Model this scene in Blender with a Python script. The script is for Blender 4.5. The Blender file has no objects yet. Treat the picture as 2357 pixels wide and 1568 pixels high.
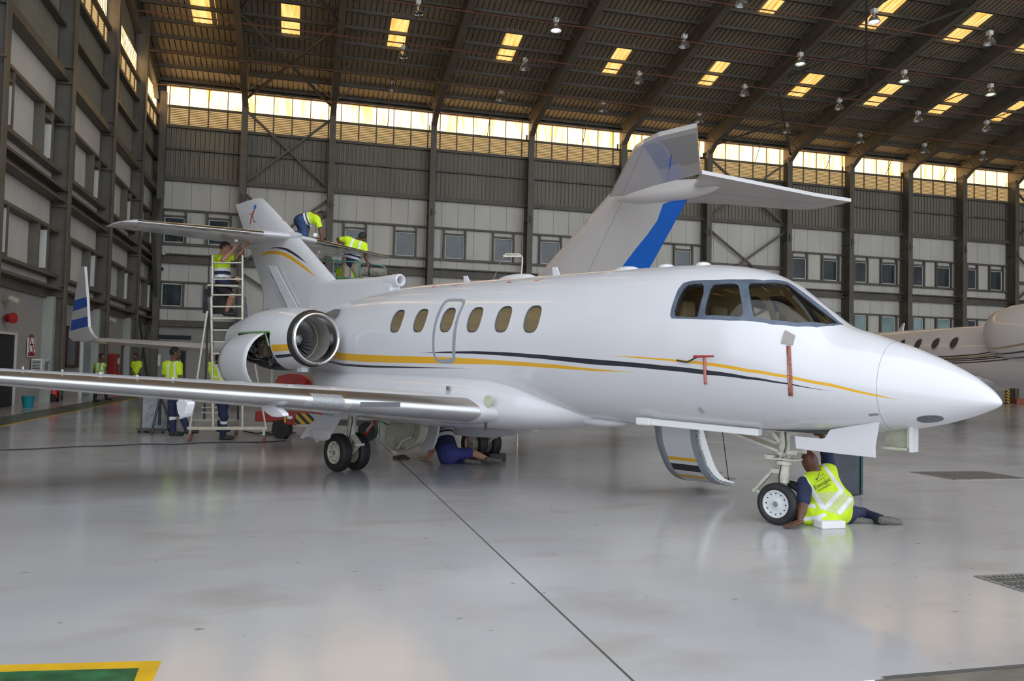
import bpy, bmesh, math, random
import numpy as np
from mathutils import Vector, Matrix
from mathutils.geometry import delaunay_2d_cdt
random.seed(7)
PI = math.pi
SC = bpy.context.scene
COL = SC.collection
# ------------------------------------------------------------------ camera model (photograph treated as 2357 x 1568)
IW, IH = 2357.0, 1568.0
FPX, PITCH, ROLL, HC = 1871.0, .0352, .0235, 1.6135
CX, CY = IW / 2, IH / 2
_f = np.array([0, math.cos(PITCH), math.sin(PITCH)])
_u = np.array([0, -math.sin(PITCH), math.cos(PITCH)])
_r = np.array([1., 0, 0])
CR = math.cos(ROLL) * _r + math.sin(ROLL) * _u
CU = -math.sin(ROLL) * _r + math.cos(ROLL) * _u
CF = _f
OC = np.array([0, 0, HC])
def ray(x, y): return (x - CX) / FPX * CR - (y - CY) / FPX * CU + CF
def on_floor(x, y, z=0.):
    d = ray(x, y); return OC + d * ((z - HC) / d[2])
def on_plane(x, y, P, n):
    d = ray(x, y); return OC + d * (((np.array(P, float) - OC) @ n) / (d @ n))
def at_depth(x, y, Y):
    d = ray(x, y); return OC + d * (Y / d[1])
# hangar frame (u along back wall, n away towards back wall)
TH, DW, UL = .2577, 54.96, -9.12
U = np.array([math.cos(TH), math.sin(TH), 0]); N = np.array([-math.sin(TH), math.cos(TH), 0])
def un(x, y, z=0):
    p = on_floor(x, y, z); return (p @ U, p @ N)
def on_back(x, y, D=DW):
    p = on_plane(x, y, N * D, N); return (p @ U, p[2])
def on_left(x, y, u=UL):
    p = on_plane(x, y, U * u, U); return (p @ N, p[2])
# business jet frame (s aft of nose, t to starboard, z up)
YAW = .7891
G0 = np.array([3.0193, 8.9647, 0])
AFT = np.array([-math.cos(YAW), math.sin(YAW), 0]); ST = np.array([-math.sin(YAW), -math.cos(YAW), 0])
NOSE = G0 - AFT * 2.05
JROT = math.atan2(AFT[1], AFT[0])
def jet(x, y, t):
    p = on_plane(x, y, NOSE + ST * t, ST); return ((p - NOSE) @ AFT, t, p[2])
def jet_loc(p): q = np.array(p) - NOSE; return (q @ AFT, q @ ST, q[2])
def jet_w(s, t, z): return NOSE + AFT * s + ST * t + np.array([0, 0, z])
# ------------------------------------------------------------------ materials
MATS = {}
def mat(name, col, rough=.5, metal=0., coat=0., noise=None, emit=0., alpha=1., trans=0., bump=0., bscale=20, ecol=None, spec=.5):
    if name in MATS: return MATS[name]
    m = bpy.data.materials.new(name); m.use_nodes = True
    nt = m.node_tree; b = nt.nodes['Principled BSDF']
    b.inputs['Base Color'].default_value = (*col, 1)
    b.inputs['Roughness'].default_value = rough
    b.inputs['Metallic'].default_value = metal
    b.inputs['Coat Weight'].default_value = coat
    b.inputs['Coat Roughness'].default_value = .06
    b.inputs['Specular IOR Level'].default_value = spec
    if trans: b.inputs['Transmission Weight'].default_value = trans
    if emit:
        b.inputs['Emission Color'].default_value = (*(ecol or col), 1)
        b.inputs['Emission Strength'].default_value = emit
    tc = nt.nodes.new('ShaderNodeTexCoord')
    if noise:
        sc, amt = noise[0], noise[1]
        n = nt.nodes.new('ShaderNodeTexNoise'); n.inputs['Scale'].default_value = sc; n.inputs['Detail'].default_value = 5
        mp = nt.nodes.new('ShaderNodeMapping')
        if len(noise) > 2: mp.inputs['Scale'].default_value = noise[2]
        nt.links.new(tc.outputs['Object'], mp.inputs[0]); nt.links.new(mp.outputs[0], n.inputs['Vector'])
        cr = nt.nodes.new('ShaderNodeValToRGB')
        cr.color_ramp.elements[0].position = .3; cr.color_ramp.elements[1].position = .7
        cr.color_ramp.elements[0].color = (*[max(0, c * (1 - amt)) for c in col], 1)
        cr.color_ramp.elements[1].color = (*[min(1, c * (1 + amt * .6)) for c in col], 1)
        nt.links.new(n.outputs['Fac'], cr.inputs[0]); nt.links.new(cr.outputs[0], b.inputs['Base Color'])
    if bump:
        n = nt.nodes.new('ShaderNodeTexNoise'); n.inputs['Scale'].default_value = bscale; n.inputs['Detail'].default_value = 3
        nt.links.new(tc.outputs['Object'], n.inputs['Vector'])
        bp = nt.nodes.new('ShaderNodeBump'); bp.inputs['Strength'].default_value = bump; bp.inputs['Distance'].default_value = .02
        nt.links.new(n.outputs['Fac'], bp.inputs['Height']); nt.links.new(bp.outputs[0], b.inputs['Normal'])
    MATS[name] = m
    return m
def glass(name, tint=(.8, .85, .8), rough=.02, opac=.25):
    if name in MATS: return MATS[name]
    m = bpy.data.materials.new(name); m.use_nodes = True
    nt = m.node_tree; nt.nodes.remove(nt.nodes['Principled BSDF'])
    out = nt.nodes['Material Output']
    tr = nt.nodes.new('ShaderNodeBsdfTransparent'); tr.inputs[0].default_value = (*tint, 1)
    gl = nt.nodes.new('ShaderNodeBsdfGlossy'); gl.inputs['Roughness'].default_value = rough
    fr = nt.nodes.new('ShaderNodeFresnel'); fr.inputs[0].default_value = 1.45
    mx = nt.nodes.new('ShaderNodeMixShader')
    nt.links.new(fr.outputs[0], mx.inputs[0]); nt.links.new(tr.outputs[0], mx.inputs[1]); nt.links.new(gl.outputs[0], mx.inputs[2])
    nt.links.new(mx.outputs[0], out.inputs[0])
    MATS[name] = m
    return m
# ------------------------------------------------------------------ mesh builder
class MB:
    def __init__(self): self.v = []; self.f = []; self.m = []; self.sm = []
    def add(self, vs, fs, m=0, smooth=False):
        o = len(self.v); self.v += [tuple(map(float, p)) for p in vs]
        for f in fs: self.f.append([o + i for i in f]); self.m.append(m); self.sm.append(smooth)
        return self
    def box(self, c, s, m=0, R=None, taper=1.):
        x, y, z = [k / 2 for k in s]
        vs = [(-x, -y, -z), (x, -y, -z), (x, y, -z), (-x, y, -z), (-x * taper, -y * taper, z), (x * taper, -y * taper, z), (x * taper, y * taper, z), (-x * taper, y * taper, z)]
        if R is not None: vs = [tuple(R @ Vector(v)) for v in vs]
        vs = [(v[0] + c[0], v[1] + c[1], v[2] + c[2]) for v in vs]
        return self.add(vs, [(3, 2, 1, 0), (4, 5, 6, 7), (0, 1, 5, 4), (1, 2, 6, 5), (2, 3, 7, 6), (3, 0, 4, 7)], m)
    def box2(self, a, b, m=0):
        return self.box([(a[i] + b[i]) / 2 for i in range(3)], [abs(b[i] - a[i]) for i in range(3)], m)
    def beam(self, p0, p1, w, h, up=(0, 0, 1), m=0):
        p0, p1 = Vector(p0), Vector(p1); d = (p1 - p0); L = d.length; d.normalize(); up = Vector(up)
        s = d.cross(up)
        if s.length < 1e-4: s = d.cross(Vector((1, 0, 0)))
        s.normalize(); up = s.cross(d)
        R = Matrix((s, d, up)).transposed()
        return self.box((p0 + p1) / 2, (w, L, h), m, R)
    def ring(self, c, ax, r, n, ry=None, up=None):
        c, ax = Vector(c), Vector(ax).normalized()
        a = Vector(up) if up else (Vector((0, 0, 1)) if abs(ax.z) < .9 else Vector((1, 0, 0)))
        x = ax.cross(a).normalized(); y = x.cross(ax).normalized()
        ry = r if ry is None else ry
        return [c + x * r * math.cos(2 * PI * i / n) + y * ry * math.sin(2 * PI * i / n) for i in range(n)]
    def loft(self, rings, m=0, smooth=True, caps=True, closed=True):
        n = len(rings[0]); vs = [p for r in rings for p in r]; fs = []
        for k in range(len(rings) - 1):
            for i in range(n if closed else n - 1):
                j = (i + 1) % n; fs.append((k * n + i, k * n + j, (k + 1) * n + j, (k + 1) * n + i))
        self.add(vs, fs, m, smooth)
        if caps:
            self.add(rings[0], [tuple(range(n))][::-1], m); self.add(rings[-1], [tuple(range(n))], m)
        return self
    def cyl(self, p0, p1, r0, r1=None, n=16, m=0, smooth=True, caps=True):
        r1 = r0 if r1 is None else r1; d = Vector(p1) - Vector(p0)
        return self.loft([self.ring(p0, d, r0, n), self.ring(p1, d, r1, n)], m, smooth, caps)
    def tube(self, pts, r, n=8, m=0, caps=True):
        pts = [Vector(p) for p in pts]; rs = []
        for i, p in enumerate(pts):
            d = (pts[min(i + 1, len(pts) - 1)] - pts[max(i - 1, 0)])
            rr = r[i] if isinstance(r, (list, tuple)) else r
            rs.append(self.ring(p, d, rr, n))
        return self.loft(rs, m, True, caps)
    def lathe(self, c, ax, prof, n=32, m=0, caps=False, up=None):
        c, ax = Vector(c), Vector(ax).normalized()
        return self.loft([self.ring(c + ax * a, ax, max(r, 1e-4), n, up=up) for a, r in prof], m, True, caps)
    def ball(self, c, r, n=12, m=0, sc=(1, 1, 1)):
        c = Vector(c); rings = []
        for k in range(n + 1):
            a = PI * k / n; rings.append([c + Vector((r * sc[0] * math.sin(a) * math.cos(2 * PI * i / (2 * n)), r * sc[1] * math.sin(a) * math.sin(2 * PI * i / (2 * n)), r * sc[2] * math.cos(a))) for i in range(2 * n)])
        return self.loft(rings, m, True, False)
    def prism(self, poly, off, m=0):  # poly: 3D points, off: extrusion vector
        n = len(poly); a = [Vector(p) for p in poly]; b = [p + Vector(off) for p in a]
        return self.add(a + b, [tuple(range(n))[::-1], tuple(range(n, 2 * n))] + [(i, (i + 1) % n, n + (i + 1) % n, n + i) for i in range(n)], m)
    def build(self, name, mats, parent=None, loc=None, rotz=0., bevel=0., fixn=True, weld=False, sharp=.7):
        me = bpy.data.meshes.new(name)
        me.from_pydata(self.v, [], self.f)
        if not isinstance(mats, (list, tuple)): mats = [mats]
        for mm in mats: me.materials.append(mm)
        me.polygons.foreach_set('material_index', self.m)
        me.polygons.foreach_set('use_smooth', self.sm)
        if fixn or weld:
            bm = bmesh.new(); bm.from_mesh(me)
            if weld: bmesh.ops.remove_doubles(bm, verts=bm.verts, dist=weld if weld is not True else 1e-4)
            if fixn: bmesh.ops.recalc_face_normals(bm, faces=bm.faces)
            bm.to_mesh(me); bm.free()
        try:
            if any(self.sm): me.set_sharp_from_angle(angle=sharp)
        except Exception: pass
        me.update()
        o = bpy.data.objects.new(name, me); COL.objects.link(o)
        if parent is not None: o.parent = parent
        if loc is not None: o.location = loc
        if rotz: o.rotation_euler = (0, 0, rotz)
        if bevel:
            b = o.modifiers.new('bevel', 'BEVEL'); b.width = bevel; b.segments = 2; b.limit_method = 'ANGLE'
        return o
def tag(o, label=None, cat=None, group=None, kind=None):
    if label: o['label'] = label
    if cat: o['category'] = cat
    if group: o['group'] = group
    if kind: o['kind'] = kind
    return o
def thing(name, label, cat, loc=(0, 0, 0), rotz=0., group=None):
    o = bpy.data.objects.new(name, None); COL.objects.link(o); o.empty_display_size = .2
    o.location = tuple(map(float, loc)); o.rotation_euler = (0, 0, rotz)
    return tag(o, label, cat, group)
def copy_tree(o, parent=None):
    c = o.copy(); COL.objects.link(c); c.parent = parent
    for ch in [k for k in bpy.data.objects if k.parent == o]: copy_tree(ch, c)
    return c
def struct(name, mb, mats, **k):
    o = mb.build(name, mats, **k); o['kind'] = 'structure'; return o
def lw(o, p):  # world point -> local of an empty with location and rotz
    d = Vector([float(k) for k in p]) - o.location
    return Matrix.Rotation(-o.rotation_euler.z, 3, 'Z') @ d
def inpoly(p, poly):
    x, y = p; c = False; n = len(poly); j = n - 1
    for i in range(n):
        xi, yi = poly[i]; xj, yj = poly[j]
        if (yi > y) != (yj > y) and x < (xj - xi) * (y - yi) / (yj - yi) + xi: c = not c
        j = i
    return c
def densify(poly, step, closed=True):
    out = []; n = len(poly)
    for i in range(n if closed else n - 1):
        a, b = poly[i], poly[(i + 1) % n]; L = math.hypot(b[0] - a[0], b[1] - a[1]); k = max(1, int(L / step))
        for q in range(k): out.append((a[0] + (b[0] - a[0]) * q / k, a[1] + (b[1] - a[1]) * q / k))
    if not closed: out.append(poly[-1])
    return out
def smoothpoly(poly, it=2):
    for _ in range(it):
        q = []; n = len(poly)
        for i in range(n):
            a, b = poly[i], poly[(i + 1) % n]
            q += [(a[0] * .75 + b[0] * .25, a[1] * .75 + b[1] * .25), (a[0] * .25 + b[0] * .75, a[1] * .25 + b[1] * .75)]
        poly = q
    return poly
skipf = None
def cdt_mesh(outline, holes, regions, gx, gy, step):
    """2D triangulation: outline polygon, holes, material regions [(poly, mat)], interior grid gx x gy."""
    pts = []; edges = []
    def addpoly(poly):
        o = len(pts); pts.extend(poly); n = len(poly); edges.extend([(o + i, o + (i + 1) % n) for i in range(n)])
    ol = densify(outline, step); addpoly(ol)
    H = [densify(h, step) for h in holes]
    for h in H: addpoly(h)
    R = [(densify(p, step), m) for p, m in regions]
    for p, m in R: addpoly(p)
    hb = [(min(q[0] for q in h), max(q[0] for q in h), min(q[1] for q in h), max(q[1] for q in h)) for h in H]
    rb = [(min(q[0] for q in h), max(q[0] for q in h), min(q[1] for q in h), max(q[1] for q in h)) for h, m in R]
    rectish = len(outline) == 4
    for x in gx:
        for y in gy:
            if rectish or inpoly((x, y), outline): pts.append((x, y))
    res = delaunay_2d_cdt([Vector(p) for p in pts], edges, [], 0, 1e-6)
    vs = res[0]; fs = []; ms = []
    for f in res[2]:
        c = (sum(vs[i][0] for i in f) / len(f), sum(vs[i][1] for i in f) / len(f))
        if not rectish and not inpoly(c, ol): continue
        if any(b[0] <= c[0] <= b[1] and b[2] <= c[1] <= b[3] and inpoly(c, h) for h, b in zip(H, hb)): continue
        m = 0
        for (p, mm), b in zip(R, rb):
            if b[0] <= c[0] <= b[1] and b[2] <= c[1] <= b[3] and inpoly(c, p):
                if mm < 0: m = -mm if not (skipf and skipf(c)) else m
                else: m = mm
        fs.append(tuple(f)); ms.append(m)
    return [(v[0], v[1]) for v in vs], fs, ms
def pchip(xs, ys):
    xs = np.array(xs, float); ys = np.array(ys, float); h = np.diff(xs); d = np.diff(ys) / h; n = len(xs)
    m = np.zeros(n); m[0] = d[0]; m[-1] = d[-1]
    for i in range(1, n - 1):
        if d[i - 1] * d[i] > 0:
            w1 = 2 * h[i] + h[i - 1]; w2 = h[i] + 2 * h[i - 1]; m[i] = (w1 + w2) / (w1 / d[i - 1] + w2 / d[i])
    def f(x):
        x = min(max(x, xs[0]), xs[-1]); i = min(max(int(np.searchsorted(xs, x) - 1), 0), n - 2)
        t = (x - xs[i]) / h[i]
        return float(ys[i] * (2 * t**3 - 3 * t * t + 1) + m[i] * h[i] * (t**3 - 2 * t * t + t) + ys[i + 1] * (-2 * t**3 + 3 * t * t) + m[i + 1] * h[i] * (t**3 - t * t))
    return f
# materials used everywhere
WHITE = mat('white_aircraft_paint', (.70, .695, .73), .26, coat=.6, noise=(1.2, .03))
WHITE2 = mat('dull_white_paint', (.62, .60, .60), .4, coat=.3, noise=(.8, .05))
GOLD = mat('gold_yellow_paint', (.80, .42, .012), .3, coat=.5)
BLACK = mat('black_paint', (.015, .017, .03), .3, coat=.5)
GREYP = mat('grey_door_outline_paint', (.30, .33, .37), .4)
FRAME = mat('blue_grey_window_frame', (.10, .125, .175), .4, noise=(9, .25))
CHROME = mat('polished_metal', (.80, .80, .80), .13, metal=1., noise=(3, .12))
LEMETAL = mat('brushed_leading_edge_metal', (.60, .60, .61), .36, metal=1., noise=(2, .12, (1, 1, 1)))
STEEL = mat('worn_steel', (.45, .45, .44), .35, metal=.9, noise=(12, .2))
DARK = mat('dark_cavity', (.02, .02, .022), .7)
RUBBER = mat('tyre_rubber', (.022, .022, .025), .62, noise=(18, .3))
CREAM = mat('cream_gear_paint', (.66, .64, .55), .4, noise=(14, .22))
PRIMER = mat('cream_primer_inside', (.52, .52, .40), .5, noise=(9, .22))
PANEL = mat('panel_line_grey', (.42, .43, .46), .5)
REDTAG = mat('red_streamer_cloth', (.55, .03, .02), .7, noise=(30, .3))
WHT = mat('plain_white', (.85, .85, .85), .5)
REDP = mat('red_machine_paint', (.33, .015, .012), .4, noise=(6, .25))
SCREEN = mat('black_plastic', (.02, .02, .022), .4)
# ------------------------------------------------------------------ hangar
RTA = math.tan(.235)
ZE = 19.3
def roofz(n): return ZE + (DW - n) * RTA
NF = 3.75        # threshold of the hangar door
UR = 70.
STL = mat('brown_grey_steel', (.125, .108, .086), .55, noise=(1.5, .2))
STL2 = mat('dark_steel_and_rib_shade', (.075, .066, .055), .6, noise=(1.5, .2))
SHEET = mat('grey_profiled_sheet', (.215, .195, .15), .55, noise=(.6, .15, (1, 1, .15)))
ROOFM = mat('roof_sheet_underside', (.25, .205, .145), .6, noise=(.5, .2))
WPAN = mat('off_white_wall_panel', (.60, .58, .53), .55, noise=(.7, .12, (1, 1, .3)))
WLOW = mat('grey_rendered_wall', (.33, .31, .29), .7, noise=(.5, .1))
LOUV = mat('translucent_louvre', (.45, .32, .15), .6, emit=.55, ecol=(.90, .62, .28), noise=(1.5, .2))
LOUVB = mat('louvre_box_frame', (.17, .12, .06), .6)
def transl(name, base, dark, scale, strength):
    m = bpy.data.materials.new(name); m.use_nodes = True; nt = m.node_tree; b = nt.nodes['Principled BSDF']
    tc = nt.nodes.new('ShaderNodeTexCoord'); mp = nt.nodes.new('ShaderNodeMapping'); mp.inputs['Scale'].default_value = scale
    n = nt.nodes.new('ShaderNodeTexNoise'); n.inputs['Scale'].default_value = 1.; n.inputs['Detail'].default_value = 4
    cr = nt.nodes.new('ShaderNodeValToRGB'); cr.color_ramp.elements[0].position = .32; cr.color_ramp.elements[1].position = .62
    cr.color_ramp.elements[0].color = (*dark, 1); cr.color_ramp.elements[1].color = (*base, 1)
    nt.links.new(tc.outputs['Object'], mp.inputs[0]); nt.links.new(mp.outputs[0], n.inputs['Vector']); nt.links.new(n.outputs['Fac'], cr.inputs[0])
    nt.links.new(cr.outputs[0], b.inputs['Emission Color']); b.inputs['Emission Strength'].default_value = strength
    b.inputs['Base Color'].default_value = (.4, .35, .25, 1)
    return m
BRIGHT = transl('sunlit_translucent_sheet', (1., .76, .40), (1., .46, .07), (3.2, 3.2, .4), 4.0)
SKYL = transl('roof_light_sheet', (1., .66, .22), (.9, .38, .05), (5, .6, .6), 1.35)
FL = bpy.data.materials.new('grey_epoxy_floor'); FL.use_nodes = True
nt = FL.node_tree; b = nt.nodes['Principled BSDF']
tc = nt.nodes.new('ShaderNodeTexCoord')
def nz(scale, sc, det=6):
    mp = nt.nodes.new('ShaderNodeMapping'); mp.inputs['Scale'].default_value = sc; n = nt.nodes.new('ShaderNodeTexNoise')
    n.inputs['Scale'].default_value = scale; n.inputs['Detail'].default_value = det
    nt.links.new(tc.outputs['Object'], mp.inputs[0]); nt.links.new(mp.outputs[0], n.inputs['Vector']); return n
n1 = nz(.35, (1, 1, 1)); c1 = nt.nodes.new('ShaderNodeValToRGB'); c1.color_ramp.elements[0].position = .3; c1.color_ramp.elements[1].position = .7
c1.color_ramp.elements[0].color = (.40, .385, .40, 1); c1.color_ramp.elements[1].color = (.53, .51, .50, 1)
nt.links.new(n1.outputs['Fac'], c1.inputs[0])
n2 = nz(.9, (.8, 1.6, 1), 10); c2 = nt.nodes.new('ShaderNodeValToRGB'); c2.color_ramp.elements[0].position = .30; c2.color_ramp.elements[1].position = .46
c2.color_ramp.elements[0].color = (.86, .83, .78, 1); c2.color_ramp.elements[1].color = (1, 1, 1, 1)
nt.links.new(n2.outputs['Fac'], c2.inputs[0])
n3 = nz(7., (1, 1.5, 1), 3); c3 = nt.nodes.new('ShaderNodeValToRGB'); c3.color_ramp.elements[0].position = .24; c3.color_ramp.elements[1].position = .30
c3.color_ramp.elements[0].color = (.5, .5, .48, 1); c3.color_ramp.elements[1].color = (1, 1, 1, 1)
nt.links.new(n3.outputs['Fac'], c3.inputs[0])
m1 = nt.nodes.new('ShaderNodeMix'); m1.data_type = 'RGBA'; m1.blend_type = 'MULTIPLY'; m1.inputs[0].default_value = 1
m2 = nt.nodes.new('ShaderNodeMix'); m2.data_type = 'RGBA'; m2.blend_type = 'MULTIPLY'; m2.inputs[0].default_value = 1
nt.links.new(c1.outputs[0], m1.inputs[6]); nt.links.new(c2.outputs[0], m1.inputs[7])
nt.links.new(m1.outputs[2], m2.inputs[6]); nt.links.new(c3.outputs[0], m2.inputs[7]); nt.links.new(m2.outputs[2], b.inputs['Base Color'])
cr = nt.nodes.new('ShaderNodeMapRange'); cr.inputs[3].default_value = .10; cr.inputs[4].default_value = .22
n4 = nz(.8, (1, 1, 1)); nt.links.new(n4.outputs['Fac'], cr.inputs[0]); nt.links.new(cr.outputs[0], b.inputs['Roughness'])
n5 = nz(1.6, (1, 1, 1), 2); bp = nt.nodes.new('ShaderNodeBump'); bp.inputs['Strength'].default_value = .12; bp.inputs['Distance'].default_value = .01
nt.links.new(n5.outputs['Fac'], bp.inputs['Height']); nt.links.new(bp.outputs[0], b.inputs['Normal'])
b.inputs['Specular IOR Level'].default_value = .5
YEL = mat('yellow_floor_paint', (.72, .42, .01), .35, noise=(4, .15))
GRN = mat('green_floor_paint', (.022, .12, .045), .35, noise=(9, .5))
GRN2 = mat('worn_green_walkway_paint', (.10, .12, .085), .35, noise=(2, .3))
JOINT = mat('dark_joint_filler', (.09, .085, .08), .8)
RAIL = mat('rusty_door_rail', (.17, .15, .12), .7, noise=(5, .3))
regs = []
regs.append(([un(-400, 1541), un(372, 1521), un(325, 1630), un(-400, 1640)], 1))
regs.append(([un(-400, 1558), un(320, 1538), un(285, 1630), un(-400, 1640)], 2))
regs.append(([(1.741, NF), (1.759, NF), (1.759, DW), (1.741, DW)], 3))
regs.append(([(-7.75, 12), (-6.75, 12), (-6.5, DW), (-7.5, DW)], 4))
regs.append(([(-6.75, 12), (-6.62, 12), (-6.38, DW), (-6.5, DW)], 1))
u0, n0_ = un(2070, 1568)
regs.append(([(3.1, 3.75), (3.11, 3.79), (UR, 3.79), (UR, 3.75)], 3))
vs, fs, ms = cdt_mesh([(UL - .3, NF), (UR, NF), (UR, DW), (UL - .3, DW)], [], regs, [], [], 8.)
mb = MB(); mb.add([(x, y, 0) for x, y in vs], fs)
mb.m = ms
struct('floor', mb, [FL, YEL, GRN, JOINT, GRN2], rotz=TH)
mb = MB(); mb.box2((UL - .3, NF, -.4), (UR, NF + .002, -.001)); 
mb = MB().box2((-90, -90, -.3), (150, NF - .0, -.015)); APR = mat('pale_concrete_apron', (.42, .41, .39), .8, noise=(.3, .15))
struct('ground', mb, APR, rotz=TH)
mb = MB().box2((3.05, NF - .7, -.2), (UR, NF + .02, -.0015)); struct('trim_1', mb, RAIL, rotz=TH)
# --- columns' stations along the back wall
flp = [(564, 269), (766.5, 284), (999, 303), (1224.5, 321), (1437, 342), (1635, 364), (1819, 382), (1962, 398), (2096.5, 415), (2221.5, 427), (2341.5, 445)]
CU_ = [UL + .25] + [on_back(x, y, 54.0)[0] for x, y in flp] + [63.0, 68.2]
# --- back wall: rendered base, smooth panels, ribbed sheet, louvre band, bright translucent band
mb = MB()
mb.box2((UL - .3, DW, 0), (UR, DW + .25, 3.8), 0)
u = UL
while u < UR:      # smooth white panels with joints
    mb.box2((u, DW, 4.2), (min(u + 1.13, UR), DW + .1, 13.0), 1); u += 1.15
mb.box2((UL, DW + .03, 3.8), (UR, DW + .12, 13.), 2)
mb.box2((UL, DW + .05, 13.0), (UR, DW + .1, 16.5), 3)
u = UL
while u < UR:
    mb.box2((u, DW - .02, 13.), (u + .07, DW + .06, 16.5), 3); mb.box2((u + .07, DW + .03, 13.), (u + .10, DW + .056, 16.5), 4); u += .29
mb.box2((UL, DW + .1, 16.5), (UR, DW + .15, ZE + .4), 4)
struct('wall_back', mb, [WLOW, WPAN, STL2, SHEET, DARK], rotz=TH)
tn = [2]
def trim(mb, mats=STL, **k):
    o = struct('trim_%d' % tn[0], mb, mats, rotz=TH, **k); tn[0] += 1; return o
wn = [1]
def girt(p0, p1, d, h, m=0):   # channel along the wall: p0,p1 (u,n,z) ; d depth towards room
    return None
# --- girts on the back wall, one object per bay; window units
WPX = {1: [(377, 424), (479, 527)], 3: [(793, 839), (910, 954)], 4: [(1023.7, 1068), (1137, 1179)], 5: [(1244, 1288), None], 6: [(1553, 1590), None],
       8: [(1823, 1854), (1893, 1926)], 9: [(1966, 1993), (2028, 2060)], 10: [(2100, 2123), (2155, 2185)], 11: [(2225, 2245), (2277, 2304)]}
GLS = mat('dark_office_glass', (.05, .065, .075), .06, coat=.3, noise=(.8, .5))
GLB = mat('pale_window_pane', (.30, .42, .42), .12, noise=(.4, .5))
WFR = mat('white_window_frame', (.62, .62, .58), .5)
def window(u0, u1, z0, z1, n, face='back', pane=GLS, w=.06):
    """framed window; face 'back' looks to -n, 'left' looks to +u (then u0,u1 are n values and n is u)."""
    def P(a, b, c):
        return (a, n - b, c) if face == 'back' else (n + b, a, c)
    f = MB()
    def bx(a0, a1, b0, b1, c0, c1, m=0, t=None):
        t = t or f; t.box2(P(a0, b0, c0), P(a1, b1, c1), m)
    bx(u0, u1, 0, .1, z0, z0 + w); bx(u0, u1, 0, .1, z1 - w, z1); bx(u0, u0 + w, 0, .1, z0, z1); bx(u1 - w, u1, 0, .1, z0, z1)
    root = struct('window_%d' % wn[0], f, [WFR], rotz=TH); wn[0] += 1
    g = MB(); bx(u0 + w, u1 - w, .01, .03, z0 + w, z1 - w, 0, g)
    g.build('window_pane', pane, parent=root)
    return root
for k in range(len(CU_) - 1):
    a, c = CU_[k] + .02, CU_[k + 1] - .02
    mb = MB()
    for (z0, z1, d) in ((16.42, 16.6, .2), (15.02, 15.14, .2), (13.0, 13.28, .32), (17.68, 17.82, .22)):
        mb.box2((a, DW - d, z0), (c, DW, z1)); 
    mb.box2((a, DW - .36, 7.78), (c, DW, 7.86)); mb.box2((a, DW - .36, 8.3), (c, DW, 8.38)); mb.box2((a, DW - .1, 7.86), (c, DW, 8.3))
    mb.box2((a, DW - .4, 3.8), (c, DW, 3.9)); mb.box2((a, DW - .2, 3.9), (c, DW, 4.2))
    braced = k in (1, 6, 11)
    if braced: mb.box2((a, DW - .2, 9.7), (c, DW, 9.95))
    else:
        for (z0, z1) in ((8.93, 9.08), (11.1, 11.22), (4.93, 5.05), (6.55, 6.66)):
            mb.box2((a, DW - .22, z0), (c, DW, z1))
    # posts around windows
    if not braced:
        kk = k + 1 if k < 2 else k + 1
        ws = WPX.get(k + 1 if k else 1)
        key = {0: 1, 2: 3, 3: 4, 4: 5, 5: 6, 7: 8, 8: 9, 9: 10, 10: 11}.get(k)
        L = c - a
        if key:
            pos = []
            for q in WPX[key]:
                if q: pos.append((on_back(q[0], 550)[0], on_back(q[1], 550)[0]))
            if len(pos) == 1:
                other = (a + c) - pos[0][0], (a + c) - pos[0][1]
                pos.append((min(other), max(other)))
        else: pos = [(a + .6, a + 1.8), (c - 1.8, c - .6)]
        for (w0, w1) in pos:
            w0 = max(w0, a + .05) if key in (8, 9, 10, 11) else w0
            for x in (w0 - .14, w1 + .02): mb.box2((x, DW - .2, 9.05), (x + .12, DW, 11.1)); mb.box2((x, DW - .2, 5.05), (x + .12, DW, 6.55))
            mb.box2((w0, DW - .2, 10.72), (w1, DW, 10.82))
            window(w0, w1, 9.1, 10.7, DW)
            window(w0, w1, 5.07, 6.5, DW, pane=GLB if key in (9, 10) else GLS)
    trim(mb)
    # louvre boxes and bright sheet per bay
    mb = MB(); f = MB(); step = 1.165; u = a
    zs = np.arange(16.62, 17.64, .11)
    for z in zs: f.add([(a, DW - .05, z), (c, DW - .05, z), (c, DW - .11, z + .055), (a, DW - .11, z + .055)], [(0, 1, 2, 3)], 0)
    u = a + .5
    while u < c: f.box2((u, DW - .14, 16.6), (u + .09, DW - .02, 17.68), 1); u += step
    o = struct('window_%d' % wn[0], f, [LOUV, LOUVB], rotz=TH, fixn=False); wn[0] += 1
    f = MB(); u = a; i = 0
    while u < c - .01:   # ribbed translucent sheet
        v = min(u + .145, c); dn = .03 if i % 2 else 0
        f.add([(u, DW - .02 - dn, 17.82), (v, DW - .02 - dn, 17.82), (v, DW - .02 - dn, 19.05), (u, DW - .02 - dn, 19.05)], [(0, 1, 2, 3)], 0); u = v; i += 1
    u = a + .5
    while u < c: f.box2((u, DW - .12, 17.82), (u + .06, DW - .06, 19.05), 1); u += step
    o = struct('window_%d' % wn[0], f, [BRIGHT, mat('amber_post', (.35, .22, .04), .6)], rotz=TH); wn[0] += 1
    # eave gutter
    mb = MB().box2((a, DW - .5, 19.02), (c, DW, 19.12)); mb.box2((a, DW - .25, 19.12), (c, DW - .2, 19.35)); trim(mb)
# wall bracing crosses
for k in (1, 6, 11):
    a, c = CU_[k], CU_[k + 1]
    for (za, zb) in ((17.9, 13.1), (12.6, 7.9), (7.4, 3.9)):
        mb = MB().beam((a, DW - .35, za), (c, DW - .35, zb), .14, .14); mb.beam((c, DW - .42, za), (a, DW - .42, zb), .14, .14); trim(mb)
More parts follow.
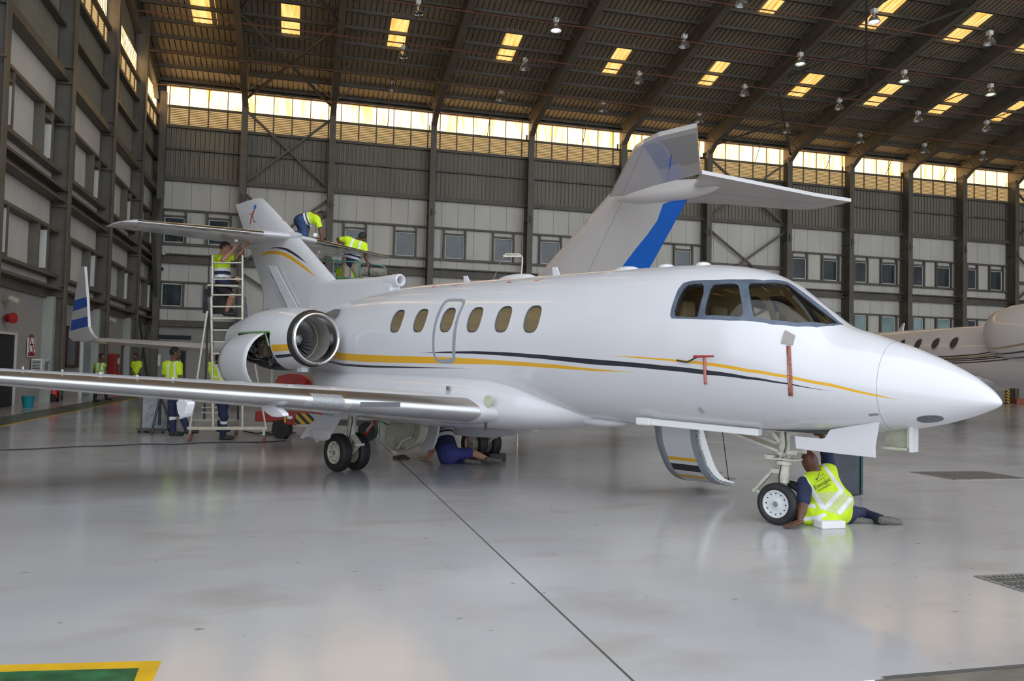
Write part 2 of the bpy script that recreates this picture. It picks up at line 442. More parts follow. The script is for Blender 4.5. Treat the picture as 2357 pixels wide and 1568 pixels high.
# columns and roof beams
def column(u, nw, ax='n', ztop=18.2):
    mb = MB()
    if ax == 'n':
        mb.box2((u - .2, 53.97, 0), (u + .2, 54.01, ztop)); mb.box2((u - .02, 54.01, 0), (u + .02, DW, ztop)); mb.box2((u - .2, DW - .04, 0), (u + .2, DW, ztop))
        for z in (11.9, 3.9, 8.0): mb.box2((u - .19, 54.01, z), (u + .19, DW - .05, z + .03))
        mb.box2((u - .26, 53.93, 12.0), (u + .26, 53.97, 12.06)); mb.cyl((u, 53.9, 11.8), (u, 53.9, 12.3), .05, n=8)
    return mb
for k, u in enumerate(CU_[1:]):
    trim(column(u, DW))
for k, u in enumerate(CU_):
    u = u if k else UL + .12
    mb = MB(); p0, p1 = (54.9, 0), (NF, 0)
    def web(n0, n1):
        pts = [(u, n0, roofz(n0) - 1.35 + 0), (u, n1, roofz(n1) - 1.2), (u, n1, roofz(n1) - .25), (u, n0, roofz(n0) - .25)]
        return pts
    pp = [(u - .02, 54.95, 17.9), (u - .02, 54.0, 17.9), (u - .02, 53.2, roofz(53.2) - 1.25), (u - .02, NF, roofz(NF) - 1.25), (u - .02, NF, roofz(NF) - .22), (u - .02, 54.95, roofz(54.95) - .22)]
    mb.prism(pp, (.04, 0, 0))
    mb.beam((u, 53.2, roofz(53.2) - 1.25), (u, NF, roofz(NF) - 1.25), .38, .05)
    mb.beam((u, 54.0, 17.9), (u, 53.2, roofz(53.2) - 1.25), .38, .05)
    mb.beam((u, 54.9, roofz(54.9) - .24), (u, NF, roofz(NF) - .24), .38, .05)
    trim(mb)
# purlins (one object each) and roof sheet
n = DW - .5; prl = []
k = 0
while n > NF:
    z = roofz(n) - .1
    mb = MB().box2((UL - .2, n - .03, z - .1), (UR, n + .03, z + .1)); mb.box2((UL - .2, n - .03, z - .1), (UR, n + .09, z - .08))
    trim(mb, STL); n -= 1.47; k += 1
# roof sheet with openings for the roof lights
mids = [( (CU_[i] if i else UL) + CU_[i + 1]) / 2 for i in range(len(CU_) - 1)]
lights = []
for i, um in enumerate(mids):
    for (na, nb) in ((45.7, 48.6), (38.5, 41.3), (31.3, 34.1), (24.1, 26.9), (16.9, 19.7), (9.7, 12.5)):
        um2 = -5.7 if i == 0 else um
        lights.append((um2 - .53, um2 + .53, na, nb))
mb = MB(); i = 0; u = UL - .3
brk = sorted(set([NF, DW + .2] + [x for l in lights for x in l[2:]]))
while u < UR:
    v = u + (.06 if i % 2 else .26); dz = .08 if i % 2 else 0
    for a, c in zip(brk[:-1], brk[1:]):
        um = (u + v) / 2; nm = (a + c) / 2
        mt = 0
        for l in lights:
            if l[0] < um < l[1] and l[2] < nm < l[3]: mt = 1; break
        if mt: continue
        mb.add([(u, a, roofz(a) + dz), (v, a, roofz(a) + dz), (v, c, roofz(c) + dz), (u, c, roofz(c) + dz)], [(0, 1, 2, 3)], 0)
        if i % 2: mb.add([(u, a, roofz(a)), (u, a, roofz(a) + .08), (u, c, roofz(c) + .08), (u, c, roofz(c))], [(0, 1, 2, 3)], 1); mb.add([(v, a, roofz(a)), (v, a, roofz(a) + .08), (v, c, roofz(c) + .08), (v, c, roofz(c))], [(0, 1, 2, 3)], 1)  # rib sides get the darker material: shading of the profile put into colour
    u = v; i += 1
struct('ceiling', mb, [ROOFM, STL2], rotz=TH, fixn=False)
for l in lights:
    mb = MB(); u = l[0] - .1; i = 0
    while u < l[1] + .1:
        dz = .03 if i % 2 else .06
        mb.add([(u, l[2] - .03, roofz(l[2] - .03) + dz), (u + .15, l[2] - .03, roofz(l[2] - .03) + dz), (u + .15, l[3] + .03, roofz(l[3] + .03) + dz), (u, l[3] + .03, roofz(l[3] + .03) + dz)], [(0, 1, 2, 3)]); u += .15; i += 1
    struct('window_%d' % wn[0], mb, SKYL, rotz=TH, fixn=False); wn[0] += 1
# opaque outer skin above the roof sheet keeps daylight out of the laps
mb = MB().add([(UL - .3, NF, roofz(NF) + .2), (UR, NF, roofz(NF) + .2), (UR, DW + .3, roofz(DW + .3) + .2), (UL - .3, DW + .3, roofz(DW + .3) + .2)], [(0, 1, 2, 3)])
struct('ceiling', mb, ROOFM, rotz=TH)
# roof bracing crosses in the braced bays + gable bay
for (ka, kb) in ((1, 2), (6, 7)):
    for (na, nb) in ((54.0, 45.5), (45.5, 37.0), (37.0, 28.5)):
        mb = MB().beam((CU_[ka], na, roofz(na) - 1.1), (CU_[kb], nb, roofz(nb) - 1.1), .13, .13); mb.beam((CU_[kb], na, roofz(na) - 1.1), (CU_[ka], nb, roofz(nb) - 1.1), .13, .13); trim(mb, STL2)
# sprinkler pipes along u, tie rods
PIPE = mat('rust_red_pipe', (.16, .055, .035), .5, noise=(3, .2))
for n in (52.6, 49.2, 45.8, 42.4, 39, 35.6, 32.2, 28.8):
    mb = MB().cyl((UL + .3, n, roofz(n) - 1.5), (UR, n, roofz(n) - 1.5), .035, n=6); trim(mb, PIPE)
# knee braces from rafters to purlins
mb = MB()
for u in CU_[1:-1]:
    for n in (53.0, 50.0, 47.1, 44.2, 41.2, 38.3):
        z = roofz(n)
        for s in (-1, 1): mb.beam((u + s * .1, n, z - 1.15), (u + s * 1.1, n, z - .2), .05, .05)
trim(mb, STL2)
# --- left wall
LC = [4.9, 12.1, 19.4, 26.65, 33.85, 41.04, 48.2, 54.9]
mb = MB()
mb.box2((UL - .25, NF, 0), (UL, DW, 3.85), 0)
n = NF
while n < DW: mb.box2((UL - .1, n, 4.2), (UL, min(n + 1.13, DW), 12.1), 1); n += 1.15
mb.box2((UL - .2, NF, 3.8), (UL - .05, DW, 12.1), 2)
mb.box2((UL - .2, NF, 12.0), (UL - .04, DW, 16.0), 3)
n = NF
while n < DW: mb.box2((UL - .05, n, 12.1), (UL + .02, n + .07, 16.0), 3); n += .29
# gable part above
pp = [(UL - .25, NF, 18.5), (UL - .25, DW, 18.5), (UL - .25, DW, roofz(DW) + .2), (UL - .25, NF, roofz(NF) + .2)]
mb.prism(pp, (.15, 0, 0), 3); mb.box2((UL - .3, NF, 15.9), (UL - .15, DW, 18.6), 4)
struct('wall_left', mb, [WLOW, WPAN, STL2, SHEET, DARK], rotz=TH)
for k in range(len(LC) - 1):
    a, c = LC[k] + .05, LC[k + 1] - .1
    if c < 20: continue
    mb = MB()
    for (z0, z1, d) in ((15.85, 16.0, .3), (14.2, 14.32, .3), (12.1, 12.38, .45), (16.95, 17.1, .3), (8.55, 8.7, .35), (10.5, 10.62, .35), (4.62, 4.74, .35), (6.3, 6.42, .35), (7.48, 7.56, .5), (7.9, 8.0, .5)):
        mb.box2((UL, a, z0), (UL + d, c, z1))
    mb.box2((UL, a, 7.56), (UL + .15, c, 7.9)); mb.box2((UL, a, 3.85), (UL + .12, c, 4.2)); mb.box2((UL, a, 4.16), (UL + .5, c, 4.26))
    L = c - a
    wins = [(a + .55, a + 1.45), (c - 2.3, c - 1.4)]
    for (w0, w1) in wins:
        for z0, z1 in ((8.7, 10.5), (4.74, 6.3)):
            for x in (w0 - .14, w1 + .02): mb.box2((UL, x, z0), (UL + .33, x + .12, z1))
        mb.box2((UL, w0, 10.12), (UL + .3, w1, 10.22))
        window(w0, w1, 8.72, 10.1, UL, 'left'); window(w0, w1, 4.76, 6.28, UL, 'left')
        for (z0, z1) in ((8.8, 10.02), (4.84, 6.2)):
            rv = MB().box2((UL + .02, w1 - .06, z0), (UL + .30, w1 - .01, z1)); trim(rv, WFR)
    trim(mb)
    f = MB()
    for z in np.arange(16.02, 16.92, .11): f.add([(UL + .05, a, z), (UL + .05, c, z), (UL + .11, c, z + .055), (UL + .11, a, z + .055)], [(0, 1, 2, 3)], 0)
    q = a + .5
    while q < c: f.box2((UL + .02, q, 16.0), (UL + .14, q + .09, 16.95), 1); q += 1.165
    struct('window_%d' % wn[0], f, [LOUV, LOUVB], rotz=TH, fixn=False); wn[0] += 1
    f = MB(); q = a; i = 0
    while q < c - .01:
        v = min(q + .145, c); dn = .03 if i % 2 else 0
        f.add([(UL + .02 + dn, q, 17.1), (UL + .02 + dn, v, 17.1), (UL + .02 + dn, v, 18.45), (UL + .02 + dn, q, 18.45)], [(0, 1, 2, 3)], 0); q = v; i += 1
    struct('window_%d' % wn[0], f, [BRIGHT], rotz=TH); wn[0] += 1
CONC = mat('pale_plaster_pier', (.36, .37, .34), .8, noise=(2, .1))
for n in LC:
    zt = roofz(n) - .3
    mb = MB().box2((UL, n - .02, 0), (-8.5, n + .02, zt)); mb.box2((-8.53, n - .2, 0), (-8.49, n + .2, zt)); mb.box2((UL, n - .2, 0), (UL + .03, n + .2, zt))
    for z in (3.9, 4.3, 7.3, 7.9, 12.0, 12.6): mb.box2((UL, n - .16, z), (-8.52, n + .16, z + .03))
    mb.cyl((UL + .1, n - .23, 10.4), (-8.45, n - .23, 10.4), .04, n=8)
    trim(mb)
    mb = MB().box2((UL, n - .5, 0), (UL + .35, n - .2, 3.9)); trim(mb, CONC)
mb = MB().box2((UL + .45, 53.6, 0), (-8.3, 54.0, 18.3)); trim(mb)
mb = MB().beam((-8.5, 54.6, 12.2), (-8.5, 51.5, 9.8), .25, .25); mb.beam((-8.5, 51.5, 9.8), (-8.5, 54.5, 4.0), .2, .2); trim(mb, STL2)
mb = MB().beam((UL + .35, 53.5, 4.0), (UL + .35, 49.8, 0.1), .12, .12); mb.beam((UL + .4, 49.9, 4.0), (UL + .4, 53.5, 0.1), .12, .12); trim(mb, STL2)
# right end wall far outside the frame
mb = MB().box2((UR, NF, 0), (UR + .3, DW, 33)); struct('wall_right', mb, WPAN, rotz=TH)
# doors and openings on the back wall bay 1 and left wall
DG = mat('dark_doorway', (.015, .014, .016), .6)
DLG = mat('grey_door_leaf', (.30, .30, .28), .5, noise=(2, .08))
dn_ = [1]
def door(a0, a1, z1, face, mats, leaf=DLG, off=.0):
    f = MB(); w = .08
    P = (lambda a, b, c: (a, DW - b, c)) if face == 'back' else (lambda a, b, c: (UL + b, a, c))
    f.box2(P(a0 - w, 0, 0), P(a0, .12, z1 + w)); f.box2(P(a1, 0, 0), P(a1 + w, .12, z1 + w)); f.box2(P(a0, 0, z1), P(a1, .12, z1 + w))
    r = struct('door_%d' % dn_[0], f, mats, rotz=TH); dn_[0] += 1
    g = MB(); g.box2(P(a0, .005, 0.01), P(a1, .06, z1)); g.build('door_leaf', leaf, parent=r)
    return r
bl = on_back(365, 860)[0]; br = on_back(420, 860)[0]
door(bl - .1, on_back(395, 860)[0], 2.9, 'back', DLG)
door(on_back(396, 860)[0] + .1, on_back(424, 860)[0], 2.6, 'back', STL2, DG)
mb = MB().box2((on_back(352, 778)[0], DW - .12, 3.0), (on_back(440, 778)[0], DW, 3.25)); trim(mb, DG)
n_ = [on_left(x, 900)[0] for x in (0, 26)]
door(26.9, on_left(24, 900)[0], 2.35, 'left', WFR, DG)
door(on_left(184, 850)[0], on_left(205, 850)[0], 2.5, 'left', WFR, GLB)
door(on_left(277, 850)[0], on_left(284, 850)[0], 2.3, 'left', STL2, DG)
window(on_left(148, 800)[0], on_left(177, 800)[0], 1.25, 2.95, UL, 'left', w=.12).data.materials[0] = mat('dark_red_brown_frame', (.045, .015, .012), .4)
# --- world and lights
wd = bpy.data.worlds.new('overcast_sky'); SC.world = wd; wd.use_nodes = True
nt = wd.node_tree; bg = nt.nodes['Background']
bg.inputs[0].default_value = (.86, .93, 1.0, 1); bg.inputs[1].default_value = 2.15
# camera
cam = bpy.data.cameras.new('camera'); co = bpy.data.objects.new('camera', cam); COL.objects.link(co)
cam.sensor_width = 36; cam.lens = 36 * FPX / IW; cam.clip_end = 500; cam.clip_start = .05
M4 = Matrix(((CR[0], CU[0], -CF[0], 0), (CR[1], CU[1], -CF[1], 0), (CR[2], CU[2], -CF[2], HC), (0, 0, 0, 1)))
co.matrix_world = M4; SC.camera = co
SC.view_settings.view_transform = 'Standard'; SC.view_settings.look = 'None'; SC.view_settings.gamma = 1; SC.view_settings.exposure = 0
SC.view_settings.use_curve_mapping = False
# ------------------------------------------------------------------ business jet in the foreground
JET = thing('business_jet', 'white twin-engine business jet with gold and black stripes, nose to the right, engine cowl open', 'aircraft', NOSE, JROT)
_S = [-.062, -.055, -.04, -.004, .07, .17, .30, .42, .555, .75, .9, 1.08, 1.35, 1.55, 1.74, 1.97, 2.24, 2.6, 3.0, 3.6, 5.5, 8.2, 9.3, 10.2, 11.2, 12.2, 13.2, 14.2]
_T = [1.415, 1.435, 1.460, 1.507, 1.575, 1.652, 1.730, 1.795, 1.858, 1.94, 1.993, 2.058, 2.155, 2.31, 2.465, 2.64, 2.77, 2.86, 2.905, 2.925, 2.945, 2.965, 2.92, 2.83, 2.74, 2.67, 2.62, 2.58]
_B = [1.398, 1.386, 1.372, 1.350, 1.314, 1.270, 1.222, 1.183, 1.147, 1.107, 1.083, 1.06, 1.035, 1.02, 1.01, .995, .985, .98, .975, .97, .965, .965, 1.0, 1.17, 1.45, 1.78, 2.08, 2.30]
_W = [.015, .035, .060, .10, .155, .218, .288, .345, .405, .487, .545, .605, .685, .735, .78, .83, .88, .92, .95, .965, .965, .965, .95, .87, .72, .52, .32, .12]
_Z = [1.406, 1.407, 1.409, 1.412, 1.418, 1.428, 1.442, 1.457, 1.473, 1.50, 1.515, 1.54, 1.58, 1.62, 1.67, 1.75, 1.82, 1.88, 1.92, 1.945, 1.955, 1.965, 1.97, 2.02, 2.10, 2.22, 2.35, 2.44]
fT, fB, fW, fZ = pchip(_S, _T), pchip(_S, _B), pchip(_S, _W), pchip(_S, _Z)
def fpt(s, ph, off=0.):
    zc = fZ(s); c = math.cos(ph); sn = math.sin(ph); w = fW(s)
    h = (fT(s) - zc) if c > 0 else (zc - fB(s))
    return (s, (w + off) * sn, zc + (h + off) * c)
def fnorm(s, ph):
    e = 1e-3; a = np.array(fpt(s + e, ph)) - np.array(fpt(s - e, ph)); b_ = np.array(fpt(s, ph + e)) - np.array(fpt(s, ph - e))
    n = np.cross(a, b_); n /= (np.linalg.norm(n) + 1e-12)
    q = np.array([0, math.sin(ph), math.cos(ph)])
    return n if n @ q > 0 else -n
def fval(p):
    s = min(max(p[0], -.062), 14.2); zc = fZ(s); dz = p[2] - zc; h = (fT(s) - zc) if dz > 0 else (zc - fB(s))
    return (p[1] / fW(s))**2 + (dz / h)**2 - 1
def fhit(x, y):
    """photo point -> (s, phi) on the fuselage skin"""
    d = ray(x, y); dl = np.array([d @ AFT, d @ ST, d[2]]); o = OC - NOSE; ol = np.array([o @ AFT, o @ ST, o[2]])
    best = None; prev = None
    t0, t1 = 5., 19.; n = 700
    for i in range(n):
        t = t0 + (t1 - t0) * i / n; v = fval(ol + dl * t)
        if best is None or v < best[0]: best = (v, t)
        if v < 0:
            a, c = t - (t1 - t0) / n, t
            for _ in range(25):
                m = (a + c) / 2
                if fval(ol + dl * m) < 0: c = m
                else: a = m
            best = (0, c); break
    p = ol + dl * best[1]; s = p[0]; zc = fZ(s); dz = p[2] - zc; h = (fT(s) - zc) if dz > 0 else (zc - fB(s))
    return (s, math.atan2(p[1] / fW(s), dz / h))
def fpoly(pts): return [fhit(x, y) for x, y in pts]
def R6(p): return [(1450 + .3848 * a, 580 + .3849 * b_) for a, b_ in p]
def C5(p): return [(850 + .287 * a, 600 + .287 * b_) for a, b_ in p]
gold1 = fpoly([(745, 811.0), (776, 811), (850, 817.3), (964.8, 821), (1022, 822.4), (1051, 823.3), (1108, 826.7), (1194, 832.5), (1280.5, 839.6), (1366.6, 849), (1464, 858.3), (1366.6, 854.3), (1280.5, 848.3), (1194, 842.5), (1137, 839.6), (1051, 838.2), (993.5, 836.8), (850, 833.9), (770, 825.6), (745, 823)])
blk2 = fpoly([(745, 829.5), (766.7, 832), (850, 841), (936, 844), (1079.6, 848.5), (965, 847.9), (850, 846.2), (766, 836.5), (745, 834)])
blk1 = fpoly([(967.7, 812.4), (1022, 809.5), (1094, 808.6), (1165.7, 811), (1251.8, 817.3), (1366.6, 827.3), (1450, 834), (1527, 841.7), (1623, 852), (1719, 866.7), (1815.6, 882), (1919.5, 901.3), (1815.6, 885.4), (1719, 873.3), (1623, 862.8), (1527, 852.5), (1450, 844.8), (1366.6, 839.6), (1251.8, 826.7), (1165.7, 819.5), (1094, 814.7), (1022, 813.2)])
gold2 = fpoly([(1401, 818.7), (1450, 820.5), (1557.7, 828.2), (1642, 835.9), (1719, 849.4), (1815.6, 864), (1911.8, 882.8), (2011.8, 907), (2073.4, 921.7), (2011.8, 911.7), (1911.8, 889.8), (1815.6, 870.8), (1719, 857), (1642, 843.6), (1557.7, 833.2), (1450, 823.2)])
dout = smoothpoly(fpoly(C5([(625, 310), (650, 305), (760, 305), (773, 322), (765, 350), (730, 430), (705, 520), (695, 620), (693, 780), (685, 815), (655, 828), (565, 825), (530, 800), (508, 750), (503, 650), (510, 560), (530, 470), (560, 390), (590, 335)])), 1)
dinn = smoothpoly(fpoly(C5([(640, 330), (735, 330), (746, 345), (738, 365), (705, 440), (680, 530), (668, 620), (667, 770), (655, 790), (560, 795), (540, 785), (525, 740), (522, 650), (530, 560), (548, 480), (580, 400), (610, 345)])), 1)
frame_px = R6([(240, 380), (248, 398), (300, 400), (440, 405), (600, 412), (715, 415), (850, 435), (1000, 448), (1120, 452), (1220, 442), (1283, 437), (1180, 352), (1060, 258), (950, 183), (930, 175), (800, 170), (660, 165), (520, 168), (370, 172), (320, 185), (290, 220), (262, 290), (245, 345)])
frame_p = fpoly(frame_px)
pane_px = [R6([(270, 382), (267, 350), (290, 280), (320, 222), (345, 198), (390, 190), (430, 190), (442, 205), (440, 250), (415, 340), (405, 385), (380, 391), (300, 388)]),
           R6([(448, 370), (452, 330), (470, 260), (485, 215), (500, 197), (560, 190), (630, 190), (648, 200), (655, 230), (675, 330), (678, 365), (665, 385), (640, 388), (460, 380)]),
           R6([(708, 200), (720, 187), (800, 185), (935, 190), (1000, 238), (1100, 316), (1200, 393), (1246, 428), (1180, 432), (1000, 425), (850, 408), (760, 392), (738, 380), (730, 340), (718, 270)])]
panes = [fpoly(p) for p in pane_px]
# keep the windshield and its frame off the centre line
panes[2] = [(s, max(ph, .07 / max(fW(s), .1))) for s, ph in panes[2]]
frame_p = [(s, max(ph, .012)) for s, ph in frame_p]
win_c = [fhit(x, y) for x, y in ((914, 738.5), (967.5, 737), (1030, 735.6), (1092.5, 735), (1158, 734), (1225, 733.5))]
def winpoly(c, hs, hz, n=28, lean=0.):
    out = []
    for i in range(n):
        a = 2 * PI * i / n; ca, sa = math.cos(a), math.sin(a); e = .72
        x = math.copysign(abs(ca)**e, ca) * hs; y = math.copysign(abs(sa)**e, sa) * hz
        out.append((c[0] + x, c[1] + y / .965))
    return out
def stripline(p0, p1, w):
    dx, dy = p1[0] - p0[0], p1[1] - p0[1]; L = math.hypot(dx, dy); nx, ny = -dy / L * w / 2, dx / L * w / 2
    return [(p0[0] + nx, p0[1] + ny), (p1[0] + nx, p1[1] + ny), (p1[0] - nx, p1[1] - ny), (p0[0] - nx, p0[1] - ny)]
def mir(p): return [(s, -ph) for s, ph in p][::-1]
holes = []; regs = []
for p, m in ((gold1, 1), (blk2, 2), (blk1, 2), (gold2, 1), (frame_p, 4)):
    regs += [(p, m), (mir(p), m)]
regs = [(dout, 3), (dinn, 0)] + [(p, (-m if m in (1, 2) else m)) for p, m in regs]
def skipf(c): return c[1] > 0 and inpoly(c, dout) and not inpoly(c, dinn)
# stripes inside the emergency exit
for c in win_c: holes.append(winpoly(c, .135, .185)); holes.append(mir(winpoly(c, .135, .185)))
for p in panes: holes += [p, mir(p)]
door_hole = [(3.45, -1.0), (4.2, -1.0), (4.2, -2.4), (3.45, -2.4)]
holes.append(smoothpoly(door_hole, 2))
bay = [(1.2, PI - .30), (2.35, PI - .30), (2.35, PI - .001), (1.2, PI - .001)]
rm = []
for (a, b_) in ((995, 213), (1108, 208)): pass
for a, b_, c_ in (((505, 215), (540, 209), (525, 198)), ((657, 203), (692, 203), (722, 186)), ((1105, 176), (1145, 176), (1128, 160)), ((1325, 160), (1362, 158), (1400, 141))):
    pp = C5([a, b_, c_]); q = fpoly(pp)
    if a[0] in (505, 1105): regs += [(stripline(q[0], q[1], .02), 5), (stripline(q[0], q[2], .02), 5)]
    else: regs += [(stripline(q[0], q[1], .02), 5), (stripline(q[1], q[2], .02), 5)]
# fine panel lines
for s_ in (9.05,): regs.append(([(s_, 1.2), (s_ + .005, 1.2), (s_ + .005, 2.2), (s_, 2.2)], 6))
REDM = mat('red_marking_paint', (.5, .02, .02), .5)
SEAM = .86
regs_f = [r_ for r_ in regs]
def clipreg(rg, lo, hi):
    out = []
    for p, m in rg:
        mn, mx = min(q[0] for q in p), max(q[0] for q in p)
        if mx < lo or mn > hi: continue
        if mn < lo or mx > hi:
            pd = densify(p, .04); p = [(min(max(q[0], lo), hi), q[1]) for q in pd]
            qq = []
            for q in p:
                if not qq or abs(q[0] - qq[-1][0]) + abs(q[1] - qq[-1][1]) > 1e-5: qq.append(q)
            p = qq
        out.append((p, m))
    return out
def skin(lo, hi, holes, regs, gx, nphi, off=0., step=.05):
    gy = [(-PI + 2 * PI * (i + .5) / nphi) for i in range(nphi)]
    return cdt_mesh([(lo, -PI), (hi, -PI), (hi, PI), (lo, PI)], holes, clipreg(regs, lo, hi), gx, gy, step)
def skin_obj(name, lo, hi, holes, regs, gx, nphi, mats, parent, off=0., flip=False, cap=False):
    if cap:   # nose: rows crowd towards the tip
        q = lambda s: math.sqrt(max(s, lo) - lo + 1e-6); Q_ = lambda p: [(q(a), b_) for a, b_ in p]
        rg = [(Q_(densify(p, .03)), m) for p, m in clipreg(regs, lo, hi)]; gy = [(-PI + 2 * PI * (i + .5) / nphi) for i in range(nphi)]
        vs, fs, ms = cdt_mesh([(q(lo), -PI), (q(hi), -PI), (q(hi), PI), (q(lo), PI)], [], rg, list(np.arange(.03, q(hi) - .01, .035)), gy, .05); vs = [(lo + a * a - 1e-6, b_) for a, b_ in vs]
    else: vs, fs, ms = skin(lo, hi, holes, regs, gx, nphi)
    mb = MB(); mb.add([fpt(s, ph, off) for s, ph in vs], fs, 0, True); mb.m = ms
    nor = [np.array([-1., 0, 0]) if (cap and abs(s - lo) < 1e-4) else fnorm(min(max(s, -.0605), 14.19), ph) * (-1 if flip else 1) for s, ph in vs]
    # orient faces
    f2 = []
    for f in mb.f:
        a, b_, c_ = [np.array(mb.v[i]) for i in f[:3]]; nn = np.cross(b_ - a, c_ - a)
        f2.append(f if nn @ nor[f[0]] > 0 else f[::-1])
    mb.f = f2
    if cap:
        tip = [i for i, (s, ph) in enumerate(vs) if abs(s - lo) < 1e-4]; tip.sort(key=lambda i: vs[i][1])
        mb.v.append((lo - .004, 0, 1.406)); nor.append(np.array([-1., 0, 0])); k = len(mb.v) - 1
        for i in range(len(tip) - 1):
            f = [k, tip[i], tip[i + 1]]; a, b_, c_ = [np.array(mb.v[j]) for j in f]
            mb.f.append(f if np.cross(b_ - a, c_ - a)[0] < 0 else f[::-1]); mb.m.append(0); mb.sm.append(True)
    o = mb.build(name, mats, parent=parent, fixn=False, sharp=3.0)
    o.data.normals_split_custom_set_from_vertices([tuple(n) for n in nor])
    return o
gx = list(np.arange(.9, 4.2, .06)) + list(np.arange(4.2, 9.0, .16)) + list(np.arange(9.0, 14.2, .1))
skin_obj('fuselage', SEAM + .004, 14.2, holes, regs, gx, 72, [WHITE, GOLD, BLACK, GREYP, FRAME, REDM, PANEL], JET)
gx = [-.0635, -.061, -.058, -.052, -.045, -.035, -.022, -.01, .01] + list(np.arange(.03, .86, .045))
skin_obj('radome', -.0615, SEAM, [smoothpoly([(.05, PI - 1.15), (.62, PI - 1.02), (.62, PI - .82), (.10, PI - .85)], 0)] if 0 else [], regs, gx, 64, [WHITE, GOLD, BLACK, GREYP, FRAME, REDM, PANEL], JET, cap=True)
mb = MB().loft([[fpt(SEAM, 2 * PI * i / 64, -.0015) for i in range(64)], [fpt(SEAM + .004, 2 * PI * i / 64, -.0015) for i in range(64)]], 0, True, False); mb.build('radome_seam', PANEL, parent=JET)
# radome access oval (dark) on the lower right side
def patch(name, poly, m, off=.003, step=.03, parent=JET, g=.05):
    xs = [p[0] for p in poly]; ys = [p[1] for p in poly]
    vs, fs, ms = cdt_mesh(poly, [], [], list(np.arange(min(xs), max(xs), g)), list(np.arange(min(ys), max(ys), g)), step)
    mb = MB(); mb.add([fpt(s, ph, off) for s, ph in vs], fs, 0, True); nor = [fnorm(s, ph) for s, ph in vs]
    f2 = []
    for f in mb.f:
        a, b_, c_ = [np.array(mb.v[i]) for i in f[:3]]; f2.append(f if np.cross(b_ - a, c_ - a) @ nor[f[0]] > 0 else f[::-1])
    mb.f = f2
    o = mb.build(name, m, parent=parent, fixn=False, sharp=3.); o.data.normals_split_custom_set_from_vertices([tuple(n) for n in nor]); return o
LAMPG = mat('grey_lamp_lens', (.10, .11, .12), .12, coat=.8, noise=(40, .3))
patch('taxi_light', smoothpoly(fpoly(R6([(1712, 1003), (1725, 985), (1780, 977), (1850, 978), (1882, 992), (1870, 1010), (1800, 1022), (1740, 1020)])), 2), LAMPG)
BRN = mat('brown_window_shade', (.20, .145, .065), .16, coat=.7, noise=(3, .15, (1, 1, 9)))
for side in (1, -1):
    for i, c in enumerate(win_c):
        ph = lambda p: [(s, q * side) for s, q in p]
        w = winpoly(c, .137, .187); w2 = winpoly(c, .119, .168)
        mb = MB(); n = len(w)
        for a in range(n):
            b_ = (a + 1) % n
            A = [fpt(w[a][0], w[a][1] * side, .004), fpt(w[b_][0], w[b_][1] * side, .004), fpt(w2[b_][0], w2[b_][1] * side, -.012), fpt(w2[a][0], w2[a][1] * side, -.012)]
            mb.add(A, [(0, 1, 2, 3)], 0, True)
        rr = mb.build('cabin_window', mat('dark_window_rim', (.06, .06, .065), .4), parent=JET, weld=True)
        patch('window_shade', ph(winpoly(c, .121, .17)), BRN, -.014, parent=rr)
# cockpit glazing, lining and interior
LIN = mat('tan_cockpit_lining', (.75, .66, .46), .7, noise=(6, .1)); CG = glass('cockpit_glass', (.95, .93, .88))
hl = []
for p in panes: hl += [p, mir(p)]
skin_obj('cockpit_lining', 1.25, 3.9, hl, [], list(np.arange(1.25, 3.9, .12)), 48, [LIN], JET, off=-.06, flip=True)
mb = MB()
for p in hl:
    q = densify(p, .06); n = len(q)
    mb.add([fpt(*k, -.002) for k in q] + [fpt(*k, -.062) for k in q], [(i, (i + 1) % n, n + (i + 1) % n, n + i) for i in range(n)], 0, False)
mb.build('window_reveal', mat('dark_window_rim', (.06, .06, .065), .4), parent=JET)
for nm, p in (('cockpit_side_window', panes[0]), ('cockpit_side_window', panes[1]), ('windshield', panes[2])):
    patch(nm, p, CG, -.012); patch(nm, mir(p), CG, -.012)
mb = MB()
mb.add([fpt(3.88, 2 * PI * i / 40, -.07) for i in range(40)], [tuple(range(40))]); mb.box2((1.5, -.5, 1.36), (3.88, .5, 1.40)); mb.build('cockpit_bulkhead', mat('tan_panel', (.42, .34, .22), .6), parent=JET)
mb = MB().prism([(1.45, -.62, 1.62), (1.45, .62, 1.62), (1.95, .72, 2.03), (1.95, -.72, 2.03)], (0, 0, -.07)); mb.box2((1.95, -.70, 1.55), (1.99, .70, 2.03)); mb.build('glareshield', SCREEN, parent=JET)
mb = MB().box2((1.99, -.6, 1.62), (2.0, .6, 1.98)); mb.build('instrument_panel', mat('grey_instrument_panel', (.10, .10, .105), .4, noise=(14, .5)), parent=JET)
for t in (-.36, .36):
    mb = MB().box2((2.55, t - .22, 1.45), (3.0, t + .22, 1.62)); mb.box((3.05, t, 1.95), (.12, .44, .66), 0, Matrix.Rotation(.12, 3, 'Y')); mb.box((3.10, t, 2.36), (.10, .26, .18), 0)
    mb.build('pilot_seat', mat('beige_seat_leather', (.42, .33, .2), .6), parent=JET, bevel=.03)
mb = MB().box2((2.05, -.16, 1.4), (2.9, .16, 1.66)); mb.build('centre_pedestal', mat('tan_panel', (.42, .34, .22), .6), parent=JET)
mb = MB().box((1.98, .58, 2.08), (.16, .02, .10), 0, Matrix.Rotation(.6, 3, 'Z')); mb.build('paper_card', mat('paper_white', (.75, .75, .7), .7), parent=JET)
mb = None and MB().prism([fpt(1.93, .5, -.10), fpt(1.93, 1.0, -.10), fpt(2.12, 1.0, -.10), fpt(2.12, .5, -.10)], (0, 0, .006))
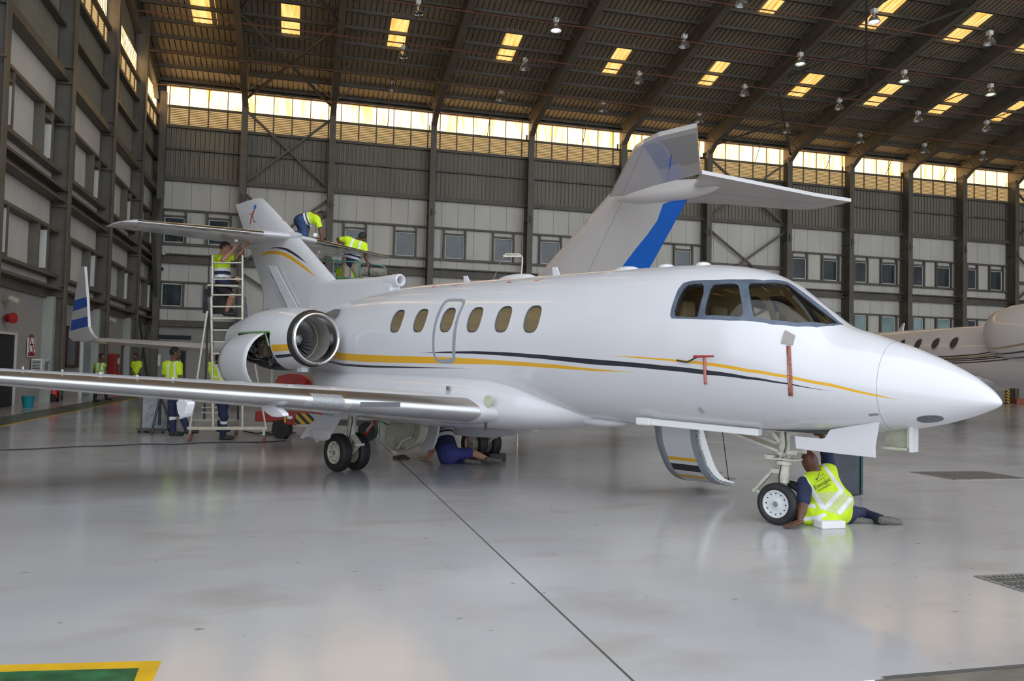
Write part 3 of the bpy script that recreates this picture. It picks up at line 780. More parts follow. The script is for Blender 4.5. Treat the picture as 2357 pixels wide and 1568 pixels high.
# ---- belly fairing
sec = [(4.35, .10, 1.06, .06, .06), (4.7, .42, 1.07, .16, .12), (5.1, .72, 1.1, .27, .25), (5.6, .93, 1.13, .36, .40), (6.2, 1.04, 1.13, .40, .46), (7.2, 1.09, 1.13, .44, .46), (8.6, 1.09, 1.13, .45, .46), (9.6, 1.02, 1.15, .42, .44), (10.4, .82, 1.25, .34, .35), (11.1, .5, 1.42, .2, .2), (11.6, .2, 1.6, .08, .08)]
ff = [pchip([k[0] for k in sec], [k[j] for k in sec]) for j in range(1, 5)]
mb = MB(); rs = []
for s in np.linspace(4.35, 11.6, 60):
    w, zc, hb, ht = [g(s) for g in ff]; r_ = []
    for i in range(48):
        a = 2 * PI * i / 48; ca, sa = math.cos(a), math.sin(a); e = .78
        r_.append((s, w * math.copysign(abs(sa)**e, sa), zc + (ht if ca > 0 else hb) * math.copysign(abs(ca)**e, ca)))
    rs.append(r_)
mb.loft(rs, 0, True, True); mb.build('belly_fairing', WHITE, parent=JET)
def fairpt(x, y):  # photo point on starboard face of fairing (t ~ 1.05)
    return jet(x, y, 1.06)
mb = MB().lathe(fairpt(1124.5, 923), (0, 1, 0), [(-.02, .075), (.012, .075), (.014, .062)], 24); mb.lathe(fairpt(1124.5, 923), (0, 1, 0), [(.013, .064), (.016, 0)], 24); mb.build('inspection_light', mat('pale_lens', (.55, .56, .42), .3), parent=JET)
mb = MB().box(fairpt(1032, 894), (.06, .03, .06)); mb.build('vent_plate', STEEL, parent=JET)
mb = MB().box((lambda p: (p[0], 1.0, p[2]))(jet(1118, 982, 1.0)), (.03, .03, .11)); mb.build('drain_mast', mat('dark_mast', (.07, .07, .07), .5), parent=JET)
# ---- wings
def naca(x, t, m=.018, p=.4):
    yt = 5 * t * (.2969 * math.sqrt(x) - .126 * x - .3516 * x * x + .2843 * x**3 - .1036 * x**4)
    yc = m / p**2 * (2 * p * x - x * x) if x < p else m / (1 - p)**2 * ((1 - 2 * p) + 2 * p * x - x * x)
    return yc + yt, yc - yt
def wing_sections(tt, sle, zle, ch, th, twist, side, npt=26):
    rs = []; xs = [(1 - math.cos(PI * i / npt)) / 2 for i in range(npt + 1)]
    for k in range(len(tt)):
        up = [naca(x, th[k])[0] for x in xs]; lo = [naca(x, th[k])[1] for x in xs]
        pts = [(x, u_) for x, u_ in zip(xs[::-1], up[::-1])] + [(x, l_) for x, l_ in zip(xs[1:-1], lo[1:-1])]
        ct, st_ = math.cos(twist), math.sin(twist)
        rs.append([(sle[k] + ch[k] * (x * ct + z * st_), side * tt[k], zle[k] + ch[k] * (z * ct - x * st_)) for x, z in pts])
    return rs, xs
DIH, SWP = .07, .40
def wing(side):
    tt = [.9, 1.1, 1.2, 1.22, 1.6, 2.2, 2.78, 2.86, 3.22, 3.3, 4.2, 5.2, 6.2, 7.0, 7.75, 7.83]
    sle = [5.67 + (t - 1.2) * SWP if t >= 1.2 else 5.67 - (1.2 - t) * .1 for t in tt]
    zle = [1.04 + (t - 1.2) * DIH for t in tt]
    ch = [3.2 - (t - 1.2) * .31 for t in tt]; ch[-1] *= .96
    th = [.135 - .004 * (t - 1.2) for t in tt]; th[-1] = .03
    rs, xs = wing_sections(tt, sle, zle, ch, th, .035, side)
    mb = MB(); n = len(rs[0]); vs = [p for r in rs for p in r]; npt = len(xs) - 1
    o = 0; mb.v = [tuple(p) for p in vs]
    for k in range(len(rs) - 1):
        for i in range(n):
            j = (i + 1) % n
            xi = xs[npt - i] if i <= npt else xs[i - npt]
            xj = xs[npt - j] if j <= npt else xs[j - npt]
            xm = (xi + xj) / 2
            m = 0
            if xm < .085 and 1.2 <= tt[k] < 7.7: m = 1
            if xm < .03 and side > 0 and tt[k] in (2.86,): m = 2
            if xm < .085 and tt[k] in (1.2, 2.78, 3.22): m = 3
            mb.f.append([k * n + i, k * n + j, (k + 1) * n + j, (k + 1) * n + i]); mb.m.append(m); mb.sm.append(True)
    mb.add(rs[-1], [tuple(range(n))], 0); mb.add(rs[0], [tuple(range(n))], 0)
    LL = mat('landing_light_lens', (.45, .46, .48), .12, metal=.5, coat=1., bump=.8, bscale=90)
    return mb.build('wing', [WHITE, LEMETAL, LL, mat('satin_metal', (.72, .72, .73), .28, metal=1.)], parent=JET)
wing(1); wing(-1)
# small stall vanes along the top of the leading edge
for t in (4.6, 4.95, 5.3, 5.65, 6.0, 6.35, 6.7):
    s = 5.67 + (t - 1.2) * SWP + .22; mb = MB().box((s, t, 1.04 + (t - 1.2) * DIH + .135 - (t-4.6)*.006), (.05, .006, .03)); mb.build('wing_vortex_vane', WHITE, parent=JET)
tv = 2.45; sv = 5.67 + (tv - 1.2) * SWP
mb = MB().box((sv - .003, tv, 1.04 + (tv - 1.2) * DIH + .005), (.02, .5, .06), 0, Matrix.Rotation(-math.atan(SWP), 3, 'Z')); mb.build('ice_inspection_strip', mat('grey_strip', (.12, .12, .13), .4), parent=JET)
# flap track fairings seen below the trailing edge
def plate(name, pxs, t, th, m, parent=JET, rnd=0, bev=0.):
    poly = [jet(x, y, t) for x, y in pxs]
    if rnd: q = smoothpoly([(p[0], p[2]) for p in poly], rnd); poly = [(a, t, b_) for a, b_ in q]
    mb = MB().prism(poly, (0, -th, 0)); return mb.build(name, m, parent=parent, bevel=bev)
plate('flap_fairing', [(596, 934), (612, 930), (632, 934), (655, 957), (638, 962), (618, 958)], 3.55, .09, WHITE, rnd=1, bev=.015)
plate('flap_fairing', [(404, 918), (432, 922), (431, 935), (424, 958), (414, 963), (407, 950)], 5.1, .08, WHITE, rnd=1, bev=.015)
# ---- tail fin
def plan_obj(name, outline, regs, thick, mats, parent, step=.06, g=.1, off=0.):
    """symmetric plate in the s-z plane with thickness thick(s,z) on both sides"""
    xs = [p[0] for p in outline]; ys = [p[1] for p in outline]
    vs, fs, ms = cdt_mesh(outline, [], regs, list(np.arange(min(xs), max(xs), g)), list(np.arange(min(ys), max(ys), g)), step)
    mb = MB()
    for sd in (1, -1):
        o = len(mb.v); mb.v += [(s, sd * thick(s, z) + off, z) for s, z in vs]
        for f, m in zip(fs, ms): mb.f.append([o + i for i in (f if sd > 0 else f[::-1])]); mb.m.append(m); mb.sm.append(True)
    return mb.build(name, mats, parent=parent, weld=2e-3, sharp=1.0)
LE = [(11.0, 2.75), (11.13, 3.25), (12.79, 4.37), (14.0, 5.13), (14.12, 5.19), (14.25, 5.215), (14.45, 5.225)]
TE = [(15.38, 5.21), (14.91, 4.54), (14.45, 3.9), (13.65, 2.7), (13.3, 2.35)]
le_s = lambda z: float(np.interp(z, [p[1] for p in LE[:4]] + [5.3], [p[0] for p in LE[:4]] + [14.3]))
te_s = lambda z: float(np.interp(z, [p[1] for p in TE[::-1]], [p[0] for p in TE[::-1]]))
def finth(s, z):
    a, b_ = le_s(z), te_s(z); c = b_ - a; x = min(max((s - a) / c, 0), 1); k = 1. if z < 4.9 else max(0, (5.25 - z) / .35)**.5
    return max(naca(x, .10, 0.0001)[0] * c * k, .002)
def S5(p): return [(450 + .2232 * a, 450 + .2232 * b_) for a, b_ in p]
def fz(p, t=.12): return [(lambda q: (q[0], q[2]))(jet(x, y, t)) for x, y in p]
g3 = fz(S5([(625, 620), (680, 585), (760, 568), (850, 570), (920, 590), (1000, 630), (1080, 690), (1160, 755), (1250, 845), (1140, 770), (1060, 712), (980, 660), (900, 620), (820, 603), (740, 603), (680, 612)]))
b3 = fz(S5([(750, 550), (800, 533), (870, 532), (950, 548), (1010, 585), (1070, 630), (1145, 700), (1050, 638), (990, 600), (930, 568), (870, 550), (810, 543)]))
logo = [(fz(S5([(600, 98), (618, 96), (628, 110), (622, 140), (606, 150), (597, 130)]), .06), 3), (fz(S5([(596, 150), (614, 148), (608, 185), (585, 235), (565, 285), (548, 328), (555, 280), (572, 215), (585, 180)]), .06), 4),
        (fz(S5([(548, 178), (556, 176), (582, 204), (578, 210)]), .06), 2), (fz(S5([(588, 216), (594, 214), (604, 258), (598, 262)]), .06), 2), (fz(S5([(594, 268), (604, 262), (618, 266), (632, 284), (614, 274), (600, 276)]), .06), 2)]
plan_obj('tail_fin', LE + TE, [(g3, 1), (b3, 2)] + logo, finth, [WHITE, GOLD, BLACK, mat('emblem_blue', (.03, .16, .5), .4), mat('emblem_red', (.5, .12, .06), .4)], JET)
# rudder lower panel with visible hinge gap
plate('rudder_gap', [(609, 615), (613, 614), (660, 712), (655, 714)], .17, .01, PANEL)
plate('rudder_tab', [(616, 610), (634, 612), (684, 708), (664, 712)], .172, .02, WHITE)
# dorsal fin with air scoop
mb = MB(); rs = []
for s, zt, w in ((9.25, 3.20, .10), (9.6, 3.2, .11), (10.2, 3.205, .12), (11.13, 3.24, .13), (11.8, 3.3, .12)):
    zb = 2.6; r_ = []
    for i in range(13):
        a = PI * i / 12; r_.append((s, w * math.cos(a), zt - w + w * math.sin(a)))
    r_ = [(s, w * 1.6, zb), (s, w * 1.1, zt - .3)] + r_ + [(s, -w * 1.1, zt - .3), (s, -w * 1.6, zb)]
    rs.append(r_)
mb.loft(rs, 0, True, True); mb.build('dorsal_fin', WHITE, parent=JET)
mb = MB().lathe((9.08, 0, 3.10), (1, 0, 0), [(.3, .07), (.02, .07), (0, .085), (.01, .105), (.08, .115), (.4, .108), (.9, .07)], 24); o = mb.build('air_scoop', WHITE, parent=JET)
mb = MB().cyl((9.25, 0, 3.10), (9.26, 0, 3.10), .07, n=20); mb.build('scoop_mouth', DARK, parent=o)
# ---- tailplane
def tailplane(side):
    tt = [.08, .6, 1.4, 2.2, 2.85, 3.05]; sle = [12.72 + (t - .1) * .24 for t in tt]; sle[-1] += .18
    ch = [1.95 - (t - .1) * .30 for t in tt]; ch[-1] -= .2; th = [.10] * 5 + [.03]
    rs, xs = wing_sections(tt, sle, [4.22 - .012 * t for t in tt], ch, th, 0., side)
    mb = MB(); n = len(rs[0]); npt = len(xs) - 1; mb.v = [tuple(p) for r in rs for p in r]
    for k in range(len(rs) - 1):
        for i in range(n):
            j = (i + 1) % n; xi = xs[npt - i] if i <= npt else xs[i - npt]; xj = xs[npt - j] if j <= npt else xs[j - npt]
            mb.f.append([k * n + i, k * n + j, (k + 1) * n + j, (k + 1) * n + i]); mb.m.append(1 if (xi + xj) / 2 < .05 and .1 < tt[k] < 2.8 else 0); mb.sm.append(True)
    mb.add(rs[-1], [tuple(range(n))], 0)
    o = mb.build('tailplane', [WHITE, CHROME], parent=JET)
    mb = MB().ball((13.35, side * .95, 4.07), .036, 8, sc=(1.6, 1, 1)); mb.build('static_wick_pod', WHITE, parent=JET)
    return o
tailplane(1); tailplane(-1)
mb = MB().lathe((12.4, 0, 4.22), (1, 0, 0), [(0, .01), (.25, .09), (.7, .14), (1.6, .14), (2.3, .08), (2.6, .02)], 20); mb.build('tailplane_fairing', WHITE, parent=JET)
# ---- engines
ES, ET, EZ = 9.25, 1.52, 2.03
fr = pchip([9.36, 9.5, 9.8, 10.3, 10.8, 11.2, 11.6, 11.8], [.462, .485, .515, .53, .505, .44, .36, .32])
def npt_(s, th, off=0., side=1): r_ = fr(s) + off; return (s, side * (ET + r_ * math.sin(th)), EZ + r_ * math.cos(th))
def engine(side):
    root = thing_part = bpy.data.objects.new('engine_nacelle', None); COL.objects.link(root); root.parent = JET; root.empty_display_size = .1
    ang0, ang1 = 1.42, 3.35
    op = [(10.05, ang0), (11.0, ang0), (11.25, 2.2), (11.3, ang1), (10.15, ang1), (10.05, 2.2)] if side > 0 else []
    hs = [op] if op else []
    rg = []
    lo, hi = 9.36, 11.8; gy = [(-PI + 2 * PI * (i + .5) / 64) for i in range(64)]; gxx = list(np.arange(9.4, 11.8, .08))
    rg = [([(9.36, 1.80), (11.6, 1.78), (11.6, 2.02), (9.36, 2.03)], 1), ([(9.36, 2.17), (11.6, 2.15), (11.6, 2.24), (9.36, 2.26)], 2)]
    if op: hs = [[(s, t) for s, t in op if t <= PI]]; hs = [[(9.80, ang0), (10.95, ang0), (11.2, 2.2), (11.25, PI - .02), (9.92, PI - .02), (9.82, 2.2)]]
    if op: rg = [([(9.36, 1.80), (9.78, 1.797), (9.78, 2.025), (9.36, 2.03)], 1), ([(9.36, 2.15), (9.78, 2.15), (9.78, 2.27), (9.36, 2.27)], 2)]
    vs, fs, ms = cdt_mesh([(lo, -PI), (hi, -PI), (hi, PI), (lo, PI)], hs, rg, gxx, gy, .06)
    mb = MB(); mb.v = [npt_(s, t, 0, side) for s, t in vs]; mb.f = [list(f) for f in fs]; mb.m = ms; mb.sm = [True] * len(fs)
    mb.build('cowling', [WHITE, GOLD, BLACK], parent=root, weld=1e-4, sharp=2.)
    ax = (1, 0, 0); c = (0, side * ET, EZ)
    mb = MB().lathe(c, ax, [(9.245, .434), (9.222, .424), (9.208, .410), (9.205, .398), (9.212, .386), (9.24, .373), (9.30, .365), (9.42, .361)], 48); mb.build('intake_lip', CHROME, parent=root)
    mb = MB().lathe(c, ax, [(9.244, .432), (9.25, .441), (9.30, .452), (9.355, .460), (9.36, .43)], 48); mb.build('intake_gap_ring', mat('dark_gap_ring', (.035, .03, .03), .6, noise=(30, .6)), parent=root)
    mb = MB().lathe(c, ax, [(9.41, .362), (9.6, .358), (10.0, .362)], 48); mb.build('intake_duct', mat('grey_intake_liner', (.30, .28, .25), .4, noise=(6, .15)), parent=root)
    fan = bpy.data.objects.new('fan', None); COL.objects.link(fan); fan.parent = root
    f0 = 9.92
    mb = MB().cyl((f0 + .1, side * ET, EZ), (f0 + .12, side * ET, EZ), .362, n=40); mb.build('fan_back', DARK, parent=fan)
    mb = MB()
    for k in range(26):
        a = 2 * PI * k / 26; b0 = []
        for j in range(6):
            r_ = .10 + .257 * j / 5; tw = .5 + .75 * j / 5; cw = .075; aa = a + .18 * (j / 5)**2
            for sg in (-1, 1):
                ds = sg * cw * math.cos(tw) * .5; da = sg * cw * math.sin(tw) / r_ * .5
                b0.append((f0 + ds, side * ET + r_ * math.sin(aa + da), EZ + r_ * math.cos(aa + da)))
        mb.add(b0, [(2 * j, 2 * j + 1, 2 * j + 3, 2 * j + 2) for j in range(5)], 0, True)
    mb.build('fan_blades', mat('fan_blade_metal', (.34, .34, .35), .35, metal=.7), parent=fan, fixn=False)
    mb = MB().lathe((0, side * ET, EZ), ax, [(f0 - .13, .002), (f0 - .128, .05), (f0 - .11, .085), (f0 - .06, .112), (f0 + .06, .12)], 24); sp = mb.build('spinner', mat('grey_spinner', (.33, .34, .36), .35, metal=.5), parent=fan)
    for k in range(6):
        a = 2 * PI * k / 6; MB().cyl((f0 - .13, side * ET + .075 * math.sin(a), EZ + .075 * math.cos(a)), (f0 - .09, side * ET + .078 * math.sin(a), EZ + .078 * math.cos(a)), .012, n=8).build('balance_bolt', DARK, parent=fan)
    mb = MB().lathe(c, ax, [(9.80, .348), (9.79, .354), (9.80, .361)], 40); mb.build('liner_ring', mat('pale_ring', (.6, .58, .5), .4), parent=root)
    mb = MB().lathe(c, ax, [(11.8, .32), (11.82, .31), (11.6, .30), (11.4, .29)], 32); mb.build('exhaust_nozzle', STEEL, parent=root)
    mb = MB().cyl((11.45, side * ET, EZ), (11.44, side * ET, EZ), .29, n=24); mb.build('exhaust_core', DARK, parent=root)
    mb = MB().lathe(c, ax, [(9.95, .37), (10.1, .36), (10.4, .28), (10.9, .25), (11.2, .27), (11.5, .28)], 32); mb.build('engine_core', mat('dark_engine_core', (.045, .042, .04), .45, metal=.6, noise=(12, .6)), parent=root)
    # pylon
    mb = MB()
    q = [(9.9, .03), (10.3, .10), (11.0, .10), (11.7, .015)]
    r0 = [(s, side * .80, 2.12 + z) for s, z in q] + [(s, side * .80, 2.12 - z) for s, z in q[::-1]]
    r1 = [(s, side * 1.15, 2.08 + z) for s, z in q] + [(s, side * 1.15, 2.08 - z) for s, z in q[::-1]]
    mb.loft([r0, r1], 0, False, True); mb.build('pylon', WHITE, parent=root)
    mb = MB().box((9.55, side * ET + side * .05, EZ - .50), (.16, .12, .09)); mb.build('drain_box', WHITE, parent=root, bevel=.01)
    if side > 0:
        # exposed engine accessories
        rnd = random.Random(3); AG = mat('accessory_grey', (.30, .30, .29), .35, metal=.7, noise=(20, .6))
        for k in range(50):
            s = rnd.uniform(9.98, 10.95); a = rnd.uniform(1.3, 3.5); r_ = rnd.uniform(.30, .41)
            p = Vector((s, side * (ET + r_ * math.sin(a)), EZ + r_ * math.cos(a)))
            if k % 3 == 0: MB().box(p, (rnd.uniform(.04, .12), .06, .07), 0, Matrix.Rotation(rnd.random() * 3, 3, 'X')).build('accessory_box', AG, parent=root, bevel=.006)
            elif k % 3 == 1: MB().cyl(p, p + Vector((rnd.uniform(-.12, .12), 0, rnd.uniform(-.08, .08))), rnd.uniform(.015, .045), n=10).build('accessory_unit', AG, parent=root)
            else:
                a2 = a + rnd.uniform(-.8, .8); s2 = s + rnd.uniform(-.3, .3); pts = [(s + (s2 - s) * j / 6, ET + (r_ + .03 * math.sin(j)) * math.sin(a + (a2 - a) * j / 6), EZ + (r_ + .03 * math.sin(j)) * math.cos(a + (a2 - a) * j / 6)) for j in range(7)]
                MB().tube(pts, .008, 6).build('engine_pipe', STEEL, parent=root)
        mb = MB().lathe((0, ET, EZ), ax, [(9.795, .45), (9.80, .505)], 48); mb.build('cowl_frame', mat('green_seal', (.16, .36, .12), .5), parent=root)
        # lower bearing frame edges
        for s in (9.81, 11.18):
            MB().tube([npt_(s, a, -.015) for a in np.linspace(ang0, PI, 20)], .014, 6).build('cowl_edge_frame', PRIMER, parent=root)
        mb = MB().box2((10.25, ET + .22, EZ - .30), (10.45, ET + .36, EZ + .02)); mb.build('oil_tank', mat('brown_oil_tank', (.16, .11, .06), .5), parent=root, bevel=.03)
        # open lower cowl door hanging from its upper hinge
        mb = MB(); rs = []; hp = np.array(npt_(10.45, ang0)); hinge = (hp[1], hp[2]); rot = COWLROT
        for s in np.linspace(9.98, 11.08, 10):
            r_ = []
            for a in np.linspace(ang0, ang0 + 2.0, 26):
                p = npt_(s, a); dy, dz = p[1] - hinge[0], p[2] - hinge[1]
                r_.append((p[0], hinge[0] + dy * math.cos(rot) - dz * math.sin(rot), hinge[1] + dy * math.sin(rot) + dz * math.cos(rot)))
            rs.append(r_)
        n = 26; vs = [p for r in rs for p in r]; mb.v = [tuple(p) for p in vs]
        for k in range(9):
            for i in range(n - 1): mb.f.append([k * n + i, k * n + i + 1, (k + 1) * n + i + 1, (k + 1) * n + i]); mb.m.append(2 if i >= 23 else 0); mb.sm.append(True)
        o = mb.build('cowl_door', [WHITE, PRIMER, BLACK], parent=root, sharp=2.)
        sl = o.modifiers.new('thick', 'SOLIDIFY'); sl.thickness = .018; sl.offset = -1
        mb = MB().tube([rs[1][2], (9.98, ET + .50, EZ + .08), (9.84, ET + .50, EZ - .14)], .014, 6); mb.build('hold_open_rod', mat('green_rod', (.30, .42, .22), .5), parent=root)
        # green seal arc along the top of the opening
        mb = MB().tube([npt_(s, ang0 - .03, .004) for s in np.linspace(9.82, 10.95, 8)], .014, 6); mb.build('green_seal', mat('green_seal', (.16, .36, .12), .5), parent=root)
    return root
COWLROT = 1.0
engine(1); engine(-1)
plate('precooler_scoop', [(742, 724), (772, 711), (760, 731), (753, 725)], .92, .12, mat('grey_scoop', (.20, .19, .18), .5))
# ---- antennas on the roof and belly
def top_pt(x, y):
    s, ph = fhit(x, y + 6); return fpt(s, 0)
for (x, h, L) in ((1080, .10, .10), (1287, .12, .10)):
    s = [jet(x, 645, 0)[0]][0]; z = fT(s)
    mb = MB().prism([(s - .02, -.012, z - .02), (s + .10, -.012, z - .02), (s + .13, -.012, z + h), (s + .05, -.012, z + h)], (0, .024, 0)); mb.build('blade_antenna', WHITE, parent=JET)
for (x, L, h) in ((1190, .75, .07), (1442, .38, .055), (1534, .2, .05), (1619, .18, .05)):
    s = jet(x, 635, 0)[0]; mb = MB().ball((s, 0, fT(s) - .005), 1., 10, sc=(L / 2, .11, h)); mb.build('antenna_dome', WHITE, parent=JET)
s = jet(1395, 980, 0)[0]; mb = MB().ball((s, .1, .96), 1., 10, sc=(.42, .22, .07)); mb.build('belly_antenna', WHITE, parent=JET)
mb = MB().box((jet(1484, 970, .5)[0], .50, 1.03), (.20, .10, .09)); mb.build('belly_light_housing', WHT, parent=JET, bevel=.02)
p0, p1 = jet(1500, 976, .45), jet(1748, 1001, .32)
mb = MB().beam((p0[0] + .2, .45, p0[2] + .03), (p1[0], .30, p1[2] + .025), .12, .075); mb.build('door_hinge_beam', WHT, parent=JET, bevel=.01)
s, t, z = jet(1240, 992, .2); mb = MB().prism([(s - .08, t, z + .06), (s + .08, t, z + .06), (s + .10, t, z - .02), (s, t, z)], (0, .02, 0)); mb.build('belly_blade_antenna', WHITE, parent=JET)

patch('dark_vent_plate', fpoly([(2000, 953), (2022, 952), (2022, 956), (2000, 958)]), STEEL, .003)
patch('static_vent_plate', fpoly([(1606, 940), (1612, 939), (1620, 948), (1614, 951)]), mat('pale_metal_plate', (.6, .6, .58), .3, metal=.6), .004)
# ------------------------------------------------------------------ landing gear, gear doors, airstair
HUBM = mat('cream_wheel_hub', (.62, .60, .50), .4, noise=(14, .15)); HUBW = mat('white_wheel_hub', (.66, .68, .70), .35)
def wheel(c, R_, w, hub_r, hubm, root, nb=10, outer=1):
    W_ = bpy.data.objects.new('wheel', None); COL.objects.link(W_); W_.parent = root; W_.location = c; W_.empty_display_size = .1
    h = w / 2
    prof = [(-h * .72, hub_r), (-h * .95, hub_r * 1.15), (-h, R_ * .80), (-h * .9, R_ * .92), (-h * .62, R_ * .985)]
    grooves = [-.42, -.14, .14, .42]
    for g in grooves: prof += [(h * (g - .05), R_ * .998), (h * (g - .04), R_ * .975), (h * (g + .04), R_ * .975), (h * (g + .05), R_ * .998)]
    prof += [(h * .62, R_ * .985), (h * .9, R_ * .92), (h, R_ * .80), (h * .95, hub_r * 1.15), (h * .72, hub_r)]
    MB().lathe((0, 0, 0), (0, 1, 0), prof, 48).build('tyre', RUBBER, parent=W_, sharp=.5)
    mb = MB()
    for s in (-1, 1): mb.lathe((0, 0, 0), (0, s, 0), [(h * .55, hub_r * 1.02), (h * .84, hub_r * 1.0), (h * .86, hub_r * .93), (h * .62, hub_r * .86), (h * .50, hub_r * .5), (h * .55, hub_r * .42), (h * .7, hub_r * .3), (h * .72, .001)], 40)
    hb = mb.build('hub', hubm, parent=W_, sharp=.6)
    for k in range(nb):
        a = 2 * PI * k / nb
        for s in ((outer,)):
            x, z = hub_r * .76 * math.cos(a), hub_r * .76 * math.sin(a)
            MB().cyl((x, s * h * .5, z), (x, s * h * .66, z), hub_r * .055, n=8).build('lug_hole', DARK, parent=W_)
    mb = MB().lathe((0, 0, 0), (0, outer, 0), [(h * .70, hub_r * .2), (h * .80, hub_r * .2), (h * .82, hub_r * .14), (h * .74, hub_r * .1), (h * .74, .001)], 20); mb.build('axle_cap', STEEL, parent=W_)
    return W_
def gear_root(name):
    o = bpy.data.objects.new(name, None); COL.objects.link(o); o.parent = JET; o.empty_display_size = .1; return o
# nose gear
NG = gear_root('nose_gear'); ns = 2.05
RN = .224
wheel((ns, .145, RN), RN, .115, .148, HUBW, NG, 12, 1); wheel((ns, -.145, RN), RN, .115, .148, HUBW, NG, 12, -1)
MB().cyl((ns, -.2, RN), (ns, .2, RN), .022, n=12).build('axle', STEEL, parent=NG)
mb = MB().cyl((ns, 0, RN - .03), (ns, 0, .48), .036, n=20); mb.cyl((ns, 0, .44), (ns, 0, .50), .055, n=20); mb.cyl((ns, 0, .50), (ns, 0, 1.08), .058, n=20); mb.cyl((ns, 0, .64), (ns, 0, .68), .085, n=20); mb.cyl((ns, 0, .74), (ns, 0, .78), .08, n=20); mb.box((ns, 0, RN + .06), (.09, .12, .12), 0)
mb.build('oleo_strut', CREAM, parent=NG)
for s_ in (-1, 1):
    mb = MB().cyl((ns - .02, s_ * .06, .74), (ns - .10, s_ * .12, .78), .022, n=10); mb.cyl((ns - .10, s_ * .12, .78), (ns - .19, s_ * .12, .79), .028, n=10); mb.build('steering_jack', CREAM, parent=NG)
mb = MB().box((ns, 0, .70), (.34, .20, .02)); mb.box((ns + .14, 0, .72), (.12, .16, .025)); mb.build('steering_collar', CREAM, parent=NG, bevel=.005)
mb = MB().beam((ns + .03, 0, .56), (ns + .14, 0, .56), .10, .05); mb.beam((ns + .12, 0, .57), (ns + .34, 0, .32), .05, .035); mb.cyl((ns + .12, -.05, .565), (ns + .12, .05, .565), .02, n=10); mb.build('upper_torque_link', CREAM, parent=NG, bevel=.004)
mb = MB().beam((ns + .34, 0, .32), (ns + .05, 0, RN), .04, .03); mb.cyl((ns + .34, -.04, .32), (ns + .34, .04, .32), .02, n=10); mb.build('lower_torque_link', CREAM, parent=NG, bevel=.004)
mb = MB().beam((ns + .02, .05, .88), (ns + .16, .05, 1.05), .04, .04); mb.build('drag_link', CREAM, parent=NG)
mb = MB().beam((ns + .05, -.05, .78), (ns + .80, -.05, .99), .20, .03); mb.beam((ns + .1, -.05, .86), (ns + .7, -.05, 1.03), .05, .03); mb.build('drag_strut', CREAM, parent=NG, bevel=.004)
mb = MB().cyl((ns - .06, .03, .72), (ns - .06, .03, 1.02), .02, n=10); mb.build('uplock_actuator', CREAM, parent=NG)
mb = MB().beam((ns - .05, 0, .98), (ns - .45, 0, 1.07), .05, .05); mb.build('forward_brace', CREAM, parent=NG)
mb = MB().tube([(ns - .03, .05, 1.0), (ns - .06, .08, .85), (ns - .01, .07, .7), (ns + .03, .06, .5), (ns + .02, .06, .35)], .006, 6); mb.build('brake_hose', SCREEN, parent=NG)
mb = MB().box2((1.25, -.26, 1.02), (2.3, .26, 1.06)); mb.build('wheel_well', mat('dark_well', (.06, .055, .05), .6), parent=JET)
# nose gear doors: starboard door panel with curved cut-out, and inner box door
dp = [(1829, 1004), (1890, 1010), (1897, 1009), (1903, 1002), (1907, 993), (1912, 989), (1960, 981), (2024, 971), (2019, 1000), (2014, 1030), (2015, 1054), (1940, 1046), (1832, 1033)]
plate('nose_gear_door', dp, .36, .018, WHITE, bev=.004)
mb = MB(); a = jet(2016, 1036, .33); c = jet(2078, 990, .33); x0, x1 = c[0], a[0] + .02
mb.box2((x0, .30, a[2] + .0), (x1, .32, c[2] + .03)); mb.box2((x0, -.02, a[2]), (x1, .32, a[2] + .02)); mb.box2((x0, -.02, a[2]), (x0 + .03, .32, c[2] + .03))
mb = MB().box2((x0, .02, a[2]), (x1, .04, c[2] + .06)); mb.box2((x0, .04, a[2]), (x1, .14, a[2] + .025)); mb.box2((x0, .04, a[2]), (x0 + .025, .14, c[2] + .05)); mb.build('equipment_bay_door', PRIMER, parent=JET)
mb = MB().box2((x0 - .03, .0, a[2] - .01), (x0, .16, c[2] + .05)); mb.build('bay_door_edge', WHITE, parent=JET)
# main gear
MG = 8.46
def main_gear(side):
    g = gear_root('main_gear'); c = 1.40 * side; Rm = .288
    wheel((MG, c + .165 * side, Rm), Rm, .185, .172, HUBM, g, 10, side); wheel((MG, c - .165 * side, Rm), Rm, .185, .172, HUBM, g, 10, -side)
    MB().cyl((MG, c - .24, Rm), (MG, c + .24, Rm), .03, n=12).build('axle', STEEL, parent=g)
    ms = MG - .03
    mb = MB().cyl((MG - .0, c, Rm), (ms - .06, c, .56), .042, n=20); mb.cyl((ms - .06, c, .54), (ms - .10, c, .98), .066, n=20); mb.cyl((ms - .09, c, .86), (ms - .10, c, .90), .085, n=20); mb.build('oleo_strut', CREAM, parent=g)
    mb = MB().beam((ms - .10, c, .56), (ms - .30, c, .42), .09, .035); mb.cyl((ms - .30, c - .08, .42), (ms - .30, c + .08, .42), .02, n=10); mb.build('upper_torque_link', CREAM, parent=g, bevel=.004)
    mb = MB().beam((ms - .30, c, .42), (MG - .04, c, .22), .05, .035); mb.build('lower_torque_link', CREAM, parent=g, bevel=.004)
    MB().cyl((ms - .09, c, .86), (ms - .05, c - .75 * side, .84), .028, n=10).build('side_brace', STEEL, parent=g)
    mb = MB().tube([(ms - .13, c + .04, .95), (ms - .16, c + .05, .75), (ms - .12, c + .05, .6), (ms - .05, c + .05, .4)], .008, 6); mb.build('brake_hose', SCREEN, parent=g)
    mb = MB().box2((MG - .45, .35 * side, .84), (MG + .35, 1.3 * side, .87)); mb.build('wheel_well', mat('dark_well', (.06, .055, .05), .6), parent=g)
    return g
main_gear(1); main_gear(-1)
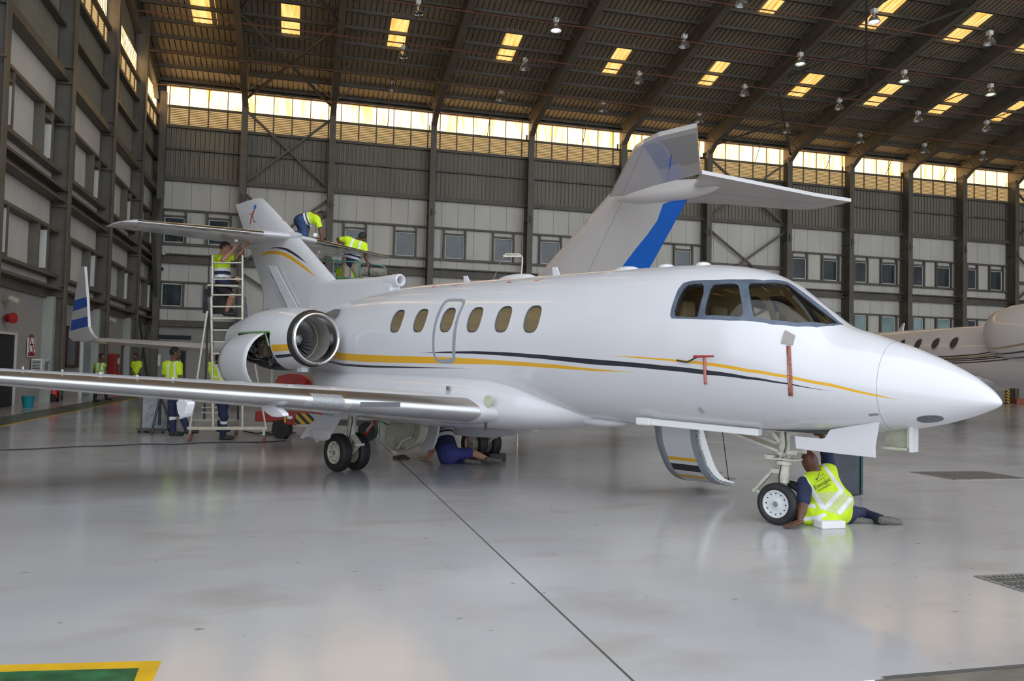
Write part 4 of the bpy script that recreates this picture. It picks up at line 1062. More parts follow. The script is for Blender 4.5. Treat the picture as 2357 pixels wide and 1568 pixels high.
def C4(p): return [(680 + .1148 * a, 920 + .1148 * b_) for a, b_ in p]
d4 = [(250, 270), (900, 350), (820, 500), (740, 640), (700, 700), (560, 750), (490, 800), (420, 865), (380, 810), (330, 765), (260, 745), (200, 755), (120, 795), (80, 760), (190, 600), (380, 400)]
plate('main_gear_door', C4(d4), 1.80, .03, WHITE, bev=.01)
mb = MB(); pc = jet(733, 1000, 1.83); mb.ball((pc[0], 1.80, pc[2]), 1., 10, sc=(.30, .035, .10)); mb.build('door_bulge', WHITE, parent=JET)
# inner wheel doors: hollow cup door (starboard) and smooth door (port)
def C5b(p): return [(870 + .1443 * a, 940 + .1443 * b_) for a, b_ in p]
cup = smoothpoly([(q[0], q[2]) for q in [jet(x, y, .45) for x, y in C5b([(205, 200), (150, 290), (118, 400), (108, 480), (125, 570), (180, 640), (280, 700), (380, 700), (480, 650), (570, 590), (630, 530), (665, 440), (692, 330), (697, 255), (500, 215)])]], 1)
cx_ = sum(p[0] for p in cup) / len(cup); cz_ = sum(p[1] for p in cup) / len(cup)
ro = [(s, .45, z) for s, z in cup]; ri = [(cx_ + (s - cx_) * .93, .45, cz_ + (z - cz_) * .93) for s, z in cup]; bk = [(cx_ + (s - cx_) * .80, .30, cz_ + (z - cz_) * .82) for s, z in cup]; bo = [(s, .27, z) for s, z in [(cx_ + (s - cx_) * .9, cz_ + (z - cz_) * .9) for s, z in cup]]
mb = MB().loft([ro, ri, bk], 0, False, False); mb.add(bk, [tuple(range(len(bk)))], 0); mb.loft([ro, bo], 0, False, False); mb.add(bo, [tuple(range(len(bo)))], 0)
cd = mb.build('inner_gear_door', PRIMER, parent=JET, fixn=False)
j0, j1, j2 = [jet(*p, .42) for p in C5b([(575, 270), (540, 450), (310, 640)])]
MB().cyl(j0, j1, .018, n=10).build('door_ram', STEEL, parent=cd); MB().tube([j1, jet(*C5b([(380, 530)])[0], .42), jet(*C5b([(350, 590)])[0], .42), j2], .016, 8).build('door_pipe', WHITE, parent=cd)
plate('inner_gear_door', C5b([(690, 262), (800, 268), (960, 290), (940, 420), (900, 560), (860, 650), (760, 695), (690, 660), (640, 590), (610, 540), (660, 440)]), -.25, .05, WHITE, bev=.01)
mb = MB(); q = [jet(x, y, -.95) for x, y in C5b([(950, 280), (1500, 270), (2240, 330), (2280, 350), (2200, 400), (2000, 450), (1750, 472), (1400, 455), (1180, 415), (960, 385)])]
mb.prism(q, (0, -.12, 0)); mb.build('port_fairing', WHITE, parent=JET, bevel=.03)
# ---- airstair door hanging open on the port side
AD = gear_root('airstair_door')
nseg = 18; Rr = 1.02
def stair(s, k, off=0.):
    # arc curling down from the sill; k 0..1
    a = k * 1.62
    t = -.62 - (Rr + off) * math.sin(a) * .62 ; z = 1.02 - (Rr + off) * (1 - math.cos(a)) * .0 - k * .86
    return (s, t, z)
S0, S1 = 3.5, 4.15
prof = []
for k in range(nseg + 1):
    f = k / nseg; prof.append((-1.05 + .40 * (1 - math.cos(f * 1.9)) * 1.0, 1.04 - .86 * f))
pw = lambda x, y, t: jet(x, y, t)
# port-side curve fitted so the outer skin bulges away from the aircraft, lower end tucked under
prof = []
for x, y in [(1606, 985), (1607.6, 995), (1609, 1012), (1612, 1029), (1620.5, 1056), (1634, 1087), (1655, 1108), (1670, 1113), (1686, 1116)]:
    p = on_plane(x, y, NOSE + AFT * 3.5, AFT) - NOSE; prof.append((p @ ST, p[2]))
fy = pchip(list(range(9)), [p[0] for p in prof]); fzz = pchip(list(range(9)), [p[1] for p in prof])
mb = MB(); rows = 65
def sk(k, s): return (s, fy(8 * k / (rows - 1)), fzz(8 * k / (rows - 1)))
cols = [S0 + .0, S0 + .11, S0 + .125, S1 - .125, S1 - .11, S1]
for k in range(rows - 1):
    kk = k / (rows - 1)
    for j in range(5):
        m = 0
        if j in (0, 4): m = 3
        elif .49 < kk < .52: m = 1
        elif .55 < kk < .62: m = 2
        elif .67 < kk < .69: m = 1
        o = len(mb.v); mb.v += [sk(k, cols[j]), sk(k, cols[j + 1]), sk(k + 1, cols[j + 1]), sk(k + 1, cols[j])]; mb.f.append([o, o + 1, o + 2, o + 3]); mb.m.append(m); mb.sm.append(True)
o = mb.build('door_skin', [WHITE, GOLD, BLACK, GREYP], parent=AD, weld=1e-4, sharp=2.)
sl = o.modifiers.new('thick', 'SOLIDIFY'); sl.thickness = .05; sl.offset = 0
mb = MB(); edge = [sk(k, S0) for k in range(0, rows, 4)]; inn = [(S0, p[1] - .17 * math.sin(math.pi * min(1, .12 + i / len(edge) * .85)) , p[2] + .03) for i, p in enumerate(edge)]
mb.prism(edge + inn[::-1], (.03, 0, 0)); mb.build('door_side_frame', WHT, parent=AD)
mb = MB(); edge = [(S1, p[1], p[2]) for p in edge]; inn = [(S1, p[1], p[2]) for p in inn]; mb.prism(edge + inn[::-1], (-.03, 0, 0)); mb.build('door_side_frame', WHT, parent=AD)
for k in (.2, .45, .7, .93):
    p = sk(int(k * 64), 0); mb = MB().box2((S0 + .06, p[1] - .30, p[2] + .02), (S1 - .06, p[1] - .04, p[2] + .045)); mb.build('stair_tread', mat('grey_tread', (.2, .2, .2), .6), parent=AD)
p = sk(62, S0 + .02); MB().cyl((S0 + .02, p[1] + .02, p[2] + .05), (S0 + .02, p[1] + .25, 1.05), .006, n=6).build('door_cable', SCREEN, parent=AD)
for k in (4, 7, 10, 15, 21, 25, 28):
    p = sk(2 * k, S0); MB().cyl((S0 - .02, p[1] + .05, p[2]), (S0 + .01, p[1] + .05, p[2]), .012, n=8).build('latch_pin', STEEL, parent=AD)
# ---- streamers and covers
pc = fhit(1820, 783); q = winpoly(pc, .0, .0)
a = [fhit(x, y) for x, y in R6([(920, 497), (992, 503), (975, 552), (906, 548)])]
patch('sensor_cover_plate', a, mat('brushed_cover_plate', (.30, .27, .26), .45, metal=.3), .012, .05)
def ribbon(name, label, pts, w, m, parent=None, up=None):
    mb = MB(); pts = [Vector(p) for p in pts]; wv = Vector(up)
    for i, p in enumerate(pts): mb.v += [tuple(p - wv * w / 2), tuple(p + wv * w / 2)]
    for i in range(len(pts) - 1): mb.f.append([2 * i, 2 * i + 1, 2 * i + 3, 2 * i + 2]); mb.m.append(0); mb.sm.append(True)
    o = mb.build(name, m, fixn=False, parent=parent); sl = o.modifiers.new('thick', 'SOLIDIFY'); sl.thickness = .004; return o
def textobj(name, body, size, m, parent, loc, rot, ext=.001, align='CENTER', font=None, xs=1.):
    cu = bpy.data.curves.new(name, 'FONT'); cu.body = body; cu.size = size; cu.extrude = ext; cu.align_x = align; cu.align_y = 'CENTER'
    tmp = bpy.data.objects.new('tmp', cu); COL.objects.link(tmp); dg = bpy.context.evaluated_depsgraph_get(); dg.update()
    me = bpy.data.meshes.new_from_object(tmp.evaluated_get(dg)); bpy.data.objects.remove(tmp); me.materials.clear(); me.materials.append(m)
    me.transform(Matrix.Diagonal((xs, 1, 1, 1)))
    o = bpy.data.objects.new(name, me); COL.objects.link(o); o.parent = parent; o.location = loc; o.rotation_euler = rot; return o
BRS = mat('faded_red_ribbon', (.40, .14, .09), .7, noise=(40, .4))
def wfp(x, y, off): 
    s, ph = fhit(x, y); p = fpt(s, ph, off); return jet_w(*p)
def strm(name, label, x0, y0, x1, y1, w, m, txt, cat='streamer', tw=.03):
    pts = []; n = 10
    for i in range(n + 1):
        f = i / n; pts.append(wfp(x0 + (x1 - x0) * f, y0 + (y1 - y0) * f, .014))
    base = pts[-1]; r = thing(name, label, cat, base, 0)
    o = ribbon('ribbon', None, [Vector(p - base) for p in pts], w, m, r, AFT)
    d = (pts[-1] - pts[0]); mid = pts[5] + (ST * .022)
    if txt:
        X = Vector(-d).normalized(); Yv = Vector(-AFT).normalized(); Zv = X.cross(Yv).normalized(); 
        if Zv.dot(Vector(ST)) < 0: Yv = -Yv; Zv = X.cross(Yv).normalized()
        Rm_ = Matrix((X, Yv, Zv)).transposed()
        L = np.linalg.norm(d); textobj('lettering', txt, tw, WHT, r, Vector(mid - base), Rm_.to_euler(), xs=min(1., L * .92 / (len(txt) * tw * .62)))
    return r
strm('warning_streamer', 'long faded red ribbon hanging from the square cover plate below the windshield', 1816, 797, 1821, 911, .045, BRS, 'REMOVE BEFORE FLIGHT')
strm('warning_streamer', 'short pale red flag hanging from the pitot cover below the second cockpit window', 1622, 820, 1625, 884, .035, mat('pale_red_flag', (.62, .22, .18), .7), '')
pb = wfp(1622, 820, .05); r = thing('pitot_cover', 'dark red pitot tube cover with black strap on the jet nose side', 'cover', pb)
MB().cyl(lw(r, wfp(1605, 820, .07)), lw(r, wfp(1651, 820, .07)), .014, .010, n=10).build('cover_sleeve', mat('dark_red_cover', (.35, .03, .03), .6), parent=r)
MB().tube([lw(r, wfp(x, y, o_)) for x, y, o_ in ((1559, 829, .01), (1575, 832, .02), (1585, 833, .03), (1600, 826, .04), (1612, 821, .06))], .009, 8).build('strap', SCREEN, parent=r)
# red streamer on the main gear
pts = [jet_w(*jet(x, y, 1.15)) for x, y in C4([(1600, 440), (1540, 500), (1480, 590), (1420, 665), (1340, 725), (1220, 735), (1120, 765), (1060, 785)])]
r = thing('warning_streamer', 'bright red ribbon with white lettering tied across the near main landing gear', 'streamer', pts[-1])
ribbon('ribbon', None, [Vector(p - pts[-1]) for p in pts], .06, REDTAG, r, (0, 0, 1))
X = Vector(pts[0] - pts[3]).normalized(); Z = Vector(ST); Y = Z.cross(X).normalized(); Z = X.cross(Y)
textobj('lettering', 'REMOVE', .06, WHT, r, Vector((pts[0] + pts[3]) / 2 - pts[-1]) + Vector(ST) * .02, Matrix((X, Y, Z)).transposed().to_euler())
pts = [jet_w(*jet(x, y, -1.0)) for x, y in [(1075, 1005), (1077, 1018), (1077, 1032)]]
r = thing('warning_streamer', 'red ribbon with white lettering hanging in front of the far main wheel', 'streamer', pts[-1])
ribbon('ribbon', None, [Vector(p - pts[-1]) for p in pts], .05, REDTAG, r, AFT)
X = Vector((0, 0, 1)); Y = Vector(AFT); Z = X.cross(Y)
if Z.dot(Vector(ST)) < 0: Y = -Y; Z = X.cross(Y)
textobj('lettering', 'FLIGHT', .045, WHT, r, Vector(pts[1] - pts[-1]) + Vector(ST) * .012, Matrix((X, Y, Z)).transposed().to_euler())
# ------------------------------------------------------------------ people: smooth implicit bodies meshed with surface nets
def surfnet(F, org, h):
    S = F < 0; nx, ny, nz_ = F.shape
    c = S[:-1, :-1, :-1].astype(np.int8)
    cnt = np.zeros((nx - 1, ny - 1, nz_ - 1), np.int8)
    for dx in (0, 1):
        for dy in (0, 1):
            for dz in (0, 1): cnt += S[dx:nx - 1 + dx, dy:ny - 1 + dy, dz:nz_ - 1 + dz]
    act = (cnt > 0) & (cnt < 8); idx = -np.ones(act.shape, np.int64); ii = np.argwhere(act); idx[act] = np.arange(len(ii))
    acc = np.zeros((len(ii), 3)); num = np.zeros(len(ii))
    corners = [(a, b_, c_) for a in (0, 1) for b_ in (0, 1) for c_ in (0, 1)]
    for a in corners:
        for ax in range(3):
            if a[ax] == 1: continue
            b_ = list(a); b_[ax] = 1
            fa = F[ii[:, 0] + a[0], ii[:, 1] + a[1], ii[:, 2] + a[2]]; fb = F[ii[:, 0] + b_[0], ii[:, 1] + b_[1], ii[:, 2] + b_[2]]
            m = (fa < 0) != (fb < 0); t = np.where(m, fa / np.where(m, fa - fb, 1), 0)
            p = np.tile(np.array(a, float), (len(ii), 1)); p[:, ax] += t
            acc += p * m[:, None]; num += m
    V = org + (ii + acc / np.maximum(num, 1)[:, None]) * h
    Q = []
    for ax in range(3):
        o1, o2 = [(1, 2), (2, 0), (0, 1)][ax]
        sl0 = [slice(None)] * 3; sl1 = [slice(None)] * 3; sl0[ax] = slice(0, -1); sl1[ax] = slice(1, None)
        d = S[tuple(sl0)] != S[tuple(sl1)]; e = np.argwhere(d); e = e[(e[:, o1] > 0) & (e[:, o2] > 0) & (e[:, o1] < F.shape[o1] - 1) & (e[:, o2] < F.shape[o2] - 1)]
        if len(e) == 0: continue
        ins = S[e[:, 0], e[:, 1], e[:, 2]]
        def I(d1, d2):
            q = e.copy(); q[:, o1] -= d1; q[:, o2] -= d2; return idx[q[:, 0], q[:, 1], q[:, 2]]
        q = np.stack([I(1, 1), I(0, 1), I(0, 0), I(1, 0)], 1); q[~ins] = q[~ins][:, ::-1]; Q.append(q)
    return V, np.concatenate(Q)
def sdf_mesh(prims, h, k=.03):
    """prims: ('c', a, b, ra, rb[, k]) tapered capsule or ('e', centre, 3x3 axes rows, radii[, k]) ellipsoid"""
    lo = np.full(3, 1e9); hi = -lo
    for p in prims:
        if p[0] == 'c': r = max(p[3], p[4]); a = np.minimum(p[1], p[2]) - r; b_ = np.maximum(p[1], p[2]) + r
        else: r = max(p[3]); a = p[1] - r; b_ = p[1] + r
        lo = np.minimum(lo, a); hi = np.maximum(hi, b_)
    lo = lo - 3 * h - .02; hi = hi + 3 * h + .02; n = np.ceil((hi - lo) / h).astype(int) + 1
    F = np.full(n, .3, np.float32)
    for p in prims:
        kk = p[5] if p[0] == 'c' and len(p) > 5 else (p[4] if p[0] == 'e' and len(p) > 4 else k)
        if p[0] == 'c': r = max(p[3], p[4]); a = np.minimum(p[1], p[2]) - r; b_ = np.maximum(p[1], p[2]) + r
        else: r = max(p[3]); a = p[1] - r; b_ = p[1] + r
        m = kk + 3 * h; i0 = np.maximum(((a - m - lo) / h).astype(int), 0); i1 = np.minimum(((b_ + m - lo) / h).astype(int) + 2, n)
        X, Y, Z = np.meshgrid(*[lo[q] + h * np.arange(i0[q], i1[q]) for q in range(3)], indexing='ij')
        if p[0] == 'c':
            A, B = np.array(p[1]), np.array(p[2]); d = B - A; L = d @ d + 1e-9
            t = np.clip(((X - A[0]) * d[0] + (Y - A[1]) * d[1] + (Z - A[2]) * d[2]) / L, 0, 1)
            D = np.sqrt((X - A[0] - t * d[0])**2 + (Y - A[1] - t * d[1])**2 + (Z - A[2] - t * d[2])**2) - (p[3] + (p[4] - p[3]) * t)
        else:
            c, Rm, rr = p[1], np.array(p[2]), p[3]; x, y, z = X - c[0], Y - c[1], Z - c[2]
            q = [(Rm[i][0] * x + Rm[i][1] * y + Rm[i][2] * z) / rr[i] for i in range(3)]
            D = (np.sqrt(q[0]**2 + q[1]**2 + q[2]**2) - 1) * min(rr)
        s = (slice(i0[0], i1[0]), slice(i0[1], i1[1]), slice(i0[2], i1[2])); G = F[s]
        hh = np.maximum(kk - np.abs(G - D), 0) / kk; F[s] = np.minimum(G, D) - hh * hh * kk / 4
    return surfnet(F, lo, h)
def mesh_obj(name, V, Q, mats, parent, mi=None, org=None):
    me = bpy.data.meshes.new(name); W_ = V - (org if org is not None else 0)
    me.vertices.add(len(W_)); me.vertices.foreach_set('co', W_.astype(np.float32).ravel())
    me.loops.add(len(Q) * 4); me.loops.foreach_set('vertex_index', Q.astype(np.int32).ravel())
    me.polygons.add(len(Q)); me.polygons.foreach_set('loop_start', np.arange(len(Q), dtype=np.int32) * 4)
    for m in (mats if isinstance(mats, (list, tuple)) else [mats]): me.materials.append(m)
    me.polygons.foreach_set('use_smooth', np.ones(len(Q), bool))
    if mi is not None: me.polygons.foreach_set('material_index', mi.astype(np.int32))
    me.update(calc_edges=True); me.validate()
    o = bpy.data.objects.new(name, me); COL.objects.link(o); o.parent = parent; return o
def nrm(v): v = np.array(v, float); return v / (np.linalg.norm(v) + 1e-9)
def basis(z, f):
    z = nrm(z); x = nrm(np.cross(f, z)); y = np.cross(z, x); return x, y, z      # x = side, y = forward, z = up
SKIN_D = mat('dark_brown_skin', (.115, .045, .025), .45, noise=(30, .12)); SKIN_L = mat('ruddy_fair_skin', (.52, .25, .16), .5, noise=(30, .1)); SKIN_M = mat('brown_skin', (.16, .07, .04), .45, noise=(30, .1))
HV = mat('fluorescent_yellow_cloth', (.62, .85, .02), .8, noise=(12, .12)); HVD = mat('fluorescent_green_vest', (.30, .52, .05), .8, noise=(12, .15))
NAVY = mat('navy_cloth', (.018, .026, .075), .8, noise=(14, .3)); NAVYB = mat('blue_shorts_cloth', (.035, .04, .19), .8, noise=(14, .25)); REFL = mat('silver_reflective_band', (.78, .78, .80), .35)
JEAN = mat('blue_denim', (.03, .065, .17), .85, noise=(10, .4)); BLKC = mat('black_cloth', (.012, .012, .015), .8); KHAKI = mat('khaki_cloth', (.42, .36, .27), .85, noise=(10, .2))
HAIR = mat('black_hair', (.012, .01, .01), .7, noise=(60, .4)); HAIRB = mat('short_brown_hair', (.06, .035, .02), .7, noise=(60, .4)); SHOE = mat('black_shoe', (.02, .02, .02), .5); SOLE = mat('grey_shoe_sole', (.13, .125, .11), .7, bump=.25, bscale=60, noise=(45, .4))
VESTP = mat('pale_yellow_mesh_vest', (.60, .68, .30), .8, noise=(40, .12))
def hand_prims(w, d, palm_n, s=1., curl=.5, side=1):
    """palm + five fingers: w wrist, d direction, palm_n direction the palm faces"""
    d = nrm(d); n = nrm(palm_n - (palm_n @ d) * d); x = np.cross(d, n) * side; P = []
    c = w + d * .05 * s
    P.append(('e', c, (x, d, n), (.042 * s, .055 * s, .018 * s), .015)); P.append(('c', w - d * .02 * s, c, .027 * s, .026 * s, .02))
    for i, L in enumerate((.068, .078, .074, .058)):
        b_ = w + d * .088 * s + x * (.031 - .021 * i) * s; q = nrm(d + x * (.10 - .07 * i) + n * curl * .25); m = b_ + q * L * .45 * s; q2 = nrm(q + n * curl * .8); e = m + q2 * L * .4 * s; e2 = e + nrm(q2 + n * curl * .8) * L * .25 * s
        P += [('c', b_ - d * .02 * s, m, .0105 * s, .0095 * s, .006), ('c', m, e, .0095 * s, .0085 * s, .004), ('c', e, e2, .0085 * s, .0075 * s, .004)]
    b_ = w + d * .025 * s + x * .034 * s; m = b_ + nrm(d * .6 + x * .8) * .035 * s; e = m + nrm(d + x * .25 + n * .3) * .034 * s
    P += [('c', w + d * .01 * s + x * .015 * s, b_, .014 * s, .014 * s, .012), ('c', b_, m, .013 * s, .0115 * s, .006), ('c', m, e, .0115 * s, .009 * s, .005)]
    return P
def person(label, J, cat='person', skin=SKIN_M, hair=HAIR, top=None, bottom=None, face=(1, 0, 0), res=.014, s=1., shoes=(SHOE, SHOE), group=None, base=None, sleeves=.62, legcut=1., bold=False, handcurl=.6, glasses=False, extra_top=(), palms=None, beard=False, sole_dir=None, toes=None):
    A = {k: np.array(v, float) for k, v in J.items()}
    root = thing('person', label, cat, base if base is not None else A['pelvis'], 0, group); org = np.array(root.location)
    up = nrm(A['neck'] - A['pelvis']); lat = nrm(A['shR'] - A['shL']); fw = np.cross(up, lat) * 1.
    pel, neck = A['pelvis'], A['neck']; ch = A['neck'] - up * .16 * s; wst = (pel + ch) / 2
    hL = A.get('hipL', pel - lat * .09 * s); hR = A.get('hipR', pel + lat * .09 * s)
    hd = A['head']; fc = nrm(face); hz = nrm(hd - neck); hx, hy, hzz = basis(hz * .55 + np.array([0, 0, .45 if abs(hz[2]) > .2 else 0]), fc)
    tor = [('c', hL + (pel - hL) * .3, A['shL'] + (neck - A['shL']) * .34 - up * .05 * s, .098 * s, .088 * s, .06), ('c', hR + (pel - hR) * .3, A['shR'] + (neck - A['shR']) * .34 - up * .05 * s, .098 * s, .088 * s, .06), ('c', pel, ch, .11 * s, .105 * s, .05), ('c', A['shL'], A['shR'], .062 * s, .062 * s, .05)]
    B = list(tor)
    B += [('c', neck - up * .03, hd - hzz * .04 * s, .058 * s, .052 * s, .03)]
    B += [('e', hd, (hx, hy, hzz), (.077 * s, .098 * s, .118 * s), .03), ('e', hd + hy * .030 * s - hzz * .060 * s, (hx, hy, hzz), (.056 * s, .066 * s, .056 * s), .03)]
    B += [('c', hd + hy * .092 * s - hzz * .004 * s, hd + hy * .112 * s - hzz * .034 * s, .009 * s, .015 * s, .012), ('c', hd + hy * .088 * s + hzz * .022 * s - hx * .04 * s, hd + hy * .088 * s + hzz * .022 * s + hx * .04 * s, .012 * s, .012 * s, .015)]
    B += [('c', hd + hy * .096 * s - hzz * .060 * s - hx * .02 * s, hd + hy * .096 * s - hzz * .060 * s + hx * .02 * s, .009 * s, .009 * s, .008), ('e', hd + hy * .085 * s - hzz * .095 * s, (hx, hy, hzz), (.03 * s, .024 * s, .022 * s), .02)]
    for sd in (-1, 1): B += [('e', hd + hx * sd * .080 * s - hzz * .012 * s, (hx, hy, hzz), (.010 * s, .020 * s, .032 * s), .008)]
    hands = []
    for sd, q in ((-1, 'L'), (1, 'R')):
        sh, el, wr = A['sh' + q], A['el' + q], A['wr' + q]
        B += [('c', sh, el, .054 * s, .042 * s, .035), ('c', el, wr, .043 * s, .028 * s, .02), ('e', el + (wr - el) * .28, basis(wr - el, fw), (.044 * s, .044 * s, .08 * s), .03)]
        dd = nrm(A['ha' + q] - wr) if 'ha' + q in A else nrm(wr - el); pn = np.array(palms[q]) if palms and q in palms else np.array([0, 0, -1.]) if abs(dd[2]) < .7 else fw
        hands += hand_prims(wr, dd, np.array(pn, float), s, handcurl, sd)
        hp = hL if q == 'L' else hR; kn, an = A['kn' + q], A['an' + q]
        B += [('c', hp, kn, .088 * s, .058 * s, .05), ('c', kn, an, .056 * s, .036 * s, .03), ('e', kn + (an - kn) * .3, basis(an - kn, fw), (.056 * s, .058 * s, .12 * s), .04)]
    V, Q = sdf_mesh(B, res, .03); V2, Q2 = sdf_mesh(hands[:len(hands) // 2], min(res, .008), .01); V3, Q3 = sdf_mesh(hands[len(hands) // 2:], min(res, .008), .01)
    body = mesh_obj('body', np.concatenate([V, V2, V3]), np.concatenate([Q, Q2 + len(V), Q3 + len(V) + len(V2)]), skin, root, org=org)
    # eyes, brows, mouth line
    for sd in (-1, 1):
        e = hd + hy * .084 * s + hx * sd * .031 * s + hzz * .004 * s
        MB().ball(Vector(e - org), .0125 * s, 8).build('eye', mat('eye_white', (.6, .58, .55), .2), parent=root); MB().ball(Vector(e + hy * .009 * s - org), .0062 * s, 6).build('pupil', DARK, parent=root)
    if hair:
        Hh = [('e', hd + hzz * .018 * s - hy * .012 * s, (hx, hy, hzz), (.085 * s, .100 * s, .112 * s))]
        V, Q = sdf_mesh(Hh, min(res, .012), .02); c = V[Q].mean(1) - hd
        keep = ~(((c @ hy) > .025 * s) & ((c @ hzz) < .055 * s)) & ((c @ hzz) > -.06 * s); mesh_obj('hair', V, Q[keep], hair, root, org=org)
    if glasses: MB().tube([Vector(hd + hx * a * s + hy * b_ * s + hzz * .006 * s - org) for a, b_ in ((-.085, -.01), (-.075, .07), (-.03, .108), (0, .110), (.03, .108), (.075, .07), (.085, -.01))], .007, 6).build('glasses', mat('clear_glasses', (.5, .5, .5), .1, metal=.5), parent=root)
    # clothing
    def clothe(name, prims, mats, cls, r_, k=.04):
        V, Q = sdf_mesh(prims, r_, k); C = V[Q].mean(1); mi = cls(C) if cls else None; return mesh_obj(name, V, Q, mats, root, mi, org)
    f_of = lambda C: ((C - pel) @ up) / max(1e-6, (neck - pel) @ up); l_of = lambda C: (C - pel) @ lat
    T = []
    g = .016 * s
    for p in tor: T.append((*p[:3], p[3] + g, p[4] + g, *p[5:]))
    T.append(('c', pel - up * .04 * s, pel + up * .05 * s, .118 * s, .12 * s, .05))
    if sleeves:
        for q in 'LR': sh, el = A['sh' + q], A['el' + q]; T.append(('c', sh, sh + (el - sh) * sleeves, .068 * s, .066 * s, .04))
    for e in extra_top: T.append(e)
    if top: clothe(top[0], T, top[1], (lambda C: top[2](C, f_of(C), l_of(C))) if top[2] else None, top[3] if len(top) > 3 else res)
    P = [('c', hL, hR, .112 * s, .112 * s, .05), ('c', pel - up * .02 * s, pel + up * .06 * s, .112 * s, .11 * s, .05)]
    for q, hp in (('L', hL), ('R', hR)):
        kn, an = A['kn' + q], A['an' + q]
        if legcut >= 1: P += [('c', hp, kn, .106 * s, .076 * s, .05), ('c', kn, kn + (an - kn) * .97, .076 * s, .064 * s, .04)]
        else: P += [('c', hp, hp + (kn - hp) * legcut, .108 * s, .094 * s, .05)]
    legpar = lambda C: None
    if bottom:
        def cls(C):
            if len(bottom[1]) < 2: return np.zeros(len(C))
            m = np.zeros(len(C))
            for q, hp in (('L', hL), ('R', hR)):
                kn, an = A['kn' + q], A['an' + q]; d = an - kn; t = ((C - kn) @ d) / (d @ d); dist = np.linalg.norm(C - kn - np.clip(t, 0, 1)[:, None] * d, axis=1)
                m[(t > .18) & (t < .34) & (dist < .1 * s)] = 1
            return m
        clothe(bottom[0], P, list(bottom[1]), cls, res)
    for q in 'LR':
        an = A['an' + q]; to = toes[q] if toes and q in toes else an + nrm(np.array(face) * np.array([1, 1, 0])) * .18 * s - np.array([0, 0, .045 * s])
        d = nrm(to - an); sd_ = np.array(sole_dir[q]) if sole_dir and q in sole_dir else np.array([0, 0, -1.])
        heel = an + sd_ * .05 * s - d * .03 * s; tp = heel + nrm(d - (d @ sd_) * sd_) * .23 * s
        V, Q = sdf_mesh([('c', heel, heel + (tp - heel) * .45, .042 * s, .040 * s, .03), ('c', heel + (tp - heel) * .45, tp - (tp - heel) * .1, .046 * s, .042 * s, .03), ('c', heel, an, .036 * s, .042 * s, .03)], min(res, .010), .03)
        C = V[Q].mean(1); dd = (C - heel) @ sd_; mesh_obj('shoe', V, Q, list(shoes), root, (dd > .016 * s).astype(int), org)
    return root, A
def P(x, y, Y): return at_depth(x, y, Y)
def bands(fl, ranges, base=0, band=1):
    m = np.full(len(fl), base)
    for a, b_ in ranges: m[(fl > a) & (fl < b_)] = band
    return m
def hv_top(navy_to=.0, bnd=((.28, .38), (.52, .62)), shoulder=True, navy_between=False):
    def f(C, fl, ll):
        m = np.zeros(len(C))
        if shoulder: m[(np.abs(ll) > .065) & (np.abs(ll) < .115) & (fl > .5) & (fl < 1.1)] = 1
        m[fl < navy_to] = 2
        for i, (a, b_) in enumerate(bnd): m[(fl > a) & (fl < b_) & (np.abs(ll) < .23)] = 1
        if navy_between: m[(fl > bnd[0][1]) & (fl < bnd[1][0]) & (np.abs(ll) < .23)] = 2
        return m
    return f
# P1 man working at the nose wheel, seen from behind, sitting on the floor
def px_of(C):
    v = C - OC; z = v @ CF; return CX + FPX * (v @ CR) / z, CY - FPX * (v @ CU) / z
def K2(p): return [(1780 + .1786 * a, 960 + .1786 * b_) for a, b_ in p]
vbands = [K2([(340, 745), (395, 735), (665, 1150), (640, 1195), (610, 1190)]), K2([(595, 570), (640, 575), (915, 930), (900, 990), (855, 950)]), K2([(905, 960), (870, 920), (640, 1160), (650, 1205), (690, 1195)]),
          K2([(815, 1225), (985, 1035), (1025, 1060), (860, 1275)]), K2([(350, 1300), (570, 1270), (670, 1235), (690, 1270), (600, 1325), (370, 1345)]), K2([(440, 1110), (530, 1120), (560, 1180), (450, 1165)])]
def p1cls(C, fl, ll):
    x, y = px_of(C); m = np.zeros(len(C))
    near = np.ones(len(C), bool)
    neckv = None
    for i in range(len(C)):
        if not near[i]: continue
        p = (x[i], y[i])
        for b_ in vbands:
            if inpoly(p, b_): m[i] = 1; break
    # mesh panel of the vest back is paler
    pal = K2([(430, 840), (650, 700), (860, 960), (640, 1150)])
    pal2 = K2([(560, 980), (860, 960), (1060, 1040), (1050, 1130), (860, 1260), (700, 1220), (640, 1150)])
    for i in range(len(C)):
        if m[i] == 0 and (inpoly((x[i], y[i]), pal2)): m[i] = 3
    return m
J1 = dict(pelvis=P(1924, 1176, 8.98), neck=P(1879, 1086, 8.93), head=P(1864, 1062, 8.97), shL=P(1853, 1113, 8.84), elL=P(1849, 1160, 8.74), wrL=P(1840, 1202, 8.64), haL=P(1806, 1213, 8.60), shR=P(1908, 1082, 9.04), elR=P(1903, 1040, 9.16), wrR=P(1892, 1002, 9.05), haR=P(1884, 985, 9.0),
          hipL=P(1905, 1184, 8.95), hipR=P(1945, 1182, 9.06), knL=P(1925, 1190, 9.38), anL=P(1962, 1199, 9.08), knR=P(1985, 1186, 9.42), anR=P(2027, 1198, 9.04))
v1, v2 = nrm(P(2075, 1203, 9.0) - P(2030, 1200, 9.0)), nrm(P(2000, 1205, 9.0) - P(1962, 1198, 9.0))
xt = [('c', P(1862, 1175, 8.90), P(1898, 1192, 8.92), .085, .075, .08), ('c', P(1885, 1120, 8.90), P(1940, 1152, 8.94), .125, .11, .08), ('c', P(1850, 1196, 8.88), P(1880, 1200, 8.9), .045, .06, .05), ('c', P(1893, 1188, 8.86), P(1925, 1182, 8.88), .11, .11, .06)]
